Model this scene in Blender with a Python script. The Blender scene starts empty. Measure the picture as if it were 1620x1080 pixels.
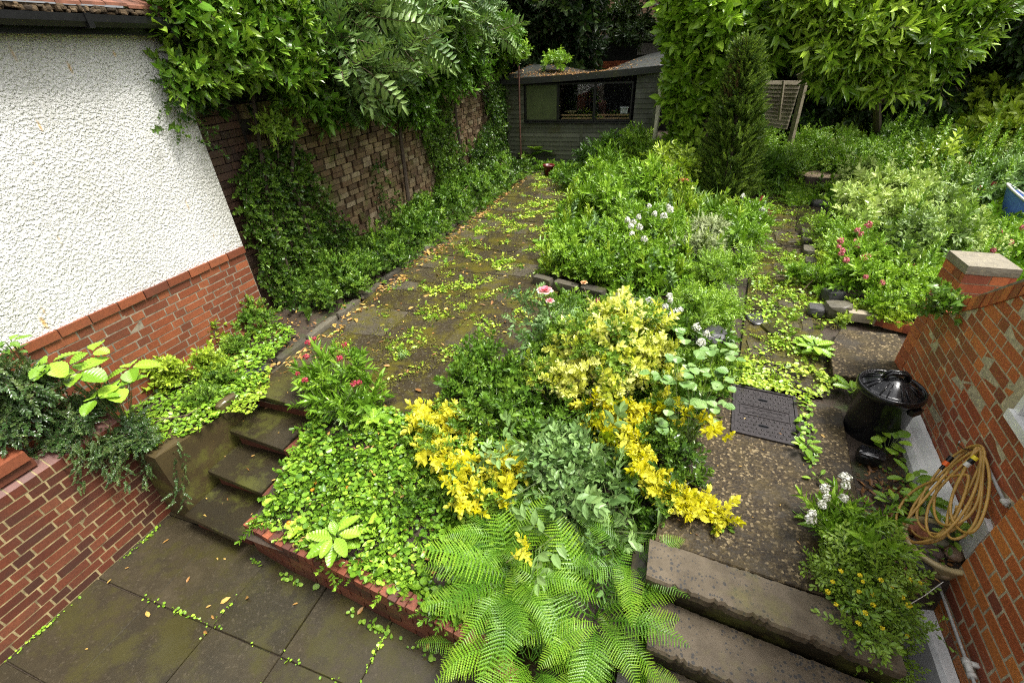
import bpy, math
import numpy as np
from mathutils import Matrix

# ------------------------------------------------------------------ camera
sc = bpy.context.scene
FPX = 715.0
CAMZ = 2.6
_down = np.array([52., -1118., -FPX]); _down /= np.linalg.norm(_down)
_d = np.array([290., 474., -FPX]); _d /= np.linalg.norm(_d)
_up = -_down
_Y = _d - _up * np.dot(_d, _up); _Y /= np.linalg.norm(_Y)
_X = np.cross(_Y, _up)
M3 = np.array([_X, _Y, _up])                    # camera space -> world
CAM = np.array([0., 0., CAMZ])
cd = bpy.data.cameras.new('camera'); cam = bpy.data.objects.new('camera', cd)
sc.collection.objects.link(cam); sc.camera = cam
cd.sensor_width = 36; cd.lens = FPX / 1620 * 36; cd.clip_start = .05; cd.clip_end = 500
mw = Matrix([list(M3[i]) + [CAM[i]] for i in range(3)] + [[0, 0, 0, 1]])
cam.matrix_world = mw

# ------------------------------------------------------------------ light
SUN_EL, SUN_AZ = 66., 82.       # azimuth measured from +Y towards +X
w = bpy.data.worlds.new('World'); sc.world = w; w.use_nodes = True
nt = w.node_tree; bg = nt.nodes['Background']; sky = nt.nodes.new('ShaderNodeTexSky')
sky.sky_type = 'NISHITA'; sky.sun_disc = False
sky.sun_elevation = math.radians(SUN_EL); sky.sun_rotation = math.radians(SUN_AZ)
sky.air_density = 1.0; sky.dust_density = 6.0; sky.ozone_density = 0.6
hsv = nt.nodes.new('ShaderNodeHueSaturation'); hsv.inputs['Saturation'].default_value = .12      # cloud-grey sky
nt.links.new(sky.outputs[0], hsv.inputs['Color']); nt.links.new(hsv.outputs[0], bg.inputs[0]); bg.inputs[1].default_value = 0.11
sl = bpy.data.lights.new('sun', 'SUN'); so = bpy.data.objects.new('sun', sl); sc.collection.objects.link(so)
sl.energy = 2.2; sl.angle = math.radians(16); sl.color = (1, .965, .9)
el, az = math.radians(SUN_EL), math.radians(SUN_AZ)
sd = np.array([math.sin(az) * math.cos(el), math.cos(az) * math.cos(el), math.sin(el)])
from mathutils import Vector
so.rotation_euler = Vector(-sd).to_track_quat('-Z', 'Y').to_euler()
sc.view_settings.view_transform = 'Standard'; sc.view_settings.look = 'None'
sc.view_settings.exposure = 1.38; sc.view_settings.gamma = 1
sc.view_settings.use_curve_mapping = False
sc.cycles.pixel_filter_type = 'BLACKMAN_HARRIS'; sc.cycles.filter_width = 1.15
sc.cycles.use_denoising = False
sc.cycles.max_bounces = 6; sc.cycles.diffuse_bounces = 2; sc.cycles.transmission_bounces = 4
sc.cycles.transparent_max_bounces = 4

rng = np.random.default_rng(11)
U_ = rng.uniform
col = sc.collection

# ------------------------------------------------------------------ places
def ray(px, py): return M3 @ np.array([px - 810., 540. - py, -FPX])
def at(px, py, z=0.):
    r = ray(px, py); return CAM + r * ((z - CAMZ) / r[2])
def atx(px, py, x):
    r = ray(px, py); return CAM + r * (x / r[0])
def aty(px, py, y):
    r = ray(px, py); return CAM + r * (y / r[1])
def depth(p): return -(M3.T @ (np.asarray(p) - CAM))[2]
def onpl(px, py, p0, n):
    r = ray(px, py); n = np.asarray(n, float)
    return CAM + r * (np.dot(np.asarray(p0) - CAM, n) / np.dot(r, n))
def blob(px, py, r, g=0., k=.8, asp=(1, 1, 1)):
    z = g + .2
    for _ in range(12):
        p = at(px, py, z); R = r * depth(p) / FPX; z = .5 * z + .5 * (g + k * R * asp[2])
    p = at(px, py, z); R = r * depth(p) / FPX
    return (p, np.array(asp) * R)

# ------------------------------------------------------------------ mesh buffer
class MB:
    def __init__(s): s.V = []; s.L = []; s.T = []; s.t = []; s.m = []; s.n = 0
    def arr(s, V, L, T, t, m):
        s.V.append(np.asarray(V, float)); s.L.append(np.asarray(L) + s.n); s.T.append(np.asarray(T))
        s.t.append(np.broadcast_to(np.asarray(t, float), (len(V),))); s.m.append(np.broadcast_to(np.asarray(m), (len(T),)))
        s.n += len(V)
    def add(s, V, F, t=.5, m=0):
        s.arr(V, [i for f in F for i in f], [len(f) for f in F], t, m)
    def tpl(s): return (np.concatenate(s.V), np.concatenate(s.L), np.concatenate(s.T), np.concatenate(s.t), np.concatenate(s.m))
    def data(s, name, mats, smooth=False):
        V, L, T, t, m = s.tpl()
        me = bpy.data.meshes.new(name)
        me.vertices.add(len(V)); me.vertices.foreach_set('co', V.astype(np.float32).ravel())
        me.loops.add(len(L)); me.loops.foreach_set('vertex_index', L.astype(np.int32))
        me.polygons.add(len(T)); st = np.concatenate([[0], np.cumsum(T)[:-1]]).astype(np.int32)
        me.polygons.foreach_set('loop_start', st)
        me.polygons.foreach_set('material_index', m.astype(np.int32))
        me.polygons.foreach_set('use_smooth', np.full(len(T), bool(smooth)))
        a = me.attributes.new('tint', 'FLOAT', 'POINT'); a.data.foreach_set('value', t.astype(np.float32))
        me.update(calc_edges=True)
        for mm in (mats if isinstance(mats, (list, tuple)) else [mats]): me.materials.append(mm)
        return me
    def obj(s, name, mats, parent=None, smooth=False):
        o = bpy.data.objects.new(name, s.data(name, mats, smooth)); col.objects.link(o)
        if parent is not None: setpar(o, parent)
        return o
def setpar(o, p):
    o.parent = p
    if p.parent is None: o.matrix_parent_inverse = Matrix.Translation(-p.location)
def thing(name, label, cat, loc, group=None):
    o = bpy.data.objects.new(name, None); col.objects.link(o); o.location = [float(v) for v in loc]; o.empty_display_size = .1
    return tag(o, label, cat, group)
def tag(o, label, cat, group=None, kind=None):
    o['label'] = label; o['category'] = cat
    if group: o['group'] = group
    if kind: o['kind'] = kind
    return o
def struct(o): o['kind'] = 'structure'; return o
def copy_tree(o, parent=None):
    c = o.copy(); col.objects.link(c)
    if parent is not None: c.parent = parent
    for ch in list(o.children): copy_tree(ch, c)
    return c

BF = [(0, 3, 2, 1), (4, 5, 6, 7), (0, 1, 5, 4), (1, 2, 6, 5), (2, 3, 7, 6), (3, 0, 4, 7)]
def hexa(mb, b, t, tint=.5, m=0):      # b, t: 4 corners each (ccw from above)
    mb.add(np.array(list(b) + list(t)), BF, tint, m)
def box(mb, x0, x1, y0, y1, z0, z1, tint=.5, m=0, j=0.):
    V = np.array([(x0, y0, z0), (x1, y0, z0), (x1, y1, z0), (x0, y1, z0), (x0, y0, z1), (x1, y0, z1), (x1, y1, z1), (x0, y1, z1)], float)
    if j: V += U_(-j, j, V.shape)
    mb.add(V, BF, tint, m)
def rotz(a): c, s = math.cos(a), math.sin(a); return np.array([[c, -s, 0], [s, c, 0], [0, 0, 1]])
def rbox(mb, c, s, a=0., tint=.5, m=0, R=None):
    V = np.array([(-1, -1, -1), (1, -1, -1), (1, 1, -1), (-1, 1, -1), (-1, -1, 1), (1, -1, 1), (1, 1, 1), (-1, 1, 1)], float) * np.array(s) / 2
    mb.add(V @ (rotz(a) if R is None else R).T + np.array(c), BF, tint, m)
def prism(mb, poly, z0, z1, tint=.5, m=0, bev=0.):
    poly = np.asarray(poly, float); n = len(poly)
    rings = [(poly, z0), (poly, z1)]
    if bev:
        c = poly.mean(0); dd = c - poly; L = np.linalg.norm(dd, axis=1, keepdims=True)
        rings = [(poly, z0), (poly, z1 - bev), (poly + dd / L * bev, z1)]
    V = np.concatenate([np.column_stack([p, np.full(n, z)]) for p, z in rings])
    F = [tuple(range(n))[::-1], tuple(range((len(rings) - 1) * n, len(rings) * n))]
    for k in range(len(rings) - 1):
        F += [(k * n + i, k * n + (i + 1) % n, (k + 1) * n + (i + 1) % n, (k + 1) * n + i) for i in range(n)]
    mb.add(V, F, tint, m)
def tube(mb, pts, rad, n=8, tint=.5, m=0, closed=False):
    pts = np.asarray(pts, float); K = len(pts); rad = np.broadcast_to(rad, (K,))
    if closed: T = np.roll(pts, -1, 0) - np.roll(pts, 1, 0)
    else: T = np.gradient(pts, axis=0)
    T /= np.linalg.norm(T, axis=1, keepdims=True) + 1e-9
    up = np.array([0, 0, 1.]) if abs(T[0][2]) < .9 else np.array([1., 0, 0])
    A = []
    a = np.cross(T[0], up); a /= np.linalg.norm(a)
    for k in range(K):
        a = a - T[k] * np.dot(a, T[k]); a /= np.linalg.norm(a) + 1e-9; A.append(a)
    A = np.array(A); B = np.cross(T, A); th = np.arange(n) * 2 * np.pi / n
    V = (pts[:, None] + rad[:, None, None] * (A[:, None] * np.cos(th)[None, :, None] + B[:, None] * np.sin(th)[None, :, None])).reshape(-1, 3)
    F = []
    for k in range(K if closed else K - 1):
        q = (k + 1) % K
        F += [(k * n + i, k * n + (i + 1) % n, q * n + (i + 1) % n, q * n + i) for i in range(n)]
    if not closed: F += [tuple(range(n))[::-1], tuple(range((K - 1) * n, K * n))]
    mb.add(V, F, tint, m)
def lathe(mb, prof, c, n=32, tint=.5, m=0, cap=True):
    V = []; F = []
    for r, z in prof:
        for i in range(n):
            a = 2 * math.pi * i / n; V.append((c[0] + r * math.cos(a), c[1] + r * math.sin(a), c[2] + z))
    for k in range(len(prof) - 1):
        F += [(k * n + i, k * n + (i + 1) % n, (k + 1) * n + (i + 1) % n, (k + 1) * n + i) for i in range(n)]
    if cap: F += [tuple(range(n))[::-1], tuple(range((len(prof) - 1) * n, len(prof) * n))]
    mb.add(np.array(V), F, tint, m)
_ico = None
def rock(mb, c, s, rough=.18, tint=.5, m=0, a=0., sub=1, box_=0.5):
    # a stone: subdivided cube pushed between box and ball with noise
    n = 4 + 2 * sub; g = np.linspace(-1, 1, n); V = []; F = []; idx = {}
    def vid(p):
        k = tuple(np.round(p, 5))
        if k not in idx: idx[k] = len(V); V.append(k)
        return idx[k]
    for ax in range(3):
        for sg in (-1, 1):
            for i in range(n - 1):
                for j in range(n - 1):
                    q = []
                    for (a_, b_) in ((i, j), (i + 1, j), (i + 1, j + 1), (i, j + 1)):
                        p = [0, 0, 0]; p[ax] = sg; p[(ax + 1) % 3] = g[a_]; p[(ax + 2) % 3] = g[b_]; q.append(vid(p))
                    F.append(tuple(q) if sg > 0 else tuple(q[::-1]))
    V = np.array(V); L = np.linalg.norm(V, axis=1, keepdims=True)
    V = V * (box_ + (1 - box_) / L * 1.15)
    for _ in range(7):
        d = rng.normal(size=3); d /= np.linalg.norm(d); V += (rough * U_(-1, .6)) * np.clip(V @ d - U_(.1, .5), 0, 1)[:, None] * d
    V += rng.normal(size=V.shape) * rough * .08
    V = V * np.array(s) / 2
    mb.add(V @ rotz(a).T + np.array(c), F, tint, m)

# ------------------------------------------------------------------ materials
def N(nt, t, **kw):
    n = nt.nodes.new(t)
    for k, v in kw.items(): setattr(n, k, v)
    return n
def newmat(name):
    m = bpy.data.materials.new(name); m.use_nodes = True
    return m, m.node_tree, m.node_tree.nodes['Principled BSDF']
def ramp(nt, stops, src=None, interp='LINEAR'):
    r = N(nt, 'ShaderNodeValToRGB'); e = r.color_ramp.elements; r.color_ramp.interpolation = interp
    while len(e) < len(stops): e.new(.5)
    for i, (p, c) in enumerate(stops):
        e[i].position = p; e[i].color = (c[0], c[1], c[2], 1) if not np.isscalar(c) else (c, c, c, 1)
    if src is not None: nt.links.new(src, r.inputs[0])
    return r
def coords(nt, scale=1., obj=False):
    g = N(nt, 'ShaderNodeNewGeometry'); mp = N(nt, 'ShaderNodeMapping'); nt.links.new(g.outputs['Position'], mp.inputs[0])
    mp.inputs['Scale'].default_value = (scale,) * 3 if np.isscalar(scale) else scale
    return mp.outputs[0]
def noise(nt, sc_, det=4, rough=.6, co=None):
    n = N(nt, 'ShaderNodeTexNoise'); n.inputs['Scale'].default_value = sc_; n.inputs['Detail'].default_value = det; n.inputs['Roughness'].default_value = rough
    nt.links.new(co if co is not None else coords(nt), n.inputs['Vector']); return n.outputs['Fac']
def mixc(nt, fac, a, b, mode='MIX'):
    m = N(nt, 'ShaderNodeMix', data_type='RGBA', blend_type=mode)
    for s, v in ((m.inputs[0], fac), (m.inputs[6], a), (m.inputs[7], b)):
        if hasattr(v, 'node'): nt.links.new(v, s)
        elif np.isscalar(v): s.default_value = v
        else: s.default_value = (*v, 1)
    return m.outputs[2]
def math_(nt, op, a, b=None, clamp=False):
    m = N(nt, 'ShaderNodeMath', operation=op, use_clamp=clamp)
    for s, v in ((m.inputs[0], a), (m.inputs[1], b)):
        if v is None: continue
        if hasattr(v, 'node'): nt.links.new(v, s)
        else: s.default_value = v
    return m.outputs[0]
def bump(nt, p, h, strength=.4, dist=.01, prev=None):
    b = N(nt, 'ShaderNodeBump'); b.inputs['Strength'].default_value = strength; b.inputs['Distance'].default_value = dist
    nt.links.new(h, b.inputs['Height'])
    if prev is not None: nt.links.new(prev, b.inputs['Normal'])
    nt.links.new(b.outputs[0], p.inputs['Normal']); return b.outputs[0]
def tint(nt):
    a = N(nt, 'ShaderNodeAttribute'); a.attribute_name = 'tint'; return a.outputs['Fac']

def leafmat(name, c1, c2, c3, rough=.33, trans=.18, edge=None):
    m, nt, p = newmat(name)
    c1, c2, c3 = [(c[0] * .98, c[1] * .86, c[2] * 1.0) if c[1] > c[0] * 1.5 else c for c in (c1, c2, c3)]
    r = ramp(nt, [(.0, c1), (.5, c2), (1., c3)], tint(nt))
    nz = noise(nt, 60, 2, .5)
    c = mixc(nt, math_(nt, 'MULTIPLY', nz, .22), r.outputs[0], [v * .55 for v in c2])
    nt.links.new(c, p.inputs['Base Color']); p.inputs['Roughness'].default_value = rough
    p.inputs['Specular IOR Level'].default_value = .5
    t = N(nt, 'ShaderNodeBsdfTranslucent'); c2_ = mixc(nt, 1., c, (1.1, 1.15, .6), 'MULTIPLY'); nt.links.new(c2_, t.inputs[0])
    mx = N(nt, 'ShaderNodeMixShader'); mx.inputs[0].default_value = trans
    out = [n for n in nt.nodes if n.type == 'OUTPUT_MATERIAL'][0]
    nt.links.new(p.outputs[0], mx.inputs[1]); nt.links.new(t.outputs[0], mx.inputs[2]); nt.links.new(mx.outputs[0], out.inputs[0])
    return m
def flat(name, c, rough=.5, metal=0., nscale=20, var=.25, bmp=0., spec=.5):
    m, nt, p = newmat(name)
    nz = noise(nt, nscale, 4)
    r = ramp(nt, [(.3, [v * (1 - var) for v in c]), (.7, [min(1, v * (1 + var)) for v in c])], nz)
    nt.links.new(r.outputs[0], p.inputs['Base Color']); p.inputs['Roughness'].default_value = rough; p.inputs['Metallic'].default_value = metal
    p.inputs['Specular IOR Level'].default_value = spec
    if bmp: bump(nt, p, nz, bmp, .005)
    return m
def tintmat(name, stops, rough=.6, n1=25, dark=.5, bmp=.4, moss=None, mossamt=.5, lichen=None, spec=.4):
    """surface whose pieces differ (tint), weathered with noise, optionally mossy or with lichen"""
    m, nt, p = newmat(name)
    r = ramp(nt, stops, tint(nt)); nz = noise(nt, n1, 6, .7); nb = noise(nt, 3.1, 5, .65)
    c = mixc(nt, ramp(nt, [(.38, 0.), (.72, dark)], nz).outputs[0], r.outputs[0], [v * .35 for v in stops[len(stops) // 2][1]])
    c = mixc(nt, ramp(nt, [(.4, 0.), (.7, .55)], nb).outputs[0], c, [v * .5 for v in stops[0][1]])
    if lichen is not None:
        nl = noise(nt, 38, 6, .75); c = mixc(nt, ramp(nt, [(.56, 0.), (.66, .6)], nl).outputs[0], c, lichen)
    if moss is not None:
        nm = noise(nt, 2.6, 8, .75); lo = .62 - .25 * mossamt
        c = mixc(nt, ramp(nt, [(lo, 0.), (lo + .12, .85)], nm).outputs[0], c, moss)
    nt.links.new(c, p.inputs['Base Color'])
    rr = ramp(nt, [(.35, max(.12, rough - .25)), (.65, rough)], nb); nt.links.new(rr.outputs[0], p.inputs['Roughness'])
    p.inputs['Specular IOR Level'].default_value = spec
    if bmp: bump(nt, p, nz, bmp, .006)
    return m

G = {}
def lm(k, *a, **kw): G[k] = leafmat('foliage_' + k, *a, **kw)
lm('ivy_dark', (.018, .048, .008), (.045, .12, .014), (.16, .32, .03), rough=.27)
lm('climber', (.05, .14, .012), (.12, .30, .022), (.30, .50, .05), rough=.27)
lm('rowan', (.05, .12, .03), (.10, .22, .045), (.22, .38, .08), rough=.4)
lm('fresh', (.07, .20, .012), (.20, .42, .025), (.42, .62, .06), rough=.33)
lm('mid', (.04, .12, .010), (.11, .26, .020), (.27, .47, .045), rough=.33)
lm('grey', (.07, .17, .04), (.15, .31, .075), (.32, .48, .15), rough=.42)
lm('lime', (.16, .32, .02), (.36, .56, .035), (.58, .72, .09), rough=.36)
lm('gold', (.20, .34, .01), (.78, .70, .015), (.92, .88, .14), rough=.33, trans=.38)
lm('cream', (.07, .20, .015), (.74, .76, .09), (.90, .90, .36), rough=.35, trans=.35)
lm('fern', (.07, .22, .012), (.19, .44, .02), (.42, .68, .05), rough=.40, trans=.3)
lm('conifer', (.045, .11, .012), (.11, .21, .02), (.27, .38, .045), rough=.5, trans=.22)
lm('pale', (.12, .24, .04), (.34, .48, .10), (.58, .68, .22), rough=.4)
lm('soft', (.07, .19, .035), (.17, .36, .075), (.32, .52, .15), rough=.4)
lm('conifer_brown', (.12, .06, .02), (.20, .13, .04), (.18, .22, .05), rough=.7, trans=.1)
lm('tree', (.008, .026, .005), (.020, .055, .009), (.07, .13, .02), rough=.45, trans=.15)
lm('cotoneaster', (.022, .06, .014), (.05, .12, .025), (.16, .25, .06), rough=.22, trans=.15)
lm('laurel', (.05, .14, .01), (.15, .32, .022), (.42, .58, .06), rough=.25)
lm('variegated', (.16, .25, .08), (.38, .45, .2), (.68, .70, .45), rough=.45)
lm('litter', (.10, .045, .015), (.28, .13, .035), (.50, .33, .08), rough=.5, trans=.1)
lm('white', (.65, .65, .55), (.78, .78, .72), (.85, .85, .8), rough=.6)
lm('pink', (.42, .05, .09), (.62, .13, .17), (.75, .35, .36), rough=.6)
lm('red', (.25, .015, .03), (.42, .03, .06), (.6, .1, .13), rough=.6)
lm('yellowfl', (.80, .58, .01), (.90, .74, .01), (.92, .85, .06), rough=.5)
lm('orangefl', (.8, .2, .01), (.85, .32, .02), (.9, .5, .05), rough=.5)
lm('berry', (.18, .11, .03), (.32, .20, .06), (.45, .32, .12), rough=.6)
STEM = flat('stem_green', (.10, .14, .04), .5)
WOOD = flat('bark', (.055, .038, .024), .8, bmp=.6, nscale=30)
WOODL = flat('twig_brown', (.12, .08, .05), .7)
SOIL = tintmat('soil', [(0, (.030, .020, .012)), (1, (.07, .048, .03))], rough=.75, n1=40, bmp=1., moss=(.04, .07, .012), mossamt=.35)
# rough flat slabs
PATIO = tintmat('wet_patio_slab', [(0, (.028, .023, .012)), (.5, (.040, .032, .018)), (1, (.058, .047, .028))], rough=.38, n1=11, dark=.45, bmp=.25, moss=(.040, .036, .010), mossamt=.6, lichen=(.085, .07, .045), spec=.5)
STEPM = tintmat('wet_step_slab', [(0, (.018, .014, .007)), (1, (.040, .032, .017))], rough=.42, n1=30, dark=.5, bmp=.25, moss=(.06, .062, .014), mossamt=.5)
FLAG = tintmat('mossy_flagstone', [(0, (.038, .028, .014)), (.5, (.062, .050, .030)), (1, (.11, .095, .07))], rough=.42, n1=22, dark=.7, bmp=.6, moss=(.085, .075, .010), mossamt=.55, lichen=(.20, .19, .14))
CONC = tintmat('concrete_cheek', [(0, (.055, .040, .016)), (1, (.085, .062, .027))], rough=.55, n1=9, dark=.4, bmp=.2, moss=(.10, .10, .02), mossamt=.5)
STONE = tintmat('york_stone', [(0, (.06, .055, .042)), (.5, (.10, .088, .065)), (1, (.15, .135, .10))], rough=.5, n1=30, dark=.55, bmp=.5, moss=(.06, .07, .015), mossamt=.25)
SLATE = tintmat('slate_stone', [(0, (.04, .04, .042)), (1, (.10, .095, .09))], rough=.4, n1=20, dark=.5, bmp=.6)

def aggregate():
    m, nt, p = newmat('exposed_aggregate')
    v = N(nt, 'ShaderNodeTexVoronoi'); v.inputs['Scale'].default_value = 68; nt.links.new(coords(nt), v.inputs['Vector'])
    hs = N(nt, 'ShaderNodeSeparateColor'); nt.links.new(v.outputs['Color'], hs.inputs[0])
    peb = ramp(nt, [(0, (.018, .012, .006)), (.5, (.036, .025, .011)), (.84, (.065, .046, .020)), (.97, (.21, .16, .085))], hs.outputs[0])
    nb = noise(nt, 2.2, 6, .65)
    worn = ramp(nt, [(.52, 0.), (.60, .9)], nb)
    c = mixc(nt, worn.outputs[0], peb.outputs[0], (.040, .033, .024))
    nm = noise(nt, 2.9, 5, .7)
    c = mixc(nt, ramp(nt, [(.5, 0.), (.7, .75)], nm).outputs[0], c, (.07, .05, .016))
    nt.links.new(c, p.inputs['Base Color']); p.inputs['Roughness'].default_value = .62; p.inputs['Specular IOR Level'].default_value = .25
    bump(nt, p, v.outputs['Distance'], .5, .006); return m
AGG = aggregate()
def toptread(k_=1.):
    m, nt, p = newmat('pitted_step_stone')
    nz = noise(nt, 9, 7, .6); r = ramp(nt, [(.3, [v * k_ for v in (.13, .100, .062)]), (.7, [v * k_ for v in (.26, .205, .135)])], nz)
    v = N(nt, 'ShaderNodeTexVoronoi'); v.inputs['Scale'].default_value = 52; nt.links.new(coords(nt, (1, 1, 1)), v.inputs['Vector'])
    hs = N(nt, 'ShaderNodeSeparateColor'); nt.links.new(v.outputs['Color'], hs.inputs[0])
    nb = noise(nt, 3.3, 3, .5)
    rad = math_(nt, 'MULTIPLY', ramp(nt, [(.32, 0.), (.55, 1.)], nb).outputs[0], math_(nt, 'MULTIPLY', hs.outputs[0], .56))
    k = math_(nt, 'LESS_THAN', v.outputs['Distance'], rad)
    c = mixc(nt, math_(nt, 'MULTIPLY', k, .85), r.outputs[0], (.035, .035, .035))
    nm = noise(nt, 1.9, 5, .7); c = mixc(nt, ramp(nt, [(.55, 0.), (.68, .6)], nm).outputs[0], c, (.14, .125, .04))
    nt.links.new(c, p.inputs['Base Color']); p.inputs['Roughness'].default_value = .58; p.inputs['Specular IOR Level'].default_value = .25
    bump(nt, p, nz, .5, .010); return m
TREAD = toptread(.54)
def brickmat(name, stops, damp=.3, efflo=.0):
    m, nt, p = newmat(name)
    r = ramp(nt, stops, tint(nt)); nz = noise(nt, 70, 6, .75); nb = noise(nt, 3.6, 7, .72)
    c = mixc(nt, ramp(nt, [(.45, 0.), (.7, .55)], nz).outputs[0], r.outputs[0], [v * .35 for v in stops[1][1]])
    c = mixc(nt, ramp(nt, [(.42, 0.), (.7, damp)], nb).outputs[0], c, (.05, .035, .025))
    if efflo:
        ne = noise(nt, 7, 8, .8); c = mixc(nt, ramp(nt, [(.64, 0.), (.74, efflo)], ne).outputs[0], c, (.55, .5, .45))
    nt.links.new(c, p.inputs['Base Color']); p.inputs['Roughness'].default_value = .55
    bump(nt, p, nz, .45, .004); return m
BR_RED = brickmat('red_brick', [(0, (.26, .075, .042)), (.3, (.40, .095, .038)), (.65, (.52, .13, .048)), (1, (.62, .18, .055))], .3, .22)
BR_NEAR = brickmat('warm_brick', [(0, (.20, .065, .045)), (.25, (.38, .095, .034)), (.65, (.52, .145, .04)), (1, (.64, .23, .05))], .15, 0.)
BR_LOW = brickmat('damp_brick', [(0, (.06, .020, .012)), (.35, (.12, .030, .014)), (.7, (.16, .042, .018)), (1, (.20, .065, .03))], .45)
BR_BAND = brickmat('plinth_brick', [(0, (.14, .040, .020)), (.5, (.24, .064, .025)), (1, (.30, .09, .036))], .4)
BR_DARK = brickmat('sooty_brick', [(0, (.03, .016, .010)), (.4, (.06, .030, .018)), (1, (.10, .05, .03))], .5)
BR_EDGE = brickmat('edging_brick', [(0, (.09, .03, .02)), (.4, (.19, .05, .025)), (1, (.30, .085, .035))], .55)
BR_OLD = tintmat('old_brick', [(0, (.08, .046, .026)), (.35, (.17, .10, .055)), (.7, (.28, .20, .11)), (1, (.38, .30, .19))], rough=.7, n1=30, dark=.6, bmp=.6, moss=(.08, .085, .02), mossamt=.4, lichen=(.2, .18, .12))
MORT = flat('mortar_pale', (.44, .38, .25), .8, nscale=30, var=.35, bmp=.5)
MORT_D = flat('mortar_damp', (.27, .21, .10), .8, nscale=14, var=.5, bmp=.5)
MORT_G = flat('mortar_grey', (.20, .17, .12), .8, nscale=18, var=.5, bmp=.5)
MORT_OLD = flat('mortar_dark', (.03, .025, .018), .9, nscale=18, var=.5)
WHITE = tintmat('white_paint', [(0, (.70, .70, .67)), (1, (.88, .88, .86))], rough=.5, n1=12, dark=.12, bmp=.15, spec=.4)
BLACKP = flat('black_plastic', (.006, .006, .007), .22, nscale=8, var=.3)
BLACKG = flat('gutter_black', (.008, .008, .008), .3)
def rain_plastic():
    m, nt, p = newmat('wet_black_plastic')
    p.inputs['Base Color'].default_value = (.006, .006, .007, 1); p.inputs['Roughness'].default_value = .2
    v = N(nt, 'ShaderNodeTexVoronoi'); v.inputs['Scale'].default_value = 130; nt.links.new(coords(nt), v.inputs['Vector'])
    r = ramp(nt, [(.12, 1.), (.3, 0.)], v.outputs['Distance']); bump(nt, p, r.outputs[0], .5, .003); return m
WETP = rain_plastic()
IRON = flat('cast_iron', (.042, .036, .036), .36, metal=.35, nscale=40, var=.4, bmp=.3)
HOSEM = flat('hose_ochre', (.46, .27, .062), .4, nscale=15, var=.18)
SHEDM = tintmat('shed_boards', [(0, (.075, .082, .05)), (.5, (.10, .108, .068)), (1, (.14, .145, .10))], rough=.65, n1=20, dark=.3, bmp=.3, moss=(.055, .055, .016), mossamt=.45)
FELT = tintmat('roof_felt', [(0, (.025, .027, .023)), (1, (.042, .045, .038))], rough=.55, n1=60, dark=.4, bmp=.4, moss=(.05, .05, .02), mossamt=.35)
PANELG = flat('green_board', (.065, .085, .028), .55, nscale=5, var=.25)
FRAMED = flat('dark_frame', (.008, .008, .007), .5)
PINE = flat('pine_batten', (.34, .20, .09), .6)
TIMB = tintmat('weathered_timber', [(0, (.24, .20, .14)), (1, (.40, .34, .24))], rough=.7, n1=18, dark=.5, bmp=.5, moss=(.10, .11, .03), mossamt=.4)
RUST = flat('rusty_steel', (.075, .030, .018), .6, nscale=25, var=.5, bmp=.4)
TERR = flat('terracotta', (.30, .11, .05), .7, nscale=12, var=.3)
CREAMP = flat('cream_glaze', (.42, .34, .17), .4, nscale=12, var=.25)
PVC = flat('white_pvc', (.62, .61, .56), .4, nscale=30, var=.1)
CONDUIT = flat('grey_conduit', (.36, .36, .34), .45, nscale=40, var=.2)
BLUEP = flat('blue_plastic', (.10, .20, .62), .4, nscale=10, var=.15)
TILE = flat('roof_tile', (.17, .065, .035), .7, nscale=12, var=.5, bmp=.6)
MOSSM = tintmat('dry_moss', [(0, (.03, .02, .01)), (1, (.14, .09, .04))], rough=.9, n1=60, dark=.7, bmp=1.)
WOODTOP = flat('cut_wood', (.34, .25, .16), .7, nscale=8, var=.4, bmp=.3)
STEEL = flat('chrome_steel', (.5, .5, .5), .25, metal=1.)
ORANGEP = flat('orange_plastic', (.75, .12, .015), .4)
YELLOWP = flat('yellow_plastic', (.75, .6, .03), .4)
RENDER_FAR = flat('far_render', (.35, .22, .13), .8)
def glassmat(dark=True):
    m, nt, p = newmat('window_glass')
    p.inputs['Base Color'].default_value = (.9, .95, .93, 1); p.inputs['Roughness'].default_value = .02
    p.inputs['Transmission Weight'].default_value = 1.; p.inputs['IOR'].default_value = 1.3
    return m
GLASS = glassmat()
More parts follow.
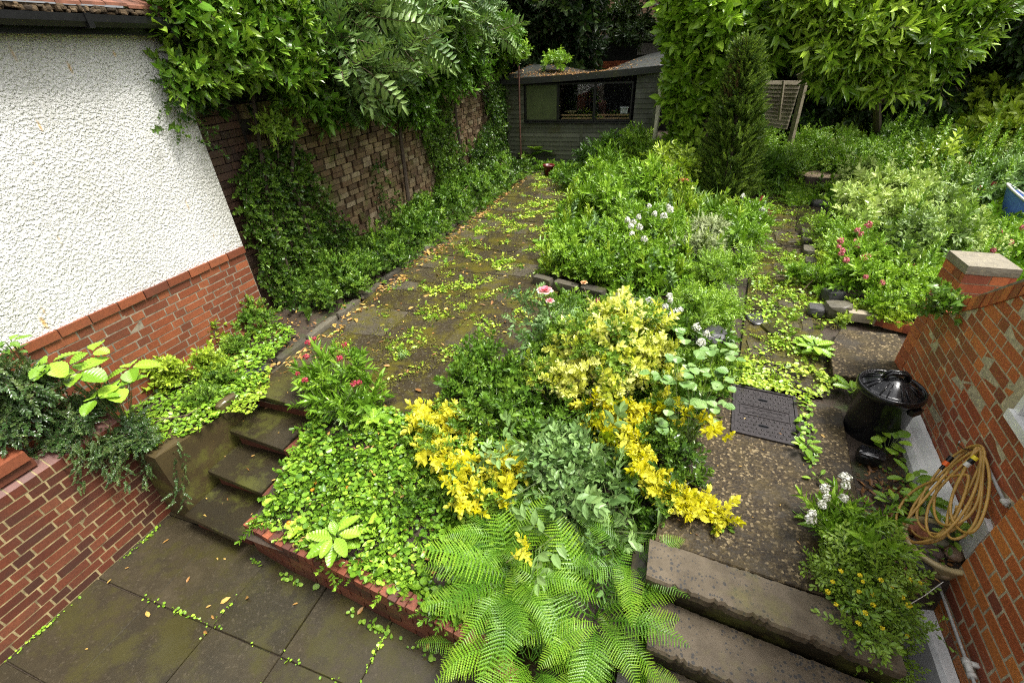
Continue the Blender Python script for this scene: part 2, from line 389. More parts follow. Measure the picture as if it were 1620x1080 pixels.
def pebbledash():
    m, nt, p = newmat('pebbledash')
    co = coords(nt); v = N(nt, 'ShaderNodeTexVoronoi'); v.inputs['Scale'].default_value = 52; nt.links.new(co, v.inputs['Vector'])
    v2 = N(nt, 'ShaderNodeTexVoronoi'); v2.inputs['Scale'].default_value = 210; nt.links.new(co, v2.inputs['Vector'])
    nz = noise(nt, 1.4, 5, .6)
    c = ramp(nt, [(.3, (.60, .595, .55)), (.7, (.75, .745, .71))], nz).outputs[0]
    # rust weeping from single stones: (point on wall, half width, length)
    for (y, z, wd, ln, s) in ((1.62, 1.12, .022, .16, .9), (1.66, 1.17, .012, .1, .6), (2.25, 2.34, .012, .10, .8), (2.98, 2.74, .016, .06, .7), (3.05, 1.58, .012, .14, .6), (2.62, 2.68, .016, .10, .7), (1.99, 1.60, .010, .10, .45), (3.18, 1.20, .010, .06, .5), (2.32, 2.78, .014, .12, .5), (2.1, 2.1, .008, .06, .4)):
        mp = N(nt, 'ShaderNodeMapping'); nt.links.new(co, mp.inputs[0])
        mp.inputs['Location'].default_value = (0, -y / wd, -(z - ln / 2) / (ln / 2)); mp.inputs['Scale'].default_value = (0, 1 / wd, 1 / (ln / 2))
        ln_ = N(nt, 'ShaderNodeVectorMath', operation='LENGTH'); nt.links.new(mp.outputs[0], ln_.inputs[0])
        k = math_(nt, 'MULTIPLY', ramp(nt, [(.2, s), (1.1, 0.)], math_(nt, 'MULTIPLY', ln_.outputs['Value'], math_(nt, 'ADD', noise(nt, 70, 3, .7), .5))).outputs[0], 1.)
        c = mixc(nt, k, c, (.62, .36, .09))
    # olive-brown mottling towards the corner edge
    sx = N(nt, 'ShaderNodeSeparateXYZ'); nt.links.new(co, sx.inputs[0])
    e = math_(nt, 'MULTIPLY', ramp(nt, [(.0, 0.), (1., .6)], math_(nt, 'MULTIPLY', math_(nt, 'SUBTRACT', sx.outputs[1], 3.15), 3.)).outputs[0], noise(nt, 5, 4, .6))
    c = mixc(nt, e, c, (.22, .2, .11))
    hs0 = N(nt, 'ShaderNodeSeparateColor'); nt.links.new(v.outputs['Color'], hs0.inputs[0]); dk = ramp(nt, [(.15, .6), (.30, 0.)], math_(nt, 'ADD', v.outputs['Distance'], math_(nt, 'MULTIPLY', hs0.outputs[0], .5))).outputs[0]; c = mixc(nt, math_(nt, 'MULTIPLY', dk, ramp(nt, [(.35, .3), (.6, 1.)], noise(nt, 3.5, 4, .6)).outputs[0]), c, (.20, .19, .16))  # pits darkened in the colour: painted shade of the relief, with some dirt
    c = mixc(nt, ramp(nt, [(.52, 0.), (.75, .35)], noise(nt, 1.1, 6, .7, coords(nt, (1, 2.2, .5)))).outputs[0], c, (.50, .48, .40))
    nt.links.new(c, p.inputs['Base Color']); p.inputs['Roughness'].default_value = .7
    hs = N(nt, 'ShaderNodeSeparateColor'); nt.links.new(v.outputs['Color'], hs.inputs[0])
    pit = ramp(nt, [(.16, 0.), (.42, 1.)], math_(nt, 'ADD', v.outputs['Distance'], math_(nt, 'MULTIPLY', hs.outputs[0], .45)))
    lumps_ = ramp(nt, [(.38, 0.), (.60, 1.)], noise(nt, 44, 3, .55))
    h = math_(nt, 'ADD', math_(nt, 'MULTIPLY', pit.outputs[0], .6), math_(nt, 'MULTIPLY', lumps_.outputs[0], .38))
    bump(nt, p, h, 1., .020); return m
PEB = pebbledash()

# ------------------------------------------------------------------ bricks
def brickwall(mb, O, U, Nn, L, z0, z1, bond='flemish', bh=.075, bl=.225, dep=.09, keep=None, jit=.003, gap=.009, top_stretch=False, tintf=None):
    U = np.array([U[0], U[1], 0.]); Nn = np.array([Nn[0], Nn[1], 0.]); O = np.array([O[0], O[1], 0.])
    nz = int(round((z1 - z0) / bh)); bh = (z1 - z0) / nz
    for r in range(nz):
        za, zb = z0 + r * bh + gap / 2, z0 + (r + 1) * bh - gap / 2
        if bond == 'flemish': seq = [bl, bl / 2]; off = (r % 2) * bl * .75
        elif bond == 'english': seq = [bl] if r % 4 else [bl / 2]; off = (r % 2) * bl / 2 + (bl / 4 if r % 4 == 0 else 0)
        else: seq = [bl]; off = (r % 2) * bl / 2
        u = -off - U_(0, .004); k = r
        while u < L:
            w_ = seq[k % len(seq)]; k += 1
            a, b = max(u + gap / 2, 0), min(u + w_ - gap / 2, L); u += w_
            if b - a < .02: continue
            if keep is not None and not keep((a + b) / 2, (za + zb) / 2): continue
            f = U_(-jit, jit); q = []
            for (uu, zz) in ((a, za), (b, za), (b, zb), (a, zb)):
                q.append((uu + U_(-.0015, .0015), zz + U_(-.0015, .0015)))
            fr = [O + U * uu + Nn * (f + U_(-.001, .001)) + np.array([0, 0, zz]) for uu, zz in q]
            bk = [O + U * uu - Nn * dep + np.array([0, 0, zz]) for uu, zz in q]
            t = tintf() if tintf else U_(0, 1)
            mb.add(np.array(bk + fr), BF if np.dot(np.cross(U, [0, 0, 1]), Nn) > 0 else [f_[::-1] for f_ in BF], t)
def slabuz(mb, O, U, Nn, poly, f0, f1, tint_=.5, m=0):
    """polygon in (u,z) on a wall plane, extruded from f0 to f1 along the normal"""
    U = np.array([U[0], U[1], 0.]); Nn = np.array([Nn[0], Nn[1], 0.]); O = np.array([O[0], O[1], 0.]); n = len(poly)
    A = [O + U * u + Nn * f0 + np.array([0, 0, z]) for u, z in poly]; B = [O + U * u + Nn * f1 + np.array([0, 0, z]) for u, z in poly]
    F = [tuple(range(n))[::-1], tuple(range(n, 2 * n))] + [(i, (i + 1) % n, n + (i + 1) % n, n + i) for i in range(n)]
    mb.add(np.array(A + B), F, tint_, m)

# ------------------------------------------------------------------ the built setting
def sheet(name, x0, x1, y0, y1, step, hf, mat, hole=None):
    nx = max(2, int((x1 - x0) / step) + 1); ny = max(2, int((y1 - y0) / step) + 1)
    X, Y = np.meshgrid(np.linspace(x0, x1, nx), np.linspace(y0, y1, ny)); Z = hf(X, Y) + np.zeros_like(X)
    V = np.column_stack([X.ravel(), Y.ravel(), Z.ravel()]); F = []
    for j in range(ny - 1):
        for i in range(nx - 1):
            a = j * nx + i; F.append((a, a + 1, a + nx + 1, a + nx))
    mb = MB(); mb.add(V, F, .5); return struct(mb.obj(name, mat, smooth=True))
def lump(X, Y, s=1., f=1.):
    return s * (np.sin(X * 3.1 * f + 1.3) * np.sin(Y * 2.7 * f) + .5 * np.sin(X * 7.3 * f) * np.sin(Y * 6.1 * f + 2.) + .3 * np.sin(X * 17 * f + Y * 13 * f))
PATIO_Z = -.75
def h_soil(X, Y): return -.05 + lump(X, Y, .008) + .08 * np.clip((-3.62 - X) * 4, 0, 1) + .06 * np.clip((X - 2.4) * 3, 0, 1) * np.clip((Y - 4.5) * 2, 0, 1)
def h_front(X, Y): return -.46 + .40 * np.clip((Y - 1.35) / .95, 0, 1) + lump(X, Y, .01)
sheet('ground', -60, 60, 1.0, 110, 2.0, lambda X, Y: -.9 + 0 * X, SOIL)
sheet('garden_soil', -4.6, 14, 2.3, 34, .11, h_soil, SOIL)
sheet('soil_bank', -2.76, .22, 1.30, 2.36, .05, h_front, SOIL)
sheet('soil_bed', -4.34, -3.90, -1.5, 2.4, .06, lambda X, Y: .05 + lump(X, Y, .012), SOIL)
sheet('soil_bed', -3.90, -3.56, 1.5, 2.4, .05, lambda X, Y: .0 + .05 * np.clip((-3.7 - X) * 3, 0, 1) + lump(X, Y, .012), SOIL)
sheet('soil_strip', 1.0, 2.6, .6, 2.36, .05, lambda X, Y: -.06 + lump(X, Y, .012) - .72 * np.maximum(np.clip((2.17 - Y) * 9, 0, 1) * np.clip((X - 1.50 + .15 * (Y < 1.8)) * 14, 0, 1), np.clip((1.78 - Y) * 5, 0, 1)), SOIL)
# patio: separate slabs with open joints over a mossy base
mb = MB()
for i in range(-1, 9):
    for j in range(-3, 3):
        x0 = -3.87 + i * .605; y0 = .80 + .605 * (j - 0) - .605 * 0
        if j == 1: y1 = y0 + .605
        g = .0035
        V = [(x0 + g, y0 + g), (x0 + .605 - g, y0 + g), (x0 + .605 - g, y0 + .605 - g), (x0 + g, y0 + .605 - g)]
        V = [(a + U_(-.003, .003), b + U_(-.003, .003)) for a, b in V]
        prism(mb, V, PATIO_Z - .06, PATIO_Z + U_(-.003, .003), U_(0, 1), 0, .005)
box(mb, -4, 3, -2.0, 2.6, PATIO_Z - .09, PATIO_Z - .018, .3, 1)
struct(mb.obj('patio_paving', [PATIO, SOIL]))

def jitter_rows(x0f, x1f, y0, y1, wmin, wmax, dmin, dmax, g=.012):
    """irregular rows of flagstones between two edge functions"""
    polys = []; y = y0
    while y < y1:
        d = U_(dmin, dmax); ya, yb = y, min(y + d, y1 + .2); y += d
        x = x0f(ya); X1 = x1f(ya); s0 = U_(-.04, .04)
        while x < X1 - .06:
            w_ = U_(wmin, wmax); xb = min(x + w_, X1)
            if X1 - xb < wmin * .5: xb = X1
            s1 = U_(-.04, .04)
            P = [(x + g, ya + g), ((x + xb) / 2, ya + g + U_(-.008, .008)), (xb - g, ya + g), (xb + s1 - g, yb - g), ((x + xb) / 2, yb - g + U_(-.008, .008)), (x + s0 + g, yb - g)]
            polys.append([(a + U_(-.028, .028), b + U_(-.028, .028)) for a, b in P]); x = xb; s0 = s1
    return polys
mb = MB()
for P in jitter_rows(lambda y: -3.55, lambda y: -1.25 if y > 5 else (-1.75 if y < 3.2 else -1.5), 2.44, 11.6, .30, .85, .26, .66, .02):
    if rng.random() < .07: continue
    if np.mean([p[0] for p in P]) > -2.0 and np.mean([p[1] for p in P]) > 7.6: continue
    prism(mb, P, -.06, U_(-.006, .004), U_(0, 1), 0, .006)
struct(mb.obj('flagstone_path', FLAG))
mb = MB()
def rp0(y): return 0.85 + (y - 3.75) * .13
def rp1(y): return 1.45 + (y - 3.75) * .17
for P in jitter_rows(rp0, rp1, 3.75, 10.4, .2, .45, .16, .42, .02):
    if rng.random() < .18: continue
    prism(mb, P, -.06, U_(-.006, .004), U_(0, .8), 0, .006)
struct(mb.obj('side_path', FLAG))
mb = MB(); mb.add(np.array([(-3.57, 2.45, -.012), (-1.3, 2.45, -.012), (-1.2, 5.3, -.012), (-2.0, 8, -.012), (-2.0, 11.6, -.012), (-3.57, 11.6, -.012)]), [(0, 1, 2, 3, 4, 5)], .1)
mb.add(np.array([(.8, 3.7, -.012), (1.5, 3.7, -.012), (2.6, 10.4, -.012), (1.65, 10.4, -.012)]), [(0, 1, 2, 3)], .1); struct(mb.obj('path_bed', FLAG))
# concrete pads
mb = MB()
prism(mb, [(.20, 1.87), (1.18, 1.80), (1.42, 2.2), (1.50, 2.9), (1.58, 3.55), (1.28, 3.66), (1.27, 3.62), (.70, 3.66), (.45, 3.5), (.30, 2.8)], -.07, 0.0, .5, 0, .008)
struct(mb.obj('concrete_pad', AGG))
a = [at(1312, 548, .05)[:2], at(1318, 592, .05)[:2], at(1425, 605, .05)[:2], at(1440, 560, .05)[:2], at(1420, 528, .05)[:2], at(1330, 520, .05)[:2]]
mb = MB(); prism(mb, a, -.04, .05, .6, 0, .008); struct(mb.obj('concrete_slab_path', AGG))
mb = MB()
prism(mb, [at(px, py, .0)[:2] for px, py in ((1258, 366), (1262, 325), (1332, 330), (1336, 372), (1300, 380))], -.05, .02, .15, 0, .01)
prism(mb, [at(px, py, .0)[:2] for px, py in ((1190, 478), (1240, 486), (1242, 530), (1222, 532), (1188, 500))], -.05, .012, .2, 0, .01)
struct(mb.obj('wet_flagstone', STEPM))

# ---- white house on the left
HX = -4.30
house = thing('rendered_house', 'white pebbledashed house wall with red brick base and black gutter', 'house', (HX, 1, 0))
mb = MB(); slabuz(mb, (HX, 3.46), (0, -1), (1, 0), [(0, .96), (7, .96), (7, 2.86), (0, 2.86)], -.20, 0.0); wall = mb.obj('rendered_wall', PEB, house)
plinth = MB(); brickwall(plinth, (HX + .004, 3.44), (0, -1), (1, 0), 5.2, .0 - .08, .885, 'flemish', keep=None, jit=.0012, gap=.012); 
b_ = plinth.obj('brick_plinth', BR_BAND, house)
mb = MB(); slabuz(mb, (HX, 3.445), (0, -1), (1, 0), [(0, -.8), (7, -.8), (7, .955), (0, .955)], -.20, .0022); mb.obj('mortar', MORT_G, b_)
mb = MB(); brickwall(mb, (HX + .022, 3.45), (0, -1), (1, 0), 5.2, .887, .965, 'stretcher'); 
mb.obj('brick_ledge', BR_BAND, house)
mb = MB(); box(mb, HX - .2, HX + .12, -3, 3.55, 2.83, 2.99, .5); mb.obj('fascia', BLACKG, house)
mb = MB(); pr = [(.0, .0), (.10, 0), (.115, .03), (.115, .075), (.10, .075), (.095, .04), (.0, .04)]
V = np.array([(HX + .11 + a, y, 2.87 + b) for y in (-3, 3.62) for a, b in pr]); n = len(pr)
mb.add(V, [tuple(range(n)), tuple(range(n, 2 * n))[::-1]] + [(i, (i + 1) % n, n + (i + 1) % n, n + i) for i in range(n)])
for yy in (1.6, 2.75): box(mb, HX + .105, HX + .235, yy - .02, yy + .02, 2.862, 2.95)
gut = mb.obj('gutter', BLACKG, house)
mb = MB(); tube(mb, [(HX + .16, 3.40, 2.90), (HX + .15, 3.44, 2.80), (HX + .02, 3.60, 2.66), (HX + .02, 3.62, 2.4)], .034, 12); mb.obj('downpipe', BLACKP, house, True)
mb = MB(); box(mb, HX - .02, HX + .17, -3, 3.6, 2.965, 2.995, .5)
for k in range(420):
    y = U_(-1.5, 3.6); rock(mb, (HX + .17 + U_(-.01, .02), y, 2.975 + U_(-.022, .01)), (U_(.02, .05), U_(.02, .06), U_(.015, .04)), .3, U_(0, 1), 0, U_(0, 6), 0)
mb.obj('mossy_eave', MOSSM, house)
mb = MB()
for k in range(42):
    y = -3 + k * .165
    for r in range(6):
        x1 = HX + .19 - r * .24; z = 3.0 + r * .10; t = U_(0, 1); dz = U_(-.006, .006)
        yo = (r % 2) * .08
        mb.add(np.array([(x1 - .27, y + yo, z + .115 + dz), (x1, y + yo, z + dz), (x1, y + .16 + yo, z + dz), (x1 - .27, y + .16 + yo, z + .115 + dz),
                         (x1 - .27, y + yo, z + .13 + dz), (x1, y + yo, z + .02 + dz), (x1, y + .16 + yo, z + .02 + dz), (x1 - .27, y + .16 + yo, z + .13 + dz)]), BF, t)
mb.obj('roof', TILE, house)

# ---- boundary wall (old brick with projecting headers)
BX = -4.55
bw = thing('boundary_wall', 'old brown brick boundary wall with staggered projecting bricks, half covered in ivy', 'wall', (BX, 8, 0))
mb = MB(); bh = .0725; r = 0
for row in range(15):
    z = .0 + row * .15
    off = (row % 2) * .12 + U_(-.01, .01); y = 4.2 + off
    while y < 12.0:
        wd = .200 + U_(-.010, .008)
        pr_ = .045 + U_(-.009, .009)
        for k in range(2):
            box(mb, BX - .02, BX + pr_ + U_(-.006, .006), y, y + wd, z + k * bh + .004, z + (k + 1) * bh - .002, U_(0, 1), 0, .004)
        y += .24
mb.obj('projecting_brickwork', BR_OLD, bw)
mb = MB(); box(mb, BX - .22, BX - .012, 3.5, 12.05, -.3, 2.26, .3); mb.obj('wall_core', MORT_OLD, bw)
mb = MB(); brickwall(mb, (BX + .02, 4.14), (0, -1), (1, 0), .62, -.1, 2.25, 'flemish', jit=.006); mb.obj('end_pier', BR_DARK, bw)
mb = MB(); box(mb, BX - .26, BX + .07, 4.3, 12.1, 2.262, 2.31, .4, 0, .01); mb.obj('coping', SLATE, bw)

# ---- patio wall at the left with its rounded coping
PX = -3.85
pw = thing('patio_wall', 'low red brick patio wall with canted brick coping beside the sunken patio', 'wall', (PX, 0, PATIO_Z))
mb = MB(); brickwall(mb, (PX, 1.50), (0, -1), (1, 0), 3.2, PATIO_Z, .22, 'flemish', jit=.0012, gap=.012); mb.obj('brickwork', BR_LOW, pw)
mb = MB(); slabuz(mb, (PX, 1.5), (0, -1), (1, 0), [(0, PATIO_Z - .1), (3.2, PATIO_Z - .1), (3.2, .218), (0, .218)], -.15, -.0018); mb.obj('mortar', MORT_D, pw)
mb = MB(); 
for k in range(38):
    y1 = 1.50 - k * .082; y0 = y1 - .072; t = U_(.2, 1)
    pf = [(-.0, .228), (.0 + U_(-.002, .002), .292), (-.085, .365), (-.22, .365), (-.22, .228)]
    V = np.array([(PX + a, yy, z) for yy in (y0, y1) for a, z in pf]); n = 5
    mb.add(V, [tuple(range(n)), tuple(range(n, 2 * n))[::-1]] + [(i, n + i, n + (i + 1) % n, (i + 1) % n) for i in range(n)], t)
cop = mb.obj('coping', BR_LOW, pw)
mb = MB(); pf = [(-.003, .2201), (-.003, .290), (-.087, .362), (-.215, .362), (-.215, .2201)]; V = np.array([(PX + a, yy, z) for yy in (-1.7, 1.498) for a, z in pf]); n = 5
mb.add(V, [tuple(range(n)), tuple(range(n, 2 * n))[::-1]] + [(i, n + i, n + (i + 1) % n, (i + 1) % n) for i in range(n)]); mb.obj('mortar', MORT_D, cop)
pp = thing('brick_pier', 'short brick pier with bright orange brick on top at the left edge', 'pier', (PX - .12, .72, .33))
mb = MB(); brickwall(mb, (PX - .02, .98), (0, -1), (1, 0), .5, .336, .41, 'stretcher', dep=.11)
rbox(mb, (PX - .1, .73, .45), (.20, .46, .075), 0., .6); mb.obj('brickwork', BR_BAND, pp)

# ---- concrete cheek by the steps
ck = MB()
P = [(-3.83, 1.43), (-3.53, 1.42), (-3.53, 2.35), (-3.70, 2.35), (-3.72, 1.75), (-3.83, 1.55)]
V = np.array([(x, y, PATIO_Z - .05) for x, y in P] + [(x, y, (.045 if y < 1.8 else -.08)) for x, y in P]); n = 6
ck.add(V, [tuple(range(n))[::-1], tuple(range(n, 2 * n))] + [(i, (i + 1) % n, n + (i + 1) % n, n + i) for i in range(n)])
rock(ck, (-3.555, 2.12, -.02), (.09, .22, .2), .12, .6)
tag(ck.obj('retaining_wall', CONC), 'brown mossy concrete retaining wall between hanging shrub and garden steps', 'retaining wall')

# ---- garden steps
st = thing('garden_steps', 'four dark wet stone garden steps climbing from patio to mossy path', 'steps', (-3.2, 1.4, PATIO_Z))
tr = [(-3.50, -2.87, 1.36, 1.76, -.56), (-3.50, -2.86, 1.68, 2.08, -.37), (-3.50, -2.86, 2.00, 2.44, -.185), (-3.52, -2.62, 2.32, 2.80, .006)]
for k, (x0, x1, y0, y1, z) in enumerate(tr):
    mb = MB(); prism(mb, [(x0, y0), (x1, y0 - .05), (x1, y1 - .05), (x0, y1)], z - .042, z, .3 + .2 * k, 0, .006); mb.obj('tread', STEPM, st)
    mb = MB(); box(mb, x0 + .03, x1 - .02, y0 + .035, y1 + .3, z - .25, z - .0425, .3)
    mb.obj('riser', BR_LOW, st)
for (y, z) in ((1.75, -.42), (2.08, -.235), (2.4, -.05)):
    mb = MB()
    for k in range(2):
        rbox(mb, (-2.80, y + k * .16 - .05, z), (.10, .15, .065), U_(-.1, .1), U_(.3, .8))
    mb.obj('side_bricks', BR_LOW, st)
# kerb stones by the top step
def stone(name, px, py, z, s, a, mat, label, cat='stone', group=None, rough=.15, t=None, sub=1, box_=.6):
    p = at(px, py, z); mb = MB(); rock(mb, (p[0], p[1], z), s, rough, U_(0, 1) if t is None else t, 0, a, sub, box_)
    o = mb.obj(name, mat); tag(o, label, cat, group); return o
stone('flat_stone', 400, 590, .02, (.30, .14, .09), 1.0, SLATE, 'dark grey slab of stone at the top left of the garden steps')

# ---- brick edging of the sunken bed
ed = thing('brick_edging', 'low curved edging of wet red bricks round the planted bank', 'edging', (-2, 1.25, PATIO_Z))
pts = [(-2.80, 1.36), (-2.40, 1.30), (-1.90, 1.265), (-1.45, 1.215), (-1.04, 1.17), (-.85, 1.14), (-.66, 1.09), (-.50, 1.0)]
pts = np.array(pts); seg = np.concatenate([[0], np.cumsum(np.linalg.norm(np.diff(pts, axis=0), axis=1))])
def along(s): return np.array([np.interp(s, seg, pts[:, 0]), np.interp(s, seg, pts[:, 1])])
mb = MB(); mt = MB(); s = 0
while s < seg[-1] - .04:
    c = along(s + .036); t_ = along(s + .07) - along(s + .001); a = math.atan2(t_[1], t_[0]); nn = np.array([-math.sin(a), math.cos(a)])
    c2 = c + nn * .055
    rbox(mb, (c2[0], c2[1], -.437 + U_(-.003, .003)), (.064, .098 + U_(-.006, .006), .066), a, U_(0, 1)); s += .0735
mb.obj('header_bricks', BR_EDGE, ed)
mb = MB()
for k in range(4):
    z0 = PATIO_Z + k * .07; s = -(k % 2) * .11
    while s < seg[-1]:
        s0, s1 = max(s, 0) + .004, min(s + .22, seg[-1]) - .004; s += .225
        if s1 - s0 < .03: continue
        A, B_ = along(s0), along(s1); t_ = B_ - A; t_ /= np.linalg.norm(t_); nn = np.array([-t_[1], t_[0]])
        b = [(*(A + nn * .01), z0 + .004), (*(B_ + nn * .01), z0 + .004), (*(B_ + nn * .1), z0 + .004), (*(A + nn * .1), z0 + .004)]
        hexa(mb, b, [(x, y, z0 + .067) for x, y, _ in b], U_(0, 1))
mb.obj('lower_bricks', BR_LOW, ed)

# ---- long stone steps on the right
def longstep(name, x0, x1, yb0, yb1, yf0, yf1, z, th, label, t, und=True):
    root = thing(name, label, 'step', ((x0 + x1) / 2, (yb0 + yf0) / 2, z - th))
    n = 70; V = []; F = []
    for i in range(n + 1):
        f = i / n; x = x0 + (x1 - x0) * f; yf = yf0 + (yf1 - yf0) * f + U_(-.003, .003) + (.014 if rng.random() < .12 else 0); yb = yb0 + (yb1 - yb0) * f + U_(-.004, .004)
        V += [(x, yf + .012, z - th), (x, yf, z - .018), (x, yf + .012, z), (x, (yf + yb) / 2, z), (x, yb, z), (x, yb, z - th)]
    for i in range(n):
        for k in range(6):
            F.append((i * 6 + k, i * 6 + (k + 1) % 6, (i + 1) * 6 + (k + 1) % 6, (i + 1) * 6 + k))
    F += [tuple(range(6))[::-1], tuple(range(n * 6, n * 6 + 6))]
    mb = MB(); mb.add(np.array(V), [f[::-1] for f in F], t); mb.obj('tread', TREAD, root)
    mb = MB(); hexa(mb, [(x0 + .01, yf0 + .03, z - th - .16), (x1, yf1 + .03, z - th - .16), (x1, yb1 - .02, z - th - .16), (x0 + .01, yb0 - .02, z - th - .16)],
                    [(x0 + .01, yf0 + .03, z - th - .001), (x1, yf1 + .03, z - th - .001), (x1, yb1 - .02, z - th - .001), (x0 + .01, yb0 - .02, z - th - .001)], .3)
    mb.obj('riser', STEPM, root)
longstep('stone_step', .17, 1.40, 1.875, 1.755, 1.615, 1.50, .004, .085, 'top long pitted stone step below the gravelly concrete pad', .6)
longstep('stone_step', .22, 1.44, 1.63, 1.49, 1.335, 1.20, -.19, .085, 'middle long brown stone step between fern and yellow flowers', .4)
longstep('stone_step', .25, 1.48, 1.36, 1.22, 1.05, .92, -.385, .085, 'lowest long stone step at the bottom edge behind the fern', .4)
longstep('stone_step', .28, 1.52, 1.08, .94, .76, .64, -.58, .085, 'bottom stone step level with the patio right of the fern', .4)
mb = MB()
for k, (y, z) in enumerate(((1.74, -.13), (1.5, -.30), (1.25, -.45), (1.0, -.6))): box(mb, .09, .185, y - .16, y + .12, -.8, z, U_(0, .5), 0, .006)
tag(mb.obj('step_cheek', STEPM), 'dark stone cheek at the left end of the long steps', 'kerb')

# ---- garden wall on the right
d = ray(1200, 60); u1 = -d[:2] / np.hypot(d[0], d[1]); n1 = np.array([u1[1], -u1[0]]);  n1 = n1 if n1[0] < 0 else -n1
d = ray(1150, 60); u2 = -d[:2] / np.hypot(d[0], d[1]); n2 = np.array([u2[1], -u2[0]]);  n2 = n2 if n2[0] < 0 else -n2
F0 = np.array([2.14, 4.13]); n13 = np.array([n1[0], n1[1], 0]); n23 = np.array([n2[0], n2[1], 0])
def far(px, py): p = onpl(px, py, (*F0, 0), n13); return p
gw = thing('garden_wall', 'red brick garden wall with sloping brick coping behind the black dustbin', 'wall', (2.1, 3, 0))
def ctop(u): return .985 + (u - .40) * .66 + .12 * max(0, u - .55) ** 1.2
mb = MB(); brickwall(mb, F0, u1, n1, 3.0, .05, 2.75, 'flemish', bh=.0755, keep=lambda u, z: z < ctop(u) - .095 and not (1.40 < u < 1.9 and .72 < z < 1.62), jit=.0015, gap=.012)
bwk = mb.obj('brickwork', BR_RED, gw)
cp = [(u, ctop(u) - .075) for u in np.linspace(.0, 3.0, 14)]
mb = MB(); slabuz(mb, F0, u1, n1, [(0, -.1), (3.0, -.1), (3.0, .74), (0, .74)], -.1, -.0012)
slabuz(mb, F0, u1, n1, [(0, .74), (1.415, .74), (1.415, ctop(1.4) - .08), (.7, ctop(.7) - .08), (0, ctop(0) - .08)], -.1, -.0013)
slabuz(mb, F0, u1, n1, [(1.885, .74), (3., .74), (3., ctop(3) - .08), (1.885, ctop(1.885) - .08)], -.1, -.0013)
slabuz(mb, F0, u1, n1, [(1.415, 1.6), (1.885, 1.6), (1.885, ctop(1.885) - .08), (1.415, ctop(1.415) - .08)], -.1, -.0013)
mb.obj('mortar', MORT, gw)
mb = MB(); u = .36
while u < 3.0:
    z = ctop(u + .035); sl_ = .68; A = np.array([F0[0], F0[1], 0]) + np.array([u1[0], u1[1], 0]) * u
    q = [(u, ctop(u) - .085), (u + .066, ctop(u + .066) - .085), (u + .066, ctop(u + .066) + .02), (u, ctop(u) + .02)]
    slabuz(mb, F0, u1, n1, q, -.11, .012 + U_(-.002, .002), U_(0, 1)); u += .075
mb.obj('coping', BR_RED, gw)
mb = MB(); slabuz(mb, F0, u1, n1, [(.36, ctop(.36) - .078), (3, ctop(3) - .078), (3, ctop(3) + .012), (.36, ctop(.36) + .012)], -.1, .006); mb.obj('coping_mortar', MORT_G, gw)
mb = MB()
O3 = np.array([F0[0], F0[1], 0]); U3 = np.array([u1[0], u1[1], 0]); Z3 = np.array([0, 0, 1.])
prf = [(0, -.2), (.155, -.2), (.135, .0), (.105, .035), (.075, .045), (.03, .085), (.004, .095)]
K = 30; V = []
for i in range(K + 1):
    u = .42 + 1.24 * i / K
    V += [O3 + U3 * u + n13 * (a + U_(-.002, .002)) + Z3 * z for a, z in prf]
n = len(prf); Fc = []
for i in range(K): Fc += [(i * n + k, (i + 1) * n + k, (i + 1) * n + k + 1, i * n + k + 1) for k in range(n - 1)]
Fc += [tuple(range(n)), tuple(range(K * n, K * n + n))[::-1]]
mb.add(np.array(V), Fc, .8)
mb.obj('white_plinth', WHITE, gw)
# window
win = thing('window', 'white painted window corner in the brick wall at the right edge', 'window', (2.0, 2.5, .73))
def fr(u0, u1_, z0, z1, f0, f1, mb, t=.5): slabuz(mb, F0, u1, n1, [(u0, z0), (u1_, z0), (u1_, z1), (u0, z1)], f0, f1, t)
mb = MB(); fr(1.418, 1.88, .745, .80, -.06, .035, mb, .9); fr(1.418, 1.47, .802, 1.59, -.06, .012, mb, .9); fr(1.83, 1.88, .802, 1.59, -.06, .012, mb, .9); fr(1.472, 1.828, 1.54, 1.59, -.06, .012, mb, .9)
mb.obj('frame', WHITE, win)
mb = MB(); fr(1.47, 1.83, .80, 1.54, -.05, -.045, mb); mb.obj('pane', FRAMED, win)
# pillar
pil = thing('brick_pillar', 'square red brick pillar with pale stone cap at the end of the garden wall', 'pillar', (2.3, 4.25, 0))
mb = MB(); px0, px1, py0, py1, pz = 2.165, 2.475, 4.04, 4.36, 1.065
brickwall(mb, (px0, py1), (0, -1), (-1, 0), py1 - py0, 0, pz, 'flemish', bh=.0755, dep=.05, jit=.001, bl=.22)
brickwall(mb, (px0 + .002, py0), (1, 0), (0, -1), px1 - px0, 0, pz, 'flemish', bh=.0755, dep=.05, jit=.001, bl=.22)
brickwall(mb, (px1, py0), (0, 1), (1, 0), py1 - py0, 0, pz, 'flemish', bh=.0755, dep=.05, jit=.001, bl=.22)
mb.obj('brickwork', BR_RED, pil)
mb = MB(); box(mb, px0 + .006, px1 - .006, py0 + .006, py1 - .006, -.05, pz, .5); mb.obj('mortar', MORT, pil)
mb = MB(); rock(mb, ((px0 + px1) / 2, (py0 + py1) / 2, pz + .033), (px1 - px0 + .012, py1 - py0 + .012, .065), .02, .9, 0, 0, 3, .97)
mb.obj('cap', tintmat('pale_cap_stone', [(0, (.19, .165, .12)), (1, (.26, .23, .17))], rough=.7, n1=18, dark=.6, bmp=.5, lichen=(.42, .36, .2)), pil)

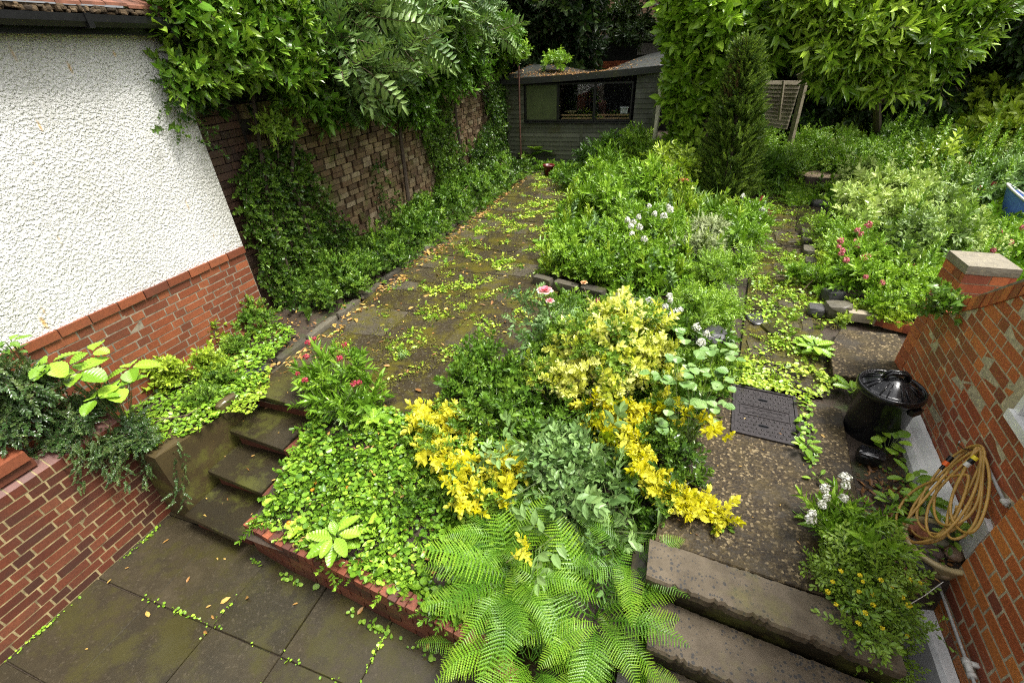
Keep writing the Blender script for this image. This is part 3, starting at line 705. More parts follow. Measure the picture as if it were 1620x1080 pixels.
# ---- house wall close to the camera
hw = thing('house_wall', 'orange red brick house wall with white base at the right edge', 'wall', (1.85, 2.1, 0))
G0 = np.array([1.853, 2.19]); O4 = np.array([G0[0], G0[1], 0.]); U4 = np.array([u2[0], u2[1], 0.])
mb = MB(); brickwall(mb, G0, u2, n2, 2.9, -.34, 3.0, 'flemish', bh=.0765, bl=.228, jit=.0015, gap=.015, keep=lambda u, z: True)
mb.obj('brickwork', BR_NEAR, hw)
mb = MB(); slabuz(mb, G0, u2, n2, [(0.0, -.9), (2.9, -.9), (2.9, 3.0), (0.0, 3.0)], -.30, -.002); mb.obj('mortar', MORT, hw)
mb = MB(); V = []; prf = [(0, -.82), (.085, -.82), (.075, -.37), (.055, -.345), (.004, -.333)]; n = len(prf); K = 24
for i in range(K + 1):
    u = .0 + 2.6 * i / K; V += [O4 + U4 * u + n23 * (a + U_(-.0015, .0015)) + Z3 * z for a, z in prf]
Fc = []
for i in range(K): Fc += [(i * n + k, (i + 1) * n + k, (i + 1) * n + k + 1, i * n + k + 1) for k in range(n - 1)]
Fc += [tuple(range(n)), tuple(range(K * n, K * n + n))[::-1]]
mb.add(np.array(V), Fc, 1.); mb.obj('white_plinth', WHITE, hw)
mb = MB(); slabuz(mb, O3[:2] + U3[:2] * 1.80, u1, n1, [(-.06, .0), (.06, .0), (.06, .26), (-.03, .27)], .0, .03, 1.); mb.obj('white_corner', WHITE, hw)
# conduits
cn = thing('conduit_pipe', 'thin grey conduit with white elbow running down the near brick wall', 'pipe', (1.83, 2.0, -.14))
def near(px, py, off=.025): return onpl(px, py, (*G0, 0), n23) + n23 * off
A = near(1494, 913, .045); B_ = near(1546, 1050, .045); E_ = B_ + (B_ - A) * .6
mb = MB(); tube(mb, [A, (A + B_) / 2, B_, E_], .0085, 10); mb.obj('pipe', CONDUIT, cn, True)
mb = MB(); dirA = (A - B_) / np.linalg.norm(A - B_); tube(mb, [A - dirA * .035, A, A + dirA * .012], .014, 12); tube(mb, [A, A - n23 * .07], .0145, 12); mb.obj('elbow', PVC, cn, True)
mb = MB(); tube(mb, [B_ + dirA * .01, B_ - dirA * .075], .0165, 12); tube(mb, [B_ + dirA * .0, B_ - dirA * .018], .020, 12); tube(mb, [B_ - dirA * .06, B_ - dirA * .08], .020, 12)
rbox(mb, B_ - n23 * .03 - dirA * .01, (.06, .022, .022), 0); mb.obj('clip', PVC, cn, True)
cn = thing('conduit_pipe', 'short grey conduit below the hosepipe on the garden wall', 'pipe', (2., 2.5, .4))
A = far(1562, 725) + n13 * .02; B_ = far(1601, 803) + n13 * .02
mb = MB(); tube(mb, [A, (A + B_) / 2, B_], .009, 10); mb.obj('pipe', CONDUIT, cn, True)
mb = MB(); c_ = B_ * .9 + A * .1; tube(mb, [c_, c_ - (A - B_) * .06], .014, 10); rbox(mb, c_ - n13 * .01, (.05, .03, .02), .3); mb.obj('clip', PVC, cn, True)

# ---- manhole cover
MC = np.array([.975, 3.315]); ma = math.atan2(3.58 - 3.62, 1.24 - .79)
mh = thing('manhole_cover', 'rectangular dark cast iron manhole cover with raised studs', 'manhole cover', (MC[0], MC[1], .0))
mb = MB(); R = rotz(ma); W_, D_ = .47, .62
def mloc(x, y, z): q = R @ np.array([x, y, 0]); return (MC[0] + q[0], MC[1] + q[1], z)
for (cx, cy, sx, sy) in ((0, -D_ / 2, W_ + .02, .02), (0, D_ / 2, W_ + .02, .02), (-W_ / 2, 0, .02, D_ - .021), (W_ / 2, 0, .02, D_ - .021)): rbox(mb, mloc(cx, cy, .004), (sx, sy, .026), ma)
mb.obj('frame', IRON, mh)
mb = MB(); rbox(mb, mloc(0, 0, -.001), (W_ - .026, D_ - .026, .018), ma)
ny = 13; nx = 11
for j in range(ny):
    for i in range(nx):
        x = (i - (nx - 1) / 2) * .038 + (.019 if j % 2 else 0); y = (j - (ny - 1) / 2) * .044
        if abs(x) > W_ / 2 - .03 or abs(y) < .075 and abs(x) < .20: continue
        if abs(abs(y) - .17) < .03 and abs(x + .0) < .05: continue
        q = mloc(x, y, .008); lathe(mb, [(.011, 0), (.009, .005), (.004, .008)], q, 6)
for (cx, cy, sx, sy) in ((0, .062, .37, .006), (0, -.062, .37, .006), (-.185, 0, .006, .118), (.185, 0, .006, .118)): rbox(mb, mloc(cx, cy, .010), (sx, sy, .008), ma)
for rr, yy in enumerate((.028, -.022)):      # worn raised lettering, no longer readable
    x = -.155 + .03 * rr
    while x < .15 - .02 * rr:
        w_ = U_(.006, .014)
        if rng.random() > .12:
            rbox(mb, mloc(x, yy + U_(-.003, .003), .0095), (.0035, U_(.014, .024), .005), ma + U_(-.3, .3)); rbox(mb, mloc(x + w_ / 2, yy + U_(-.01, .01), .0095), (w_, .0035, .005), ma + U_(-.3, .3))
        x += w_ + .005
lid = mb.obj('lid', IRON, mh)
for yy in (.17, -.17):
    mb = MB()
    c = np.array(mloc(-.01, yy, .0086)); n = 16
    V = [c + R @ np.array([.04 * math.cos(t_), .02 * math.sin(t_), 0]) for t_ in np.linspace(0, 2 * math.pi, n, endpoint=False)]
    mb.add(np.array(V), [tuple(range(n))]); rbox(mb, c + np.array([0, 0, .004]), (.07, .006, .006), ma)
    mb.obj('lifting_slot', BLACKP, lid)

# ---- dustbin
bc = np.array([1.745, 3.385, -.13])
dbin = thing('dustbin', 'black plastic dustbin with wet ribbed lid beside the garden wall', 'bin', bc)
mb = MB(); n = 64
prof = [(.165, -.01), (.172, .01), (.176, .05), (.188, .25), (.198, .42), (.206, .425), (.206, .44), (.196, .44)]
lathe(mb, prof, bc, n)
mb.obj('body', WETP, dbin, True)
mb = MB()
lathe(mb, [(.204, .425), (.212, .430), (.216, .45), (.213, .472), (.204, .482), (.194, .474), (.188, .464), (.16, .480), (.12, .508), (.06, .538), (.02, .548), (.001, .549)], bc, n)
for k in range(8):
    a = k * math.pi / 4 + .2
    for da in (-.12, .12):
        p0 = bc + np.array([.19 * math.cos(a + da), .19 * math.sin(a + da), .468]); p1 = bc + np.array([.075 * math.cos(a + da * 1.1), .075 * math.sin(a + da * 1.1), .528])
        tube(mb, [p0, (p0 + p1) / 2 + (0, 0, .006), p1], .0045, 5)
lid = mb.obj('lid', WETP, dbin, True); BINP = [dbin]
mb = MB(); ha = .1
hp = [bc + np.array([math.cos(ha) * x, math.sin(ha) * x, z]) for x, z in ((-.075, .522), (-.07, .565), (-.05, .580), (.05, .580), (.07, .565), (.075, .522))]
for o_ in (-.008, .008): tube(mb, [p + np.array([-math.sin(ha), math.cos(ha), 0]) * o_ * 2 for p in hp], .012, 8)
mb.obj('handle', WETP, lid, True)
for a in (2.2, 2.2 + math.pi):
    mb = MB()
    c = bc + np.array([.198 * math.cos(a), .198 * math.sin(a), .40]); rbox(mb, c, (.05, .09, .04), a)
    mb.obj('side_handle', WETP, dbin)
dbin.scale = (1, 1, 1.13)
# black torn plastic tray by the bin
mb = MB(); c = at(1378, 722, .02); rock(mb, (c[0], c[1], .02), (.17, .11, .10), .3, .5, 0, -.3, 2, .6)
tag(mb.obj('plastic_sack', WETP), 'crumpled black plastic scrap on the ground in front of the dustbin', 'plastic scrap')
stone('slate_piece', 1446, 880, -.03, (.11, .22, .05), .5, SLATE, 'split grey slate lying in the border beside the hosepipe', rough=.1, t=.3)
stone('slate_piece', 1492, 838, .0, (.12, .16, .04), 1.2, SLATE, 'small grey slate under the hose coils by the white plinth', rough=.1, t=.8)
for k, (px, py) in enumerate(((1448, 835), (1462, 848))):
    stone('broken_brick', px, py, .0, (.10, .06, .05), U_(0, 3), TERR, ['brown brick fragment inside the lowest hose loop', 'small brown brick fragment right of the larger one inside the lowest hose loop'][k], 'brick')

# ---- hose on its hook
hs = thing('garden_hose', 'ochre coiled garden hose hanging from a hook on the brick wall', 'hose', far(1548, 712))
hk = far(1546, 714) + n13 * .05
vdn = np.array([0, 0, -1.]); slope = vdn + n13 * .55; slope /= np.linalg.norm(slope); pn = np.cross(U3, slope)
def hpl(px, py, off=0.): p = onpl(px, py, hk + n13 * off, pn); return p
mb = MB()
loops = [((1499, 778), 84, 30, -54, 0), ((1508, 772), 80, 36, -58, .015), ((1520, 770), 66, 30, -64, .03), ((1512, 780), 78, 24, -60, .045), ((1531, 782), 74, 22, -72, .02), ((1478, 800), 72, 36, -42, .035), ((1538, 775), 68, 26, -80, .05)]
for (c, A_, B2, ang, off) in loops:
    ca, sa = math.cos(math.radians(ang)), math.sin(math.radians(ang)); pts = []
    for t_ in np.linspace(0, 2 * math.pi, 44, endpoint=False):
        a_, b_ = A_ * math.cos(t_), B2 * math.sin(t_) * (1 - .38 * math.cos(t_)) + 2.5 * math.sin(3 * t_ + off * 90)
        p = hpl(c[0] + a_ * ca - b_ * sa, c[1] + a_ * sa + b_ * ca, off - .012 + .02 * math.sin(2 * t_ + off * 60)); 
        pts.append(p)
    tube(mb, pts, .0076, 8, closed=True)
pts = [at(px, py, .03 + zz) for px, py, zz in ((1500, 745, .3), (1472, 778, .2), (1440, 815, .08), (1424, 836, .02), (1430, 850, 0), (1448, 859, 0), (1474, 859, 0), (1498, 848, .04), (1508, 828, .12), (1514, 800, .25))]
mb2 = []
P_ = np.array(pts); tt = np.linspace(0, len(P_) - 1, 50)
P_ = np.array([[np.interp(t_, range(len(P_)), P_[:, k]) for k in range(3)] for t_ in tt])
for _ in range(6): P_[1:-1] = (P_[:-2] + 2 * P_[1:-1] + P_[2:]) / 4
tube(mb, P_, .0076, 8)
mb.obj('hose_tube', HOSEM, hs, True)
mb = MB(); q = hpl(1488, 742, .08); q2 = hpl(1506, 722, .08); tube(mb, [q, q * .7 + q2 * .3], .010, 10, m=0); tube(mb, [q * .7 + q2 * .3, q * .4 + q2 * .6], .0155, 10, m=1); tube(mb, [q * .4 + q2 * .6, q2], .0145, 10, m=0)
mb.obj('connector', [BLACKP, ORANGEP], hs)
mb = MB(); q = hpl(1527, 737, .09); q2 = hpl(1545, 722, .09); tube(mb, [q, q * .65 + q2 * .35], .015, 10, m=2); tube(mb, [q * .65 + q2 * .35, q * .3 + q2 * .7], .016, 10, m=0); tube(mb, [q * .3 + q2 * .7, q2], .0165, 10, m=1)
mb.obj('connector', [BLACKP, YELLOWP, PVC], hs)
hkp = far(1546, 714)
mb = MB(); tube(mb, [hkp, hkp + n13 * .03, hkp + n13 * .07, hkp + n13 * .10 + (0, 0, .02), hkp + n13 * .105 + (0, 0, .05)], .005, 8)
tag(mb.obj('wall_hook', STEEL, None, True), 'small steel hook in the brick wall carrying the hose', 'hook')

# ---- bowl with pebbles
bo = np.array([1.815, 2.33, -.14])
mb = MB(); lathe(mb, [(.12, 0), (.15, .04), (.175, .13), (.19, .155), (.192, .168), (.180, .176), (.162, .172), (.155, .15), (.14, .06), (.10, .05), (.001, .05)], bo, 48)
tag(mb.obj('planter_bowl', CREAMP, None, True), 'round cream glazed bowl of pebbles tucked against the brick corner', 'bowl')
pebs = [(-.05, .09, .09, (.10, .075, .05), (.45, .45, .40), 'pale grey pebble at the far side of the cream bowl'), (-.05, .0, .10, (.15, .09, .06), (.14, .10, .09), 'large dark brown pebble in the middle of the cream bowl'),
        (.04, .07, .10, (.12, .07, .05), (.26, .23, .16), 'long buff pebble right of the dark one in the cream bowl'), (-.07, -.09, .085, (.13, .08, .06), (.13, .12, .09), 'olive grey pebble at the near side of the cream bowl'),
        (.10, .02, .09, (.10, .09, .06), (.36, .24, .16), 'pinkish tan pebble by the wall in the cream bowl'), (.0, -.12, .08, (.09, .07, .05), (.40, .30, .18), 'sandy pebble nearest the camera in the cream bowl')]
for k, (dx, dy, dz, s, c, lab) in enumerate(pebs):
    mb = MB(); rock(mb, bo + np.array([dx, dy, dz]), s, .04, .5, 0, 2.2 + .5 * k, 2, .1)
    tag(mb.obj('pebble', flat('pebble_%d' % k, c, .3, nscale=20), None, True), lab, 'pebble')

# ------------------------------------------------------------------ shed and the far end
SY = 12.2
sh = thing('garden_shed', 'dark green weatherboarded shed with sagging felt roof and three-part window', 'shed', (-2.45, 13, 0))
sx0, sx1 = -4.30, -.66
def boards(mb, x0, x1, z0, z1, y, h=.105):
    z = z0
    while z < z1 - .01:
        zt = min(z + h, z1); t = U_(0, 1)
        mb.add(np.array([(x0, y - .022, z), (x1, y - .022, z), (x1, y + .02, z), (x0, y + .02, z), (x0, y - .004, zt - .003), (x1, y - .004, zt - .003), (x1, y + .02, zt - .003), (x0, y + .02, zt - .003)]), BF, t); z += h
mb = MB()
boards(mb, sx0, sx1, -.1, 1.06, SY); boards(mb, sx0, -3.86, 1.06, 1.98, SY); boards(mb, -1.14, sx1, 1.06, 2.10, SY)
z = -.1
while z < 2.05:       # right side wall boards
    t = U_(0, 1); mb.add(np.array([(sx1 + .02, SY, z), (sx1 + .02, SY + 2.4, z), (sx1 - .02, SY + 2.4, z), (sx1 - .02, SY, z), (sx1 + .004, SY, z + .102), (sx1 + .004, SY + 2.4, z + .102), (sx1 - .02, SY + 2.4, z + .102), (sx1 - .02, SY, z + .102)]), BF, t); z += .105
mb.obj('weatherboards', SHEDM, sh)
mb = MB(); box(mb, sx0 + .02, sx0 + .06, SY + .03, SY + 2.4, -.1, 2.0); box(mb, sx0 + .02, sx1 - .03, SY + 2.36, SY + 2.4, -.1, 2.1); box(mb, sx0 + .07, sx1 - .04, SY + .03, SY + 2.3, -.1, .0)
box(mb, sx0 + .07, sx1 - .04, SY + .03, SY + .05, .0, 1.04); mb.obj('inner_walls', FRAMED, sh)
for x in (sx0 + .02, sx1 - .015, -2.36):
    mb = MB(); box(mb, x - .03, x + .03, SY - .04, SY - .022, -.1, 1.04 if x == -2.36 else 2.02, .5); mb.obj('corner_post', SHEDM, sh)
# roof: sagging felt, front edge dips in the middle left
nx, ny = 40, 12; V = []; F = []
def rz(f, g): return 2.06 + .17 * f ** 1.6 + .0 * g + (.22 - .30 * math.exp(-((f - .52) / .25) ** 2) + .05 * f) * g + .05 * math.sin(f * 9) * g * (1 - g)
for lay in (0, 1):
    for j in range(ny + 1):
        for i in range(nx + 1):
            f, g = i / nx, j / ny
            V.append((sx0 - .10 + (sx1 - sx0 + .16) * f, SY - .14 + 2.6 * g, rz(f, g) - (0 if lay else .05)))
K = (nx + 1) * (ny + 1)
for j in range(ny):
    for i in range(nx):
        a = j * (nx + 1) + i; F.append((K + a, K + a + 1, K + a + nx + 2, K + a + nx + 1)); F.append((a + nx + 1, a + nx + 2, a + 1, a))
for i in range(nx): F.append((i, i + 1, K + i + 1, K + i)); a = ny * (nx + 1) + i; F.append((a + 1, a, K + a, K + a + 1))
for j in range(ny): a = j * (nx + 1); F.append((a + nx + 1, a, K + a, K + a + nx + 1)); a += nx; F.append((a, a + nx + 1, K + a + nx + 1, K + a))
mb = MB(); mb.add(np.array(V), F, .5); rf = mb.obj('roof', FELT, sh, True)
mb = MB()
for i in range(nx):
    f0, f1 = i / nx, (i + 1) / nx; xa, xb = sx0 - .1 + (sx1 - sx0 + .16) * f0, sx0 - .1 + (sx1 - sx0 + .16) * f1; za, zb = rz(f0, 0), rz(f1, 0)
    mb.add(np.array([(xa, SY - .165, za - .13), (xb, SY - .165, zb - .13), (xb, SY - .141, zb - .13), (xa, SY - .141, za - .13), (xa, SY - .165, za + .004), (xb, SY - .165, zb + .004), (xb, SY - .141, zb + .004), (xa, SY - .141, za + .004)]), BF, .7)
for f in (.35, .5, .62, .74, .86): lathe(mb, [(.014, 0), (.001, .01)], (sx0 + (sx1 - sx0) * f, SY - .17, rz(f, 0) - .06), 6)
mb.obj('felt_edge', FELT, rf)
WX = [-3.82, -2.97, -2.08, -1.20]
for k in range(3):
    x0, x1 = WX[k], WX[k + 1]; z0, z1 = 1.10, 1.93
    mb = MB(); w_ = .035
    for (a, b, c, d_) in ((x0, x1, z0, z0 + w_), (x0, x1, z1 - w_, z1), (x0, x0 + w_, z0 + w_ + .001, z1 - w_ - .001), (x1 - w_, x1, z0 + w_ + .001, z1 - w_ - .001)):
        box(mb, a + .004, b - .004, SY - .035, SY + .03, c, d_)
    f_ = mb.obj('window_frame', FRAMED, sh)
    mb = MB(); box(mb, x0 + w_, x1 - w_, SY - .012, SY - .006, z0 + w_, z1 - w_)
    if k == 0: mb.obj('board_panel', PANELG, f_)
    else: mb.obj('pane', GLASS, f_)
mb = MB(); box(mb, WX[0] - .03, WX[-1] + .03, SY - .07, SY - .03, 1.055, 1.09); mb.obj('window_sill', FRAMED, sh)
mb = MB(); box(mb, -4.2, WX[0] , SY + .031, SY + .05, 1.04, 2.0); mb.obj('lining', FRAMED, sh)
mb = MB()
for z in (1.14, 1.21): box(mb, -2.90, -2.14, SY + .06, SY + .10, z, z + .035); box(mb, -2.02, -1.24, SY + .06, SY + .10, z, z + .035)
tag(mb.obj('shelf_battens', PINE), 'pale pine battens seen low behind the shed window panes', 'shelf')
mb = MB(); lathe(mb, [(.10, 0), (.13, .03), (.16, .045), (.155, .05), (.12, .035), (.001, .03)], (-2.7, SY + .25, 1.25), 24)
tag(mb.obj('bowl', CREAMP), 'shallow pale bowl inside the shed behind the middle pane', 'bowl')
mb = MB(); box(mb, -1.47, -1.30, SY + .15, SY + .3, 1.25, 1.36); box(mb, -1.49, -1.28, SY + .13, SY + .32, 1.362, 1.39, .9)
tag(mb.obj('storage_tub', WHITE), 'small pale tub with lid inside the shed behind the right pane', 'tub')
mb = MB(); tube(mb, [(-3.86, 11.85, -.1), (-3.87, 11.86, 1.2), (-3.87, 11.9, 2.32)], .022, 8); tube(mb, [(-3.87, 11.9, 2.2), (-3.8, 11.9, 2.22)], .012, 6)
tag(mb.obj('rusty_pole', RUST), 'thin rusty steel pole standing in front of the left end of the shed', 'pole')
# litter on the shed roof
def leafcards(mb, P, size, tintv, flat_=.4):
    n = len(P); D = rng.normal(size=(n, 3)); D[:, 2] *= flat_; Up = np.tile([0, 0, 1.], (n, 1)) + rng.normal(size=(n, 3)) * flat_
    scatter(mb, [LEAF['lance'], LEAF['oval']], P, frames(D, Up), size, tintv)

# ------------------------------------------------------------------ foliage tools
def frames(D, Up):
    Y = D / (np.linalg.norm(D, axis=1, keepdims=True) + 1e-9)
    Z = Up - Y * np.sum(Up * Y, axis=1, keepdims=True); Z /= (np.linalg.norm(Z, axis=1, keepdims=True) + 1e-9)
    return np.stack([np.cross(Y, Z), Y, Z], axis=2)
def scatter(mb, tpls, P, R, S, t):
    P = np.asarray(P, float); n = len(P)
    if n == 0: return
    S = np.broadcast_to(np.asarray(S, float), (n,)); t = np.broadcast_to(np.asarray(t, float), (n,)); pick = rng.integers(0, len(tpls), n)
    for k, (V, L, T, tt, m) in enumerate(tpls):
        ix = np.nonzero(pick == k)[0]; c = len(ix)
        if not c: continue
        W = np.einsum('nij,vj->nvi', R[ix], V) * S[ix][:, None, None] + P[ix][:, None, :]
        LL = (L[None] + (np.arange(c) * len(V))[:, None]).ravel()
        mb.arr(W.reshape(-1, 3), LL, np.tile(T, c), np.clip(t[ix][:, None] + tt[None], 0, 1).ravel(), np.tile(m, c))
def leaf(kind='oval', w=.5, curl=.18, fold=.25, vein=.10):
    O = {'oval': [(.85, .28), (.8, .68)], 'lance': [(.9, .25), (.6, .68)], 'round': [(.75, .12), (1., .5), (.7, .88)], 'heart': [(.8, -.08), (1., .28), (.6, .68)],
         'ivy': [(.55, -.1), (1., .22), (.5, .42), (.42, .66)], 'tooth': [(.55, .08), (.95, .3), (.72, .42), (.8, .56), (.5, .66), (.45, .82)], 'obov': [(.3, .2), (.9, .62), (.75, .88)]}[kind]
    z = lambda x, y: fold * abs(x) - curl * y * y
    V = [(0, 0, 0), (0, .5, z(0, .5)), (0, 1, z(0, 1))]; F = []
    for s in (1, -1):
        a = len(V); V += [(s * x * w / 2, y, z(x * w / 2, y)) for x, y in O]
        f = [0] + list(range(a, a + len(O))) + [2, 1]; F.append(tuple(f[::-1]) if s < 0 else tuple(f))
    mb = MB(); mb.add(V, F, np.array([vein] * 3 + [0.] * (len(V) - 3))); return mb.tpl()
LEAF = {k: leaf(k) for k in ('oval', 'round', 'heart', 'ivy')}; LEAF['lance'] = leaf('lance', .34); LEAF['strap'] = leaf('lance', .33, .22)
LEAF['tooth'] = leaf('tooth', .62, .25); LEAF['heartw'] = leaf('heart', .85, .2, .18); LEAF['roundw'] = leaf('round', .85, .12, .15); LEAF['ivyw'] = leaf('ivy', .95, .2, .15); LEAF['obov'] = leaf('obov', .5); LEAF['vari'] = leaf('oval', .62, .15, .2, -1.1)
def sprig(lf, n=9, L=1., ls=.35, arr='alt', ang=58, droop=.15, stem=.012, jit=.15, tv=.12, taper=.25, smin=.12, top=True, tipb=.12):
    """a shoot of unit length along +Y carrying n leaves of length ls"""
    mb = MB(); P = []; D = []; Up = []; S = []; T = []
    for i in range(n):
        f = smin + (1 - smin) * (i + .5) / n; y = f * L; p = np.array([0, y, -droop * y * y])
        if arr == 'alt': azs = [2.4 * i]
        elif arr == 'opp': azs = [(i % 2) * math.pi / 2, (i % 2) * math.pi / 2 + math.pi]
        elif arr == 'flat': azs = [(0 if i % 2 else math.pi)]
        elif arr == 'flatpair': azs = [0, math.pi]
        else: azs = [2 * math.pi * k / 3 + i for k in range(3)]
        for az in azs:
            az += U_(-jit, jit) * 2; an = math.radians(ang) * (1 - .35 * f) + U_(-jit, jit)
            rad = np.array([math.cos(az), 0, math.sin(az)]); Yv = np.array([0, 1., -2 * droop * y]); Yv /= np.linalg.norm(Yv)
            d = Yv * math.cos(an) + rad * math.sin(an); u = Yv * math.sin(an) - rad * math.cos(an)
            if arr in ('flat', 'flatpair'): u = np.array([0, 0, 1.]) + rng.normal(size=3) * .15
            P.append(p); D.append(d + rng.normal(size=3) * jit * .5); Up.append(u + rng.normal(size=3) * jit); S.append(ls * (1 - taper * f) * U_(.8, 1.15)); T.append(U_(-tv, tv) + tipb * (f - .4))
    if top:
        for k in range(2): P.append(np.array([0, L, -droop])); D.append(np.array([U_(-.4, .4), 1, U_(-.2, .4)])); Up.append(np.array([0, -.3, 1.]) + rng.normal(size=3) * .2); S.append(ls * .7); T.append(tipb)
    scatter(mb, [lf], np.array(P), frames(np.array(D), np.array(Up)), np.array(S), np.array(T))
    if stem: tube(mb, [(0, y, -droop * y * y) for y in (0, .5 * L, L)], [stem, stem * .8, stem * .4], 3, .0, 1)
    return mb.tpl()
def variants(k, *a, **kw): return [sprig(*a, **kw) for _ in range(k)]
SP = {
    'vari': variants(4, LEAF['vari'], 6, ls=.46, arr='opp', ang=62, jit=.25, tv=.2),
    'small': variants(3, LEAF['oval'], 8, ls=.34, arr='opp'), 'smallr': variants(3, LEAF['round'], 9, ls=.30, arr='opp'), 'ivy': variants(3, LEAF['ivyw'], 7, ls=.36, arr='alt', ang=70, droop=.2),
    'climber': variants(3, LEAF['heart'], 7, ls=.42, arr='alt', ang=60, droop=.30, jit=.25), 'lance': variants(3, LEAF['lance'], 9, ls=.42, arr='opp', ang=52),
    'laurel': variants(3, LEAF['strap'], 8, ls=.55, arr='alt', ang=58, droop=.15), 'big': variants(3, LEAF['oval'], 5, ls=.55, arr='opp', ang=65, droop=.25),
    'toothy': variants(3, LEAF['tooth'], 6, ls=.40, arr='opp', ang=60, droop=.1), 'strap': variants(3, LEAF['strap'], 7, ls=.7, arr='alt', ang=38, droop=.1, stem=.008),
    'rose': variants(3, sprig(LEAF['oval'], 3, 1., .52, 'flatpair', 62, .2, .012, tv=.04), 5, ls=.5, arr='alt', ang=62, jit=.3, top=False),
    'rowan': variants(3, sprig(LEAF['lance'], 7, 1., .40, 'flatpair', 68, .25, .012, tv=.04, taper=.3), 5, ls=.85, arr='alt', ang=60, droop=.2, jit=.3, top=False),
    'dense': variants(3, LEAF['round'], 14, ls=.17, arr='flatpair', ang=62, droop=.2, stem=.012, jit=.3), 'conifer': variants(3, LEAF['lance'], 16, ls=.24, arr='whorl', ang=32, stem=.02, jit=.2, droop=0, taper=.5),
    'feather': variants(3, sprig(LEAF['obov'], 3, 1., .42, 'flatpair', 58, .1, .01, tv=.05), 6, ls=.46, arr='opp', ang=55, jit=.25, top=False), }
def mass(mb, c, r, sp, dens, size, t=.5, tv=.25, up=.35, out=1., dirv=None, inner=.45, lumps=.42, zmin=None, hemi=-.35, rnd=.6, nl=14, side=None):
    """shoots over (and a little inside) a lumpy ellipsoid"""
    c = np.asarray(c, float); r = np.asarray(r, float)
    A = 4 * math.pi * (((r[0] * r[1]) ** 1.6 + (r[0] * r[2]) ** 1.6 + (r[1] * r[2]) ** 1.6) / 3) ** (1 / 1.6); n = int(A * dens)
    d = rng.normal(size=(n, 3)); d /= np.linalg.norm(d, axis=1, keepdims=True); d = d[d[:, 2] > hemi]; n = len(d)
    if side is not None: d = d[(d @ np.asarray(side)) > -.25]; n = len(d)
    ld = rng.normal(size=(nl, 3)); ld /= np.linalg.norm(ld, axis=1, keepdims=True); lh = rng.uniform(.3, 1, nl)
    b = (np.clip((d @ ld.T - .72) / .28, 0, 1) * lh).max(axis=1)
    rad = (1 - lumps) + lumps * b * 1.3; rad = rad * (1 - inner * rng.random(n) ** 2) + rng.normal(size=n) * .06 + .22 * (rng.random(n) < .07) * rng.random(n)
    P = c + d * rad[:, None] * r
    D = out * d + np.array([0, 0, up]) + rng.normal(size=(n, 3)) * rnd
    if dirv is not None: D = D + np.asarray(dirv)
    Up = np.tile([0, 0, 1.], (n, 1)) + d * .6 + rng.normal(size=(n, 3)) * .35
    if zmin is not None: k = P[:, 2] > zmin; P, D, Up = P[k], D[k], Up[k]; n = len(P); b = b[k]
    S = size * np.clip(rng.lognormal(-.04, .28, n), .45, 1.7); D_ = D / np.linalg.norm(D, axis=1, keepdims=True)
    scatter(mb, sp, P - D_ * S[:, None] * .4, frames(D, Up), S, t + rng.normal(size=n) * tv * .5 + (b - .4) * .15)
def plant(name, label, cat, mats, blobs, sp, dens, size, group=None, stems=None, stem_r=.012, stemmat=None, **kw):
    mb = MB(); k_ = 1.4 if size < .3 and not isinstance(sp, list) and sp not in ('dense', 'climber') else 1.0; size = size * k_; dens = dens / (k_ ** 2) * 1.08
    t0 = kw.pop('t', .5); split = kw.pop('split', 3)
    for c, r in blobs:
        c = np.asarray(c, float); r = np.asarray(r, float) * np.ones(3)
        for q in range(split):
            dd = rng.normal(size=3); dd /= np.linalg.norm(dd); dd[2] = abs(dd[2]) * .9 - .25
            mass(mb, c + dd * r * .5, r * U_(.5, .78), SP[sp] if isinstance(sp, str) else sp, dens, size, t=t0 + U_(-.12, .14), **kw)
    if stems is None: return tag(mb.obj(name, mats), label, cat, group)
    root = thing(name, label, cat, stems[0][0], group); f = mb.obj('foliage', mats, root)
    for pts in stems:
        m2 = MB(); pts = np.array(pts, float); K = len(pts); tube(m2, pts, np.linspace(stem_r, stem_r * .45, K), 6); m2.obj('stem' if stem_r < .03 else 'trunk', stemmat or WOOD, root)
    return root
def stems_to(base, blobs, n=4, spread=.06):
    out = []
    for k in range(n):
        c, r = blobs[k % len(blobs)]; e = np.asarray(c) + rng.normal(size=3) * np.asarray(r) * .35; b = np.asarray(base) + np.append(rng.normal(size=2) * spread, 0)
        m = (b + e) / 2 + rng.normal(size=3) * .05 * np.linalg.norm(e - b); out.append([b, m, e])
    return out
def inpoly(P, x, y):
    P = np.asarray(P); ins = np.zeros(len(x), bool); j = len(P) - 1
    for i in range(len(P)):
        a = (P[i, 1] > y) != (P[j, 1] > y); xi = (P[j, 0] - P[i, 0]) * (y - P[i, 1]) / (P[j, 1] - P[i, 1] + 1e-12) + P[i, 0]; ins ^= a & (x < xi); j = i
    return ins
def area(poly, n):
    poly = np.asarray(poly); lo, hi = poly.min(0), poly.max(0); X = []; Y = []; c = 0
    while c < n:
        x = rng.uniform(lo[0], hi[0], n * 2); y = rng.uniform(lo[1], hi[1], n * 2); k = inpoly(poly, x, y); X.append(x[k]); Y.append(y[k]); c += k.sum()
    return np.concatenate(X)[:n], np.concatenate(Y)[:n]
def pix(pp, z=0.): return [at(a, b, z)[:2] for a, b in pp]
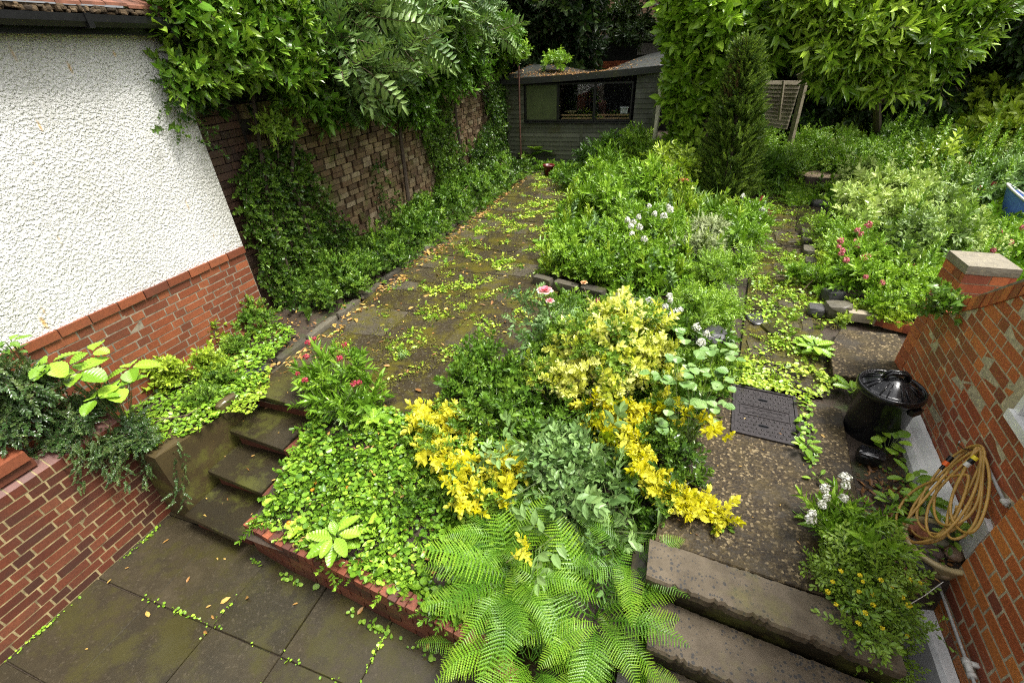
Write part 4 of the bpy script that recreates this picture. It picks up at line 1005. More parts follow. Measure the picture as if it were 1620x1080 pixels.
def cover(name, poly, hf, dens, tpls, size, mats, h=(0, .07), t=.5, tv=.3, tilt=.5, kind='stuff', clump=0., label=None, cat=None, mb=None, petiole=False):
    poly = np.asarray(poly); x_, y_ = poly[:, 0], poly[:, 1]; A = .5 * abs(np.dot(x_, np.roll(y_, 1)) - np.dot(y_, np.roll(x_, 1))); n = int(A * dens)
    X, Y = area(poly, n)
    if clump:
        nz = np.sin(X * 5.1 + 1.7 * np.sin(Y * 3.3)) * np.sin(Y * 4.7 + 1.3 * np.sin(X * 4.1)) + .6 * np.sin(X * 13.7 + Y * 3) * np.sin(Y * 12.1 - X * 5) + .4 * rng.normal(size=n)
        k = nz > clump - .2; X, Y = X[k], Y[k]; n = len(X)
        if n < 3: return
    hb = .5 + .5 * np.sin(X * 9 + 2 * np.sin(Y * 7)) * np.sin(Y * 8.3 + 1.1)
    Z = hf(X, Y) + h[0] + (h[1] - h[0]) * (rng.random(n) ** .6) * (.45 + .55 * hb)
    D = rng.normal(size=(n, 3)); D[:, 2] = np.abs(D[:, 2]) * .3; Up = np.tile([0, 0, 1.], (n, 1)) + rng.normal(size=(n, 3)) * tilt
    own = mb is None
    if own: mb = MB()
    scatter(mb, tpls, np.column_stack([X, Y, Z]), frames(D, Up), size * rng.lognormal(-.05, .33, n), t + rng.normal(size=n) * tv * .5 + .16 * np.sin(X * 6.3 + 2 * np.sin(Y * 5.1)) * np.sin(Y * 7.7))
    if not own: return
    o = mb.obj(name, mats)
    if kind: o['kind'] = kind
    if label: o['label'] = label; o['category'] = cat
    return o

# ------------------------------------------------------------------ planting helpers
def head_tpl(r=1., n=46, el=1.15):
    mb = MB(); d = rng.normal(size=(n, 3)); d[:, 2] = np.abs(d[:, 2]) - .25; d /= np.linalg.norm(d, axis=1, keepdims=True)
    P = d * np.array([r * .8, r * .8, r * el]) * rng.uniform(.75, 1.1, n)[:, None] + np.array([0, 0, r * .2]); T = np.cross(d, rng.normal(size=(n, 3)))
    for k in range(2):
        scatter(mb, [LEAF['roundw']], P - T * 0, frames(T * (1 if k else -1) + d * .5, d), r * .42 * rng.uniform(.8, 1.2, n), .5 + rng.normal(size=n) * .3)
    return mb
def flower_meshes(nm, mat, el=1.15): return [head_tpl(1., 46, el).data(nm, mat) for _ in range(3)]
FH = {'white': flower_meshes('flower_head_white', G['white']), 'pink': flower_meshes('flower_head_pink', G['pink'], 1.3), 'red': flower_meshes('flower_head_red', G['red'], .9),
      'yellow': flower_meshes('flower_head_yellow', G['yellowfl'], .8), 'orange': flower_meshes('flower_head_orange', G['orangefl'], .6), 'berry': flower_meshes('berry_cluster_brown', G['berry'], .6)}
def heads(root, key, pts, r, stalk=None, nm='flower_head', stemmat=STEM):
    for k, p in enumerate(pts):
        o = bpy.data.objects.new(nm, FH[key][k % 3]); col.objects.link(o); setpar(o, root)
        s = r * U_(.9, 1.45); o.location = p; o.scale = (s, s, s); o.rotation_euler = (U_(-.3, .3), U_(-.3, .3), U_(0, 6))
        if stalk is not None:
            mb = MB(); b = np.asarray(stalk) + np.append(rng.normal(size=2) * .05, 0); tube(mb, [b, (b + p) / 2 + rng.normal(size=3) * .02, p], [.004, .003, .002], 4); mb.obj('stem', stemmat, root)
def shrub(name, label, cat, mat, bl, sp, dens, size, base=None, n=4, group=None, sr=.010, smat=None, spread=.06, **kw):
    """bl: blobs given by pixel centre and pixel radius at their own ground height"""
    B = [blob(*b) if len(b) > 2 and not isinstance(b[0], np.ndarray) else b for b in bl]
    if base is None: base = np.array([B[0][0][0], B[0][0][1], 0.])
    m = [G[mat], STEM] if isinstance(mat, str) else mat
    return plant(name, label, cat, m, B, sp, dens, size, group, stems_to(base, B, n, spread), sr, smat or WOODL, **kw)
def hrn(v): return (lambda X, Y: v + 0 * X)

# ------------------------------------------------------------------ ferns
def frond_mesh(L=1., arch=.5, n=26, up0=.6, mat=None, curl=0., sh=0.):
    mb = MB(); t = np.linspace(0, 1, 12); cx = lambda s: (L * (s * .97 - .10 * s * s)); cz = lambda s: L * (up0 * s - arch * s * s)
    tube(mb, [(curl * s * s * L, cx(s), cz(s)) for s in t], np.linspace(.006, .0012, 12), 4, .05, 0)
    for i in range(n):
        s = .10 + .89 * (i / (n - 1)) ** .92; y0, z0 = cx(s), cz(s); dy, dz = cx(s + .01) - y0, cz(s + .01) - z0; T = np.array([2 * curl * s * .01 * L, dy, dz]); T /= np.linalg.norm(T)
        env = min(1, .12 + s * 2.3) * (1 - s ** 2.1) ** .85 + .02
        Nn_ = np.cross(np.array([1., 0, 0]), T); Nn_ *= np.sign(Nn_[2])
        for sd_ in (1, -1):
            pl = L * .215 * env * U_(.90, 1.06); w_ = L * .0155 * (.4 + .6 * env)
            d = np.array([sd_ * 1., 0, 0]) * .90 + T * (.42 + U_(-.05, .05)) + Nn_ * U_(-.12, .10); d /= np.linalg.norm(d); q = T - d * np.dot(T, d); q /= np.linalg.norm(q); nn = np.cross(d, q); nn *= np.sign(nn @ Nn_)
            K = 8; V = []; p0 = np.array([curl * s * s * L, y0, z0]); tt = U_(-.14, .14)
            for k in range(K + 1):
                f = k / K; ww = w_ * (1 - f) ** .55 * (1. if k < K else 0); c = p0 + d * pl * f - Nn_ * pl * .13 * f * f
                V += [c, c + q * ww + d * .55 * ww + nn * ww * .35, c - q * ww + d * .55 * ww + nn * ww * .35, c + q * ww * .5 + d * pl / K * .85 + nn * ww * .15, c - q * ww * .5 + d * pl / K * .85 + nn * ww * .15]
            F = []
            for k in range(K):
                a = k * 5; b = a + 5
                f1 = (a, a + 1, a + 3, b); f2 = (a, b, a + 4, a + 2)
                F += [f1, f2] if sd_ > 0 else [f1[::-1], f2[::-1]]
            mb.add(np.array(V), F, np.clip(.40 + .3 * (s - .5) + tt + np.repeat(np.linspace(-.15, .2, K + 1), 5), 0, 1))
    for k in range(len(mb.t)): mb.t[k] = np.clip(mb.t[k] + sh, 0, 1)
    return mb.data('frond', mat or G['fern'])
FR = [frond_mesh(arch=a, up0=u, curl=c, sh=h) for a, u, c, h in ((.50, .75, .10, .1), (.75, 1.05, -.12, -.2), (.50, .55, .18, -.05), (.85, 1.2, .05, .2), (.60, .65, -.25, -.3), (.7, .9, .0, .05), (.55, .5, .3, -.1), (.95, 1.1, -.2, .15))]
def fern(label, base, n, L, a0=0., a1=2 * math.pi, group='ferns in front of the stone steps', big=1.0):
    root = thing('fern', label, 'fern', base, group)
    for k in range(n):
        o = bpy.data.objects.new('frond', FR[rng.integers(0, 8)]); col.objects.link(o); o.parent = root
        a = a0 + (a1 - a0) * (k + U_(-.35, .35)) / n; s = L * U_(.7, 1.1); ring = U_(0, .06)
        o.location = (math.cos(a) * ring, math.sin(a) * ring, U_(-.02, .05)); o.rotation_euler = (U_(-.22, .4), U_(-.3, .3), a - math.pi / 2); o.scale = (s * U_(.9, 1.15), s, s)
    return root
def fbase(px, py, z): p = at(px, py, z); return (p[0], p[1], z)
fern('largest bright green fern with arching fronds over the brick edging', fbase(815, 925, -.34), 24, .74)
fern('bright green fern between the big fern and the long stone steps', fbase(940, 980, -.36), 22, .66)
fern('fern spilling out at the bottom edge below the big fern', fbase(840, 1050, -.46), 20, .56)
fern('fern leaning left over the patio corner below the brick edging', fbase(755, 1010, -.60), 13, .44)
fern('low fern at the bottom edge in front of the lowest stone step', fbase(990, 1090, -.52), 16, .48)
fern('darker fern rising behind the big fern beside the grey rose leaves', fbase(795, 860, -.28), 11, .52)
fern('upright fern frond clump against the left end of the stone steps', fbase(995, 890, -.2), 11, .46)

# ------------------------------------------------------------------ left border by the house
soilL = lambda X, Y: .03 + 0 * X
cot = [G['cotoneaster'], WOODL]
Bc = [(atx(50, 615, -4.0), np.array([.20, .26, .16])), (atx(130, 650, -4.0), np.array([.18, .28, .14])), (atx(30, 665, -4.0), np.array([.15, .2, .14])), (atx(180, 690, -3.85), np.array([.16, .20, .12])), (atx(95, 690, -3.95), np.array([.12, .2, .10])), (atx(215, 705, -3.72), np.array([.12, .16, .09])), (atx(-40, 600, -4.05), np.array([.2, .25, .18]))]
cr = plant('cotoneaster', 'dark small-leaved cotoneaster spilling over the low brick patio wall', 'shrub', cot, Bc, 'dense', 520, .12, None, stems_to((-4.1, 1.25, .05), Bc, 7, .08), .010, WOOD, hemi=-.9, up=.0, rnd=.6, lumps=.35)
mb = MB()
for (px, py, py2, x) in ((112, 690, 735, -3.80), (125, 690, 768, -3.80), (150, 690, 735, -3.78), (160, 700, 742, -3.77), (185, 700, 760, -3.76), (205, 700, 768, -3.74), (225, 700, 768, -3.70), (195, 690, 740, -3.74), (280, 700, 790, -3.50), (290, 720, 800, -3.49), (232, 690, 765, -3.7), (175, 690, 750, -3.75)):
    a, b = atx(px, py, x), atx(px + U_(-6, 6), py2, x + .02); n = 15
    P = np.array([a + (b - a) * f for f in np.linspace(0, 1, n)]) + rng.normal(size=(n, 3)) * .012
    D = np.tile((b - a) / np.linalg.norm(b - a), (n, 1)) + rng.normal(size=(n, 3)) * .45; scatter(mb, SP['dense'], P, frames(D, np.tile([1., 0, .4], (n, 1)) + rng.normal(size=(n, 3)) * .3), .085 * rng.uniform(.7, 1.2, n), .55 + rng.normal(size=n) * .15)
mb.obj('hanging_spray', cot, cr)
# broad leaved plant
def bigleaf(name, label, cat, mat, base, leaves, lf, group=None, stemr=.004):
    """leaves: list of (point, direction, size)"""
    root = thing(name, label, cat, base, group)
    for p, d, s in leaves:
        mb = MB(); d = np.array(d, float)
        scatter(mb, [lf], np.array([p]), frames(d[None], np.array([[U_(-.2, .2), U_(-.2, .2), 1.]])), s, U_(.35, .8)); mb.obj('leaf', [G[mat], STEM], root)
    mb = MB()
    for p, d, s in (leaves if len(leaves) < 40 else leaves[::5]): b = np.asarray(base) + np.append(rng.normal(size=2) * .03 * (len(leaves) > 40), 0); tube(mb, [b, (b + p) / 2 + np.array([0, 0, .03]), p], [stemr, stemr * .8, stemr * .6], 4)
    mb.obj('stem', STEM, root); return root
def detail_leaf(w=.6, curl=.2, fold=.18, n=8, veins=True, tipd=0.):
    """a broad leaf with ridged veins and toothed edge"""
    V = []; F = []; ys = np.linspace(0, 1, n * 2 + 1)
    for j, y in enumerate(ys):
        ww = w / 2 * math.sin(math.pi * y ** .8) ** .75 * (1.04 if j % 2 else .96) if 0 < y < 1 else 0.
        for k in (-2, -1, 0, 1, 2):
            x = ww * k / 2; z = fold * abs(x) - curl * y * y + (.018 * (1 if j % 2 else -1) * (abs(k) > 0) if veins else 0)
            V.append((x, y - (.0 if k == 0 else -.04 * abs(k)) * (1 if 0 < y < 1 else 0), z))
    for j in range(len(ys) - 1):
        for k in range(4): a = j * 5 + k; F.append((a, a + 1, a + 6, a + 5))
    mb = MB(); mb.add(np.array(V), F, 0.); return mb.tpl()
BL = detail_leaf(.75); BLn = detail_leaf(.5); BLr = detail_leaf(.95, .12)
def ringleaves(px, py, x, n, s, tilt=.2, a0=0):
    c = atx(px, py, x); return [(c + .02 * np.array([math.cos(a), math.sin(a), 0]), (math.cos(a), math.sin(a), tilt * U_(-1, 1)), s * U_(.8, 1.15)) for a in a0 + np.arange(n) * 2 * math.pi / n + rng.normal(size=n) * .2]
LVS = ringleaves(78, 573, -3.95, 4, .15) + ringleaves(125, 588, -3.9, 5, .17, a0=.4) + ringleaves(205, 582, -3.85, 4, .17, a0=1.) + ringleaves(152, 630, -3.75, 4, .14, a0=.3) + ringleaves(180, 615, -3.78, 4, .17, a0=.9) + ringleaves(145, 556, -4.0, 3, .15)
bigleaf('hydrangea', 'broad light green toothed leaves rising above the dark shrub by the brick wall', 'plant', 'fresh', (-3.95, 1.55, .03), LVS, BL)
LVS = ringleaves(15, 540, -4.05, 5, .09) + ringleaves(25, 556, -4.05, 4, .08) + ringleaves(5, 552, -4.05, 4, .08)
bigleaf('young_shoot', 'young thin leafy shoot against the white wall at the left edge', 'plant', 'mid', (-4.1, 1.3, .1), LVS, BLn)
shrub('bramble', 'yellowish green lobed bramble growing against the red brick plinth', 'plant', 'lime', [(300, 545, 34, .03), (245, 560, 26, .03), (270, 590, 30, .03), (330, 580, 26, .03), (345, 535, 22, .03)], 'toothy', 420, .10, n=4, t=.3)
shrub('geranium', 'round leaved geranium with a tipped flowerpot in it beside the path', 'plant', 'mid', [(400, 505, 30, .05), (350, 515, 22, .05), (375, 545, 20, .03), (345, 600, 24, .0), (318, 625, 24, .0)], 'smallr', 500, .07, n=2, t=.55)
cover('ground_cover', [(-4.28, .9), (-3.60, 1.5), (-3.56, 2.3), (-3.75, 3.3), (-4.28, 3.4)], soilL, 2600, [LEAF['roundw'], LEAF['heartw']], .028, [G['fresh'], STEM], (0, .10), .40)
cover('ground_cover', pix([(300, 650), (395, 655), (425, 620), (430, 588), (385, 560), (330, 570)]), hrn(-.02), 3600, [LEAF['roundw']], .026, [G['lime'], STEM], (0, .07), .35)
def tuft(label, base, n, L, mat='mid', w=.06, cat='grass tuft', lean=.6, up=1.0, group=None, name='grass_tuft'):
    mb = MB()
    for k in range(n):
        a = U_(0, 2 * math.pi); l = L * U_(.6, 1.1); ln = lean * U_(.4, 1.2); V = []; K = 5; dx, dy = math.cos(a), math.sin(a)
        for j in range(K + 1):
            f = j / K; h = l * (up * f - .55 * ln * f * f); o_ = l * ln * f ** 1.3; ww = w * L * .5 * (1 - f ** 2) + .0005
            V += [(o_ * dx - dy * ww, o_ * dy + dx * ww, h), (o_ * dx, o_ * dy, h - ww * .4), (o_ * dx + dy * ww, o_ * dy - dx * ww, h)]
        F = [(3 * j + i, 3 * j + i + 1, 3 * j + i + 4, 3 * j + i + 3) for j in range(K) for i in range(2)]
        mb.add(np.array(V) + np.array(base) + np.append(rng.normal(size=2) * .02, 0), F, U_(.2, .8))
    return tag(mb.obj(name, [G[mat]]), label, cat, group)
tuft('upright green grass tuft against the brick plinth', atx(322, 530, -4.05) * [1, 1, 0] + [0, 0, .03], 26, .30, 'mid', .07)
tuft('tiny grey green grass tuft growing from a joint in the mossy path', at(637, 565, 0), 26, .10, 'grey', .05, lean=.9)
pot = at(372, 528, .1); mb = MB(); lathe(mb, [(.045, -.10), (.065, .0), (.078, .0), (.078, .03), (.068, .03), (.06, .0), (.04, -.09), (.001, -.09)], (0, 0, 0), 24)
po = mb.obj('flowerpot', TERR, None, True); tag(po, 'tipped terracotta flowerpot lying in the leaves by the brick plinth', 'flowerpot')
po.location = pot; po.rotation_euler = (-.2, -1.25, .5)
mb = MB(); 
for a_, b_ in (((212, 664), (290, 660)), ((240, 668), (300, 655)), ((290, 660), (325, 640))): tube(mb, [at(*a_, .10), at((a_[0] + b_[0]) / 2, (a_[1] + b_[1]) / 2 - 1, .12), at(*b_, .08)], [.004, .0035, .002], 5)
mb.obj('dead_twig', WOODL).update_tag(); tag(bpy.data.objects['dead_twig'], 'thin dead twigs lying over the leaves above the concrete cheek', 'twig')

# ------------------------------------------------------------------ red valerian by the steps, bank planting
def valerian(label, bl, hp, key, r, base, mat='grey', sp='lance', dens=330, size=.14, z=None, group=None, t=.5, name='valerian', n=5, **kw):
    o = shrub(name, label, 'flowering plant', mat, bl, sp, dens, size, base=base, n=n, group=group, sr=.006, smat=STEM, t=t, **kw)
    heads(o, key, [at(px, py, zz) for px, py, zz in hp], r, base)
    return o
b0 = at(545, 665, 0)
valerian('leafy red valerian with small crimson flower heads at the head of the garden steps', [(510, 595, 17, .1), (560, 590, 17, .1), (545, 640, 22, 0), (500, 635, 15, 0), (580, 640, 15, 0), (540, 668, 16, -.05), (520, 570, 12, .15), (560, 560, 11, .2), (490, 610, 12, .1), (585, 610, 12, .05), (530, 615, 18, .05)],
         [(488, 543, .35), (498, 536, .33), (471, 592, .3), (483, 602, .3), (560, 608, .33), (568, 606, .34), (485, 565, .32), (545, 546, .33), (538, 568, .3)], 'red', .023, (b0[0], b0[1], -.02), mat='fresh', t=.22, dens=190, size=.17, n=9)
bigleaf('leaf_rosette', 'small upright bright leaf rosette on the bank right of the valerian', 'plant', 'fresh', at(592, 668, -.02), [(at(592, 662, .03), (math.cos(a), math.sin(a), .6), .12 * U_(.8, 1.1)) for a in np.arange(9) * .7], BLn)
bank = [(-2.70, 1.40), (-2.72, 2.35), (-2.2, 2.5), (-1.3, 2.45), (-.6, 2.2), (-.5, 1.2), (-1.1, 1.20), (-1.5, 1.27), (-1.9, 1.30), (-2.3, 1.35)]
cover('ground_cover', bank, lambda X, Y: h_front(X, Y), 2700, [LEAF['heartw'], LEAF['roundw']], .034, [G['fresh'], STEM], (.0, .15), .30, .6, .55, clump=-.75)
cover('ground_cover', bank, lambda X, Y: h_front(X, Y), 1000, SP['smallr'], .085, [G['fresh'], STEM], (0, .09), .22, .5, .8, clump=-.5)
cover('leaf_litter', bank, lambda X, Y: h_front(X, Y), 130, [LEAF['oval'], LEAF['lance']], .035, [G['litter']], (0, .12), .5, .7, .5)
fx = at(540, 872, -.38)
LVS = [((fx[0] + .03 * math.cos(a), fx[1] + .03 * math.sin(a), fx[2] + .10 + .05 * (k % 3)), (math.cos(a), math.sin(a), .35 - .15 * (k % 3)), U_(.12, .18)) for k, a in enumerate(np.arange(13) * 2.4)]
bigleaf('foxglove_rosette', 'rosette of large wet green leaves overhanging the brick edging', 'plant', 'fresh', (fx[0], fx[1], -.42), LVS, BLn)
fx = at(472, 838, -.38)
bigleaf('leaf_rosette', 'two or three broad pale leaves at the left end of the brick edging', 'plant', 'lime', (fx[0], fx[1], -.42), [((fx[0], fx[1], -.34), (math.cos(a), math.sin(a), .2), .10) for a in (.3, 1.8, 3.3, 4.9)], BL)
for k, (px, py) in enumerate(((520, 748), (499, 763), (550, 771), (494, 775), (457, 827))):
    r_ = thing('orange_flower', ['orange flower highest on the green bank', 'orange flower nearest the garden steps', 'orange flower furthest right on the green bank', 'dull orange flower just below the topmost pair on the bank', 'orange flower lowest on the bank near the brick edging'][k], 'flower', at(px, py, -.22), 'orange flowers on the green bank')
    p = at(px, py, -.22); o = bpy.data.objects.new('flower_head', FH['orange'][k % 3]); col.objects.link(o); o.parent = r_; o.scale = (.016,) * 3
    mb = MB(); tube(mb, [(0, 0, -.14), (.005, 0, -.06), (0, 0, 0)], .002, 4); o = mb.obj('stem', STEM); o.parent = r_
def fill(poly, n, r0, r1, zf):
    X, Y = area(poly, n); out = []
    for px, py in zip(X, Y):
        z = zf(px, py) + U_(-.05, .07); p = at(px, py, z); out.append((p, np.ones(3) * U_(r0, r1) * depth(p) / FPX))
    return out
def fshrub(name, label, cat, mat, B, sp, dens, size, base, n=5, sr=.008, smat=None, under=None, **kw):
    kw.setdefault('split', 1); dens *= 1.35
    root = plant(name, label, cat, [G[mat], STEM], B, sp, dens, size, None, stems_to(base, B, n, .06), sr, smat or WOODL, **kw)
    if under:
        mb = MB()
        for c, r in B:
            if rng.random() < under[1]: mass(mb, c + rng.normal(size=3) * r * .35, r * 1.1, SP['small'], 260, .12, t=under[2], lumps=.5)
        mb.obj('green_foliage', [G[under[0]], STEM], root)
    return root
# ---- golden shrubs
fshrub('golden_shrub', 'low shrub with plain bright yellow leaves above the ferns', 'shrub', 'gold', fill([(645, 650), (700, 655), (750, 655), (830, 730), (825, 790), (760, 812), (715, 800), (690, 730)], 46, 10, 20, lambda x, y: .07 - (y - 650) * .0011) + [(at(740, 610, .15), np.ones(3) * .04)], 'vari', 430, .092, at(755, 740, -.25), 6, t=.74, lumps=.55, under=('mid', .45, .6))
fshrub('green_shrub', 'dense dark green small-leaved shrub in the middle of the bed', 'shrub', 'mid', fill([(690, 625), (760, 560), (850, 530), (910, 620), (940, 700), (860, 730), (780, 690), (700, 690)], 52, 16, 32, lambda x, y: .22 - (y - 560) * .0016), 'small', 270, .13, at(820, 690, -.15), 6, t=.42)
fshrub('ivy_mound', 'glossy rounded green leaves filling the gap beside the golden shrub', 'shrub', 'mid', fill([(610, 680), (660, 680), (700, 800), (720, 830), (640, 800)], 14, 12, 24, lambda x, y: -.22) + fill([(820, 730), (900, 700), (1010, 740), (1040, 830), (960, 800), (850, 790)], 26, 16, 30, lambda x, y: -.12), 'smallr', 280, .12, at(880, 790, -.3), 4, t=.25)
fshrub('variegated_euonymus', 'large cream and yellow variegated euonymus bush in the centre of the garden', 'shrub', 'cream', fill([(820, 590), (850, 560), (880, 575), (900, 520), (930, 478), (985, 470), (1010, 490), (1045, 540), (1062, 590), (1040, 650), (990, 630), (930, 620), (860, 610)], 74, 9, 23, lambda x, y: .62 - abs(x - 960) * .0016 - max(0, y - 520) * .0030), 'vari', 440, .095, at(960, 680, -.05), 8, .012, t=.60, tv=.6, lumps=.55, under=('mid', .55, .6))
fshrub('euonymus_skirt', 'green and gold lower branches hanging below the big variegated bush', 'shrub', 'gold', fill([(920, 620), (1050, 640), (1085, 660), (1040, 720), (1000, 720), (950, 690)], 26, 8, 16, lambda x, y: .25 - (y - 620) * .0015), 'vari', 430, .092, at(980, 700, -.05), 5, t=.5, tv=.7, under=('mid', .7, .5))
tr_ = []
for (a, b, zz, rr) in (((985, 650), (1010, 700), .15, 17), ((1000, 700), (1020, 745), .1, 17), ((1020, 750), (1045, 780), .06, 16), ((1050, 780), (1085, 795), .06, 15), ((1090, 795), (1125, 812), .06, 13), ((1125, 812), (1150, 822), .05, 8), ((930, 650), (965, 690), .1, 22)):
    for f in (0, .5, 1.): tr_.append((at(a[0] + (b[0] - a[0]) * f, a[1] + (b[1] - a[1]) * f, zz), np.ones(3) * rr * 3.0 / FPX))
plant('trailing_euonymus', 'trailing yellow variegated branch reaching out over the gravelly concrete', 'shrub', [G['gold'], STEM], tr_, 'vari', 640, .078, None, [[at(965, 690, 0), at(1015, 740, .08), at(1060, 785, .05), at(1150, 825, .04)]], .008, WOODL, t=.65, tv=.5, lumps=.3)
tr_ = [(at(x, y, z), np.ones(3) * r * 3.0 / FPX) for x, y, z, r in ((1080, 655, .35, 10), (1105, 668, .33, 12), (1130, 680, .32, 9), (1150, 692, .3, 7), (1166, 700, .3, 4))]
plant('yellow_branch', 'slender branch of yellow leaves pointing at the manhole cover', 'branch', [G['gold'], STEM], tr_, 'vari', 420, .075, None, [[at(1030, 640, .2), at(1080, 655, .34), at(1130, 682, .32), at(1168, 702, .3)]], .004, WOODL, t=.6)
tr_ = [(at(x, y, z), np.ones(3) * r * 3.0 / FPX) for x, y, z, r in ((815, 880, .0, 8), (830, 870, .02, 9), (800, 888, -.02, 6))]
plant('yellow_branch', 'small sprig of yellow leaves poking out between the fern fronds', 'branch', [G['gold'], STEM], tr_, 'vari', 420, .075, None, [[at(840, 840, -.1), at(830, 868, .02), at(800, 890, 0)]], .003, WOODL, t=.6)
fshrub('rose_bush', 'grey green rose bush without flowers behind the big fern', 'shrub', 'grey', fill([(850, 710), (920, 690), (1000, 790), (1025, 860), (960, 900), (900, 860), (845, 800)], 44, 12, 26, lambda x, y: .02 - (y - 700) * .0012) + fill([(720, 720), (790, 720), (790, 770), (730, 770)], 3, 9, 15, lambda x, y: -.05), 'rose', 105, .26, at(930, 830, -.3), 7, .006, STEM, t=.5)
# ---- roses with flowers
def rose(p, r, cols, root, lab):
    mb = MB(); p = np.asarray(p)
    for ring, (nn, rr, tilt, tt) in enumerate(((6, 1., .15, .9), (5, .8, .55, .55), (5, .55, 1.1, .25), (3, .3, 1.8, .1))):
        A = ring * .5 + np.arange(nn) * 2 * math.pi / nn; D = np.column_stack([np.cos(A), np.sin(A), np.full(nn, tilt)]); Up = np.column_stack([-np.cos(A) * .7, -np.sin(A) * .7, np.ones(nn)])
        scatter(mb, [LEAF['roundw']], np.tile(p, (nn, 1)), frames(D, Up), r * rr * 1.15, tt + rng.normal(size=nn) * .08)
    o = mb.obj('rose_flower', cols, root); return o
rp = leafmat('rose_pink', (.62, .03, .10), (.80, .22, .28), (.85, .62, .58), .5, .3); ro = leafmat('rose_orange', (.75, .22, .06), (.80, .38, .16), (.82, .5, .3), .5, .3)
bl = [(at(830, 480, .55), np.ones(3) * .10), (at(870, 500, .5), np.ones(3) * .10), (at(820, 510, .45), np.ones(3) * .06), (at(900, 500, .4), np.ones(3) * .07), (at(850, 530, .35), np.ones(3) * .09), (at(925, 470, .5), np.ones(3) * .045)]
rb = plant('rose', 'tall rose with one pink and white flower and one orange flower above the yellow bush', 'flowering plant', [G['grey'], STEM], bl, 'rose', 120, .15, None,
           [[at(905, 575, .1), at(880, 530, .35), at(862, 470, .68)], [at(1000, 570, .1), at(950, 520, .35), at(924, 455, .62)], [at(905, 575, .1), at(845, 540, .3), at(830, 470, .58)], [at(900, 580, .1), at(890, 540, .3), at(890, 490, .45)]], .006, WOODL, t=.35)
rose(at(862, 460, .74), .072, [rp], rb, ''); rose(at(870, 476, .67), .040, [rp], rb, ''); rose(at(924, 447, .66), .034, [ro], rb, '')
# ---- hazel-like shrub beside the euonymus
hz = []
for (px, py, z) in ((1060, 570, .6), (1110, 560, .6), (1140, 550, .6), (1040, 600, .5), (1090, 610, .55), (1130, 590, .55), (1150, 610, .5), (1070, 640, .4), (1110, 640, .45), (1050, 670, .3), (1140, 645, .4), (1080, 530, .6), (1160, 560, .55), (1095, 585, .6), (1125, 660, .35), (1060, 610, .5)):
    for a in np.arange(5) * 1.26 + U_(0, 2): hz.append((at(px + U_(-12, 12), py + U_(-10, 10), z + U_(-.05, .05)), (math.cos(a), math.sin(a), U_(-.3, .25)), U_(.06, .095)))
bigleaf('hazel_shrub', 'young hazel with round soft leaves and dark stems left of the manhole cover', 'shrub', 'soft', (at(1085, 720, 0)[0], at(1085, 720, 0)[1], 0), hz[:78], BLr, stemr=.003)
shrub('dark_shrub', 'shadowy dark small-leaved shrub at the left edge of the concrete pad', 'shrub', 'ivy_dark', [(1070, 720, 32, 0), (1075, 760, 26, 0), (1040, 690, 34, 0), (1100, 765, 12, 0), (1040, 800, 24, -.05)], 'small', 420, .09, n=4, t=.6)

# ------------------------------------------------------------------ bottom right border
b0 = at(1350, 850, 0)
valerian('white flowered valerian leaning over the gravelly concrete pad', [(1330, 820, 30, 0), (1350, 850, 34, 0), (1380, 840, 26, 0), (1320, 850, 22, 0), (1370, 880, 30, 0), (1310, 830, 14, .1)],
         [(1284, 812, .35), (1303, 774, .38), (1307, 788, .36), (1335, 758, .4), (1337, 770, .38), (1282, 822, .33), (1333, 790, .3), (1300, 800, .33)], 'white', .022, (b0[0], b0[1], -.05), mat='fresh', sp='lance', t=.35, size=.13)
cy = shrub('corydalis', 'lacy yellow flowered corydalis cascading over the end of the stone steps', 'flowering plant', 'mid', [(1362, 920, 44, -.05), (1335, 940, 32, -.05), (1382, 955, 38, -.1), (1366, 990, 38, -.12), (1384, 1020, 32, -.2), (1400, 922, 24, -.1), (1350, 890, 30, 0), (1390, 1060, 28, -.3), (1328, 905, 22, 0), (1406, 975, 20, -.15)], 'feather', 200, .13, n=3, sr=.005, smat=STEM, t=.72)
heads(cy, 'yellow', [at(px, py, z + .12) for px, py, z in ((1330, 903, .12), (1360, 910, .14), (1365, 920, .14), (1393, 918, .13), (1317, 920, .1), (1359, 936, .13), (1427, 945, .1), (1309, 936, .08), (1381, 957, .1), (1368, 970, .08), (1322, 956, .08), (1437, 957, .05), (1358, 986, .0), (1396, 994, .0), (1435, 1005, -.05), (1456, 922, .0), (1423, 1028, -.15), (1427, 1067, -.25), (1410, 928, .1), (1440, 917, .1), (1380, 940, .1))], .010)
def weed(label, px, py, z, n, s, mat='fresh', lf=None, h=.08, tilt=.35, name='weed', grp=None, pz=None):
    c = at(px, py, z if pz is None else pz); L_ = []
    for k in range(n):
        a = k * 2.4 + U_(-.3, .3); f = U_(.2, 1); L_.append((np.array([c[0] + .05 * f * math.cos(a), c[1] + .05 * f * math.sin(a), z + h * U_(.4, 1.1)]), (math.cos(a), math.sin(a), tilt * U_(0, 1.5)), s * U_(.7, 1.2)))
    return bigleaf(name, label, 'plant', mat, (c[0], c[1], z - .03), L_, lf or BLn, grp, .0025)
weed('leafy weed standing in front of the dustbin', 1400, 720, -.05, 12, .09, h=.16, lf=BLr)
weed('young plant with stalked leaves above the hose loop beside the white plinth', 1432, 768, -.05, 9, .085, h=.13)
weed('broad leaved plant under the coiled hose', 1455, 805, -.03, 14, .10, h=.1)
weed('bright green herb under the hose next to the house corner', 1500, 858, -.03, 18, .07, h=.14)
weed('low bright weed left of the slate pieces', 1410, 800, -.04, 7, .07, h=.05)
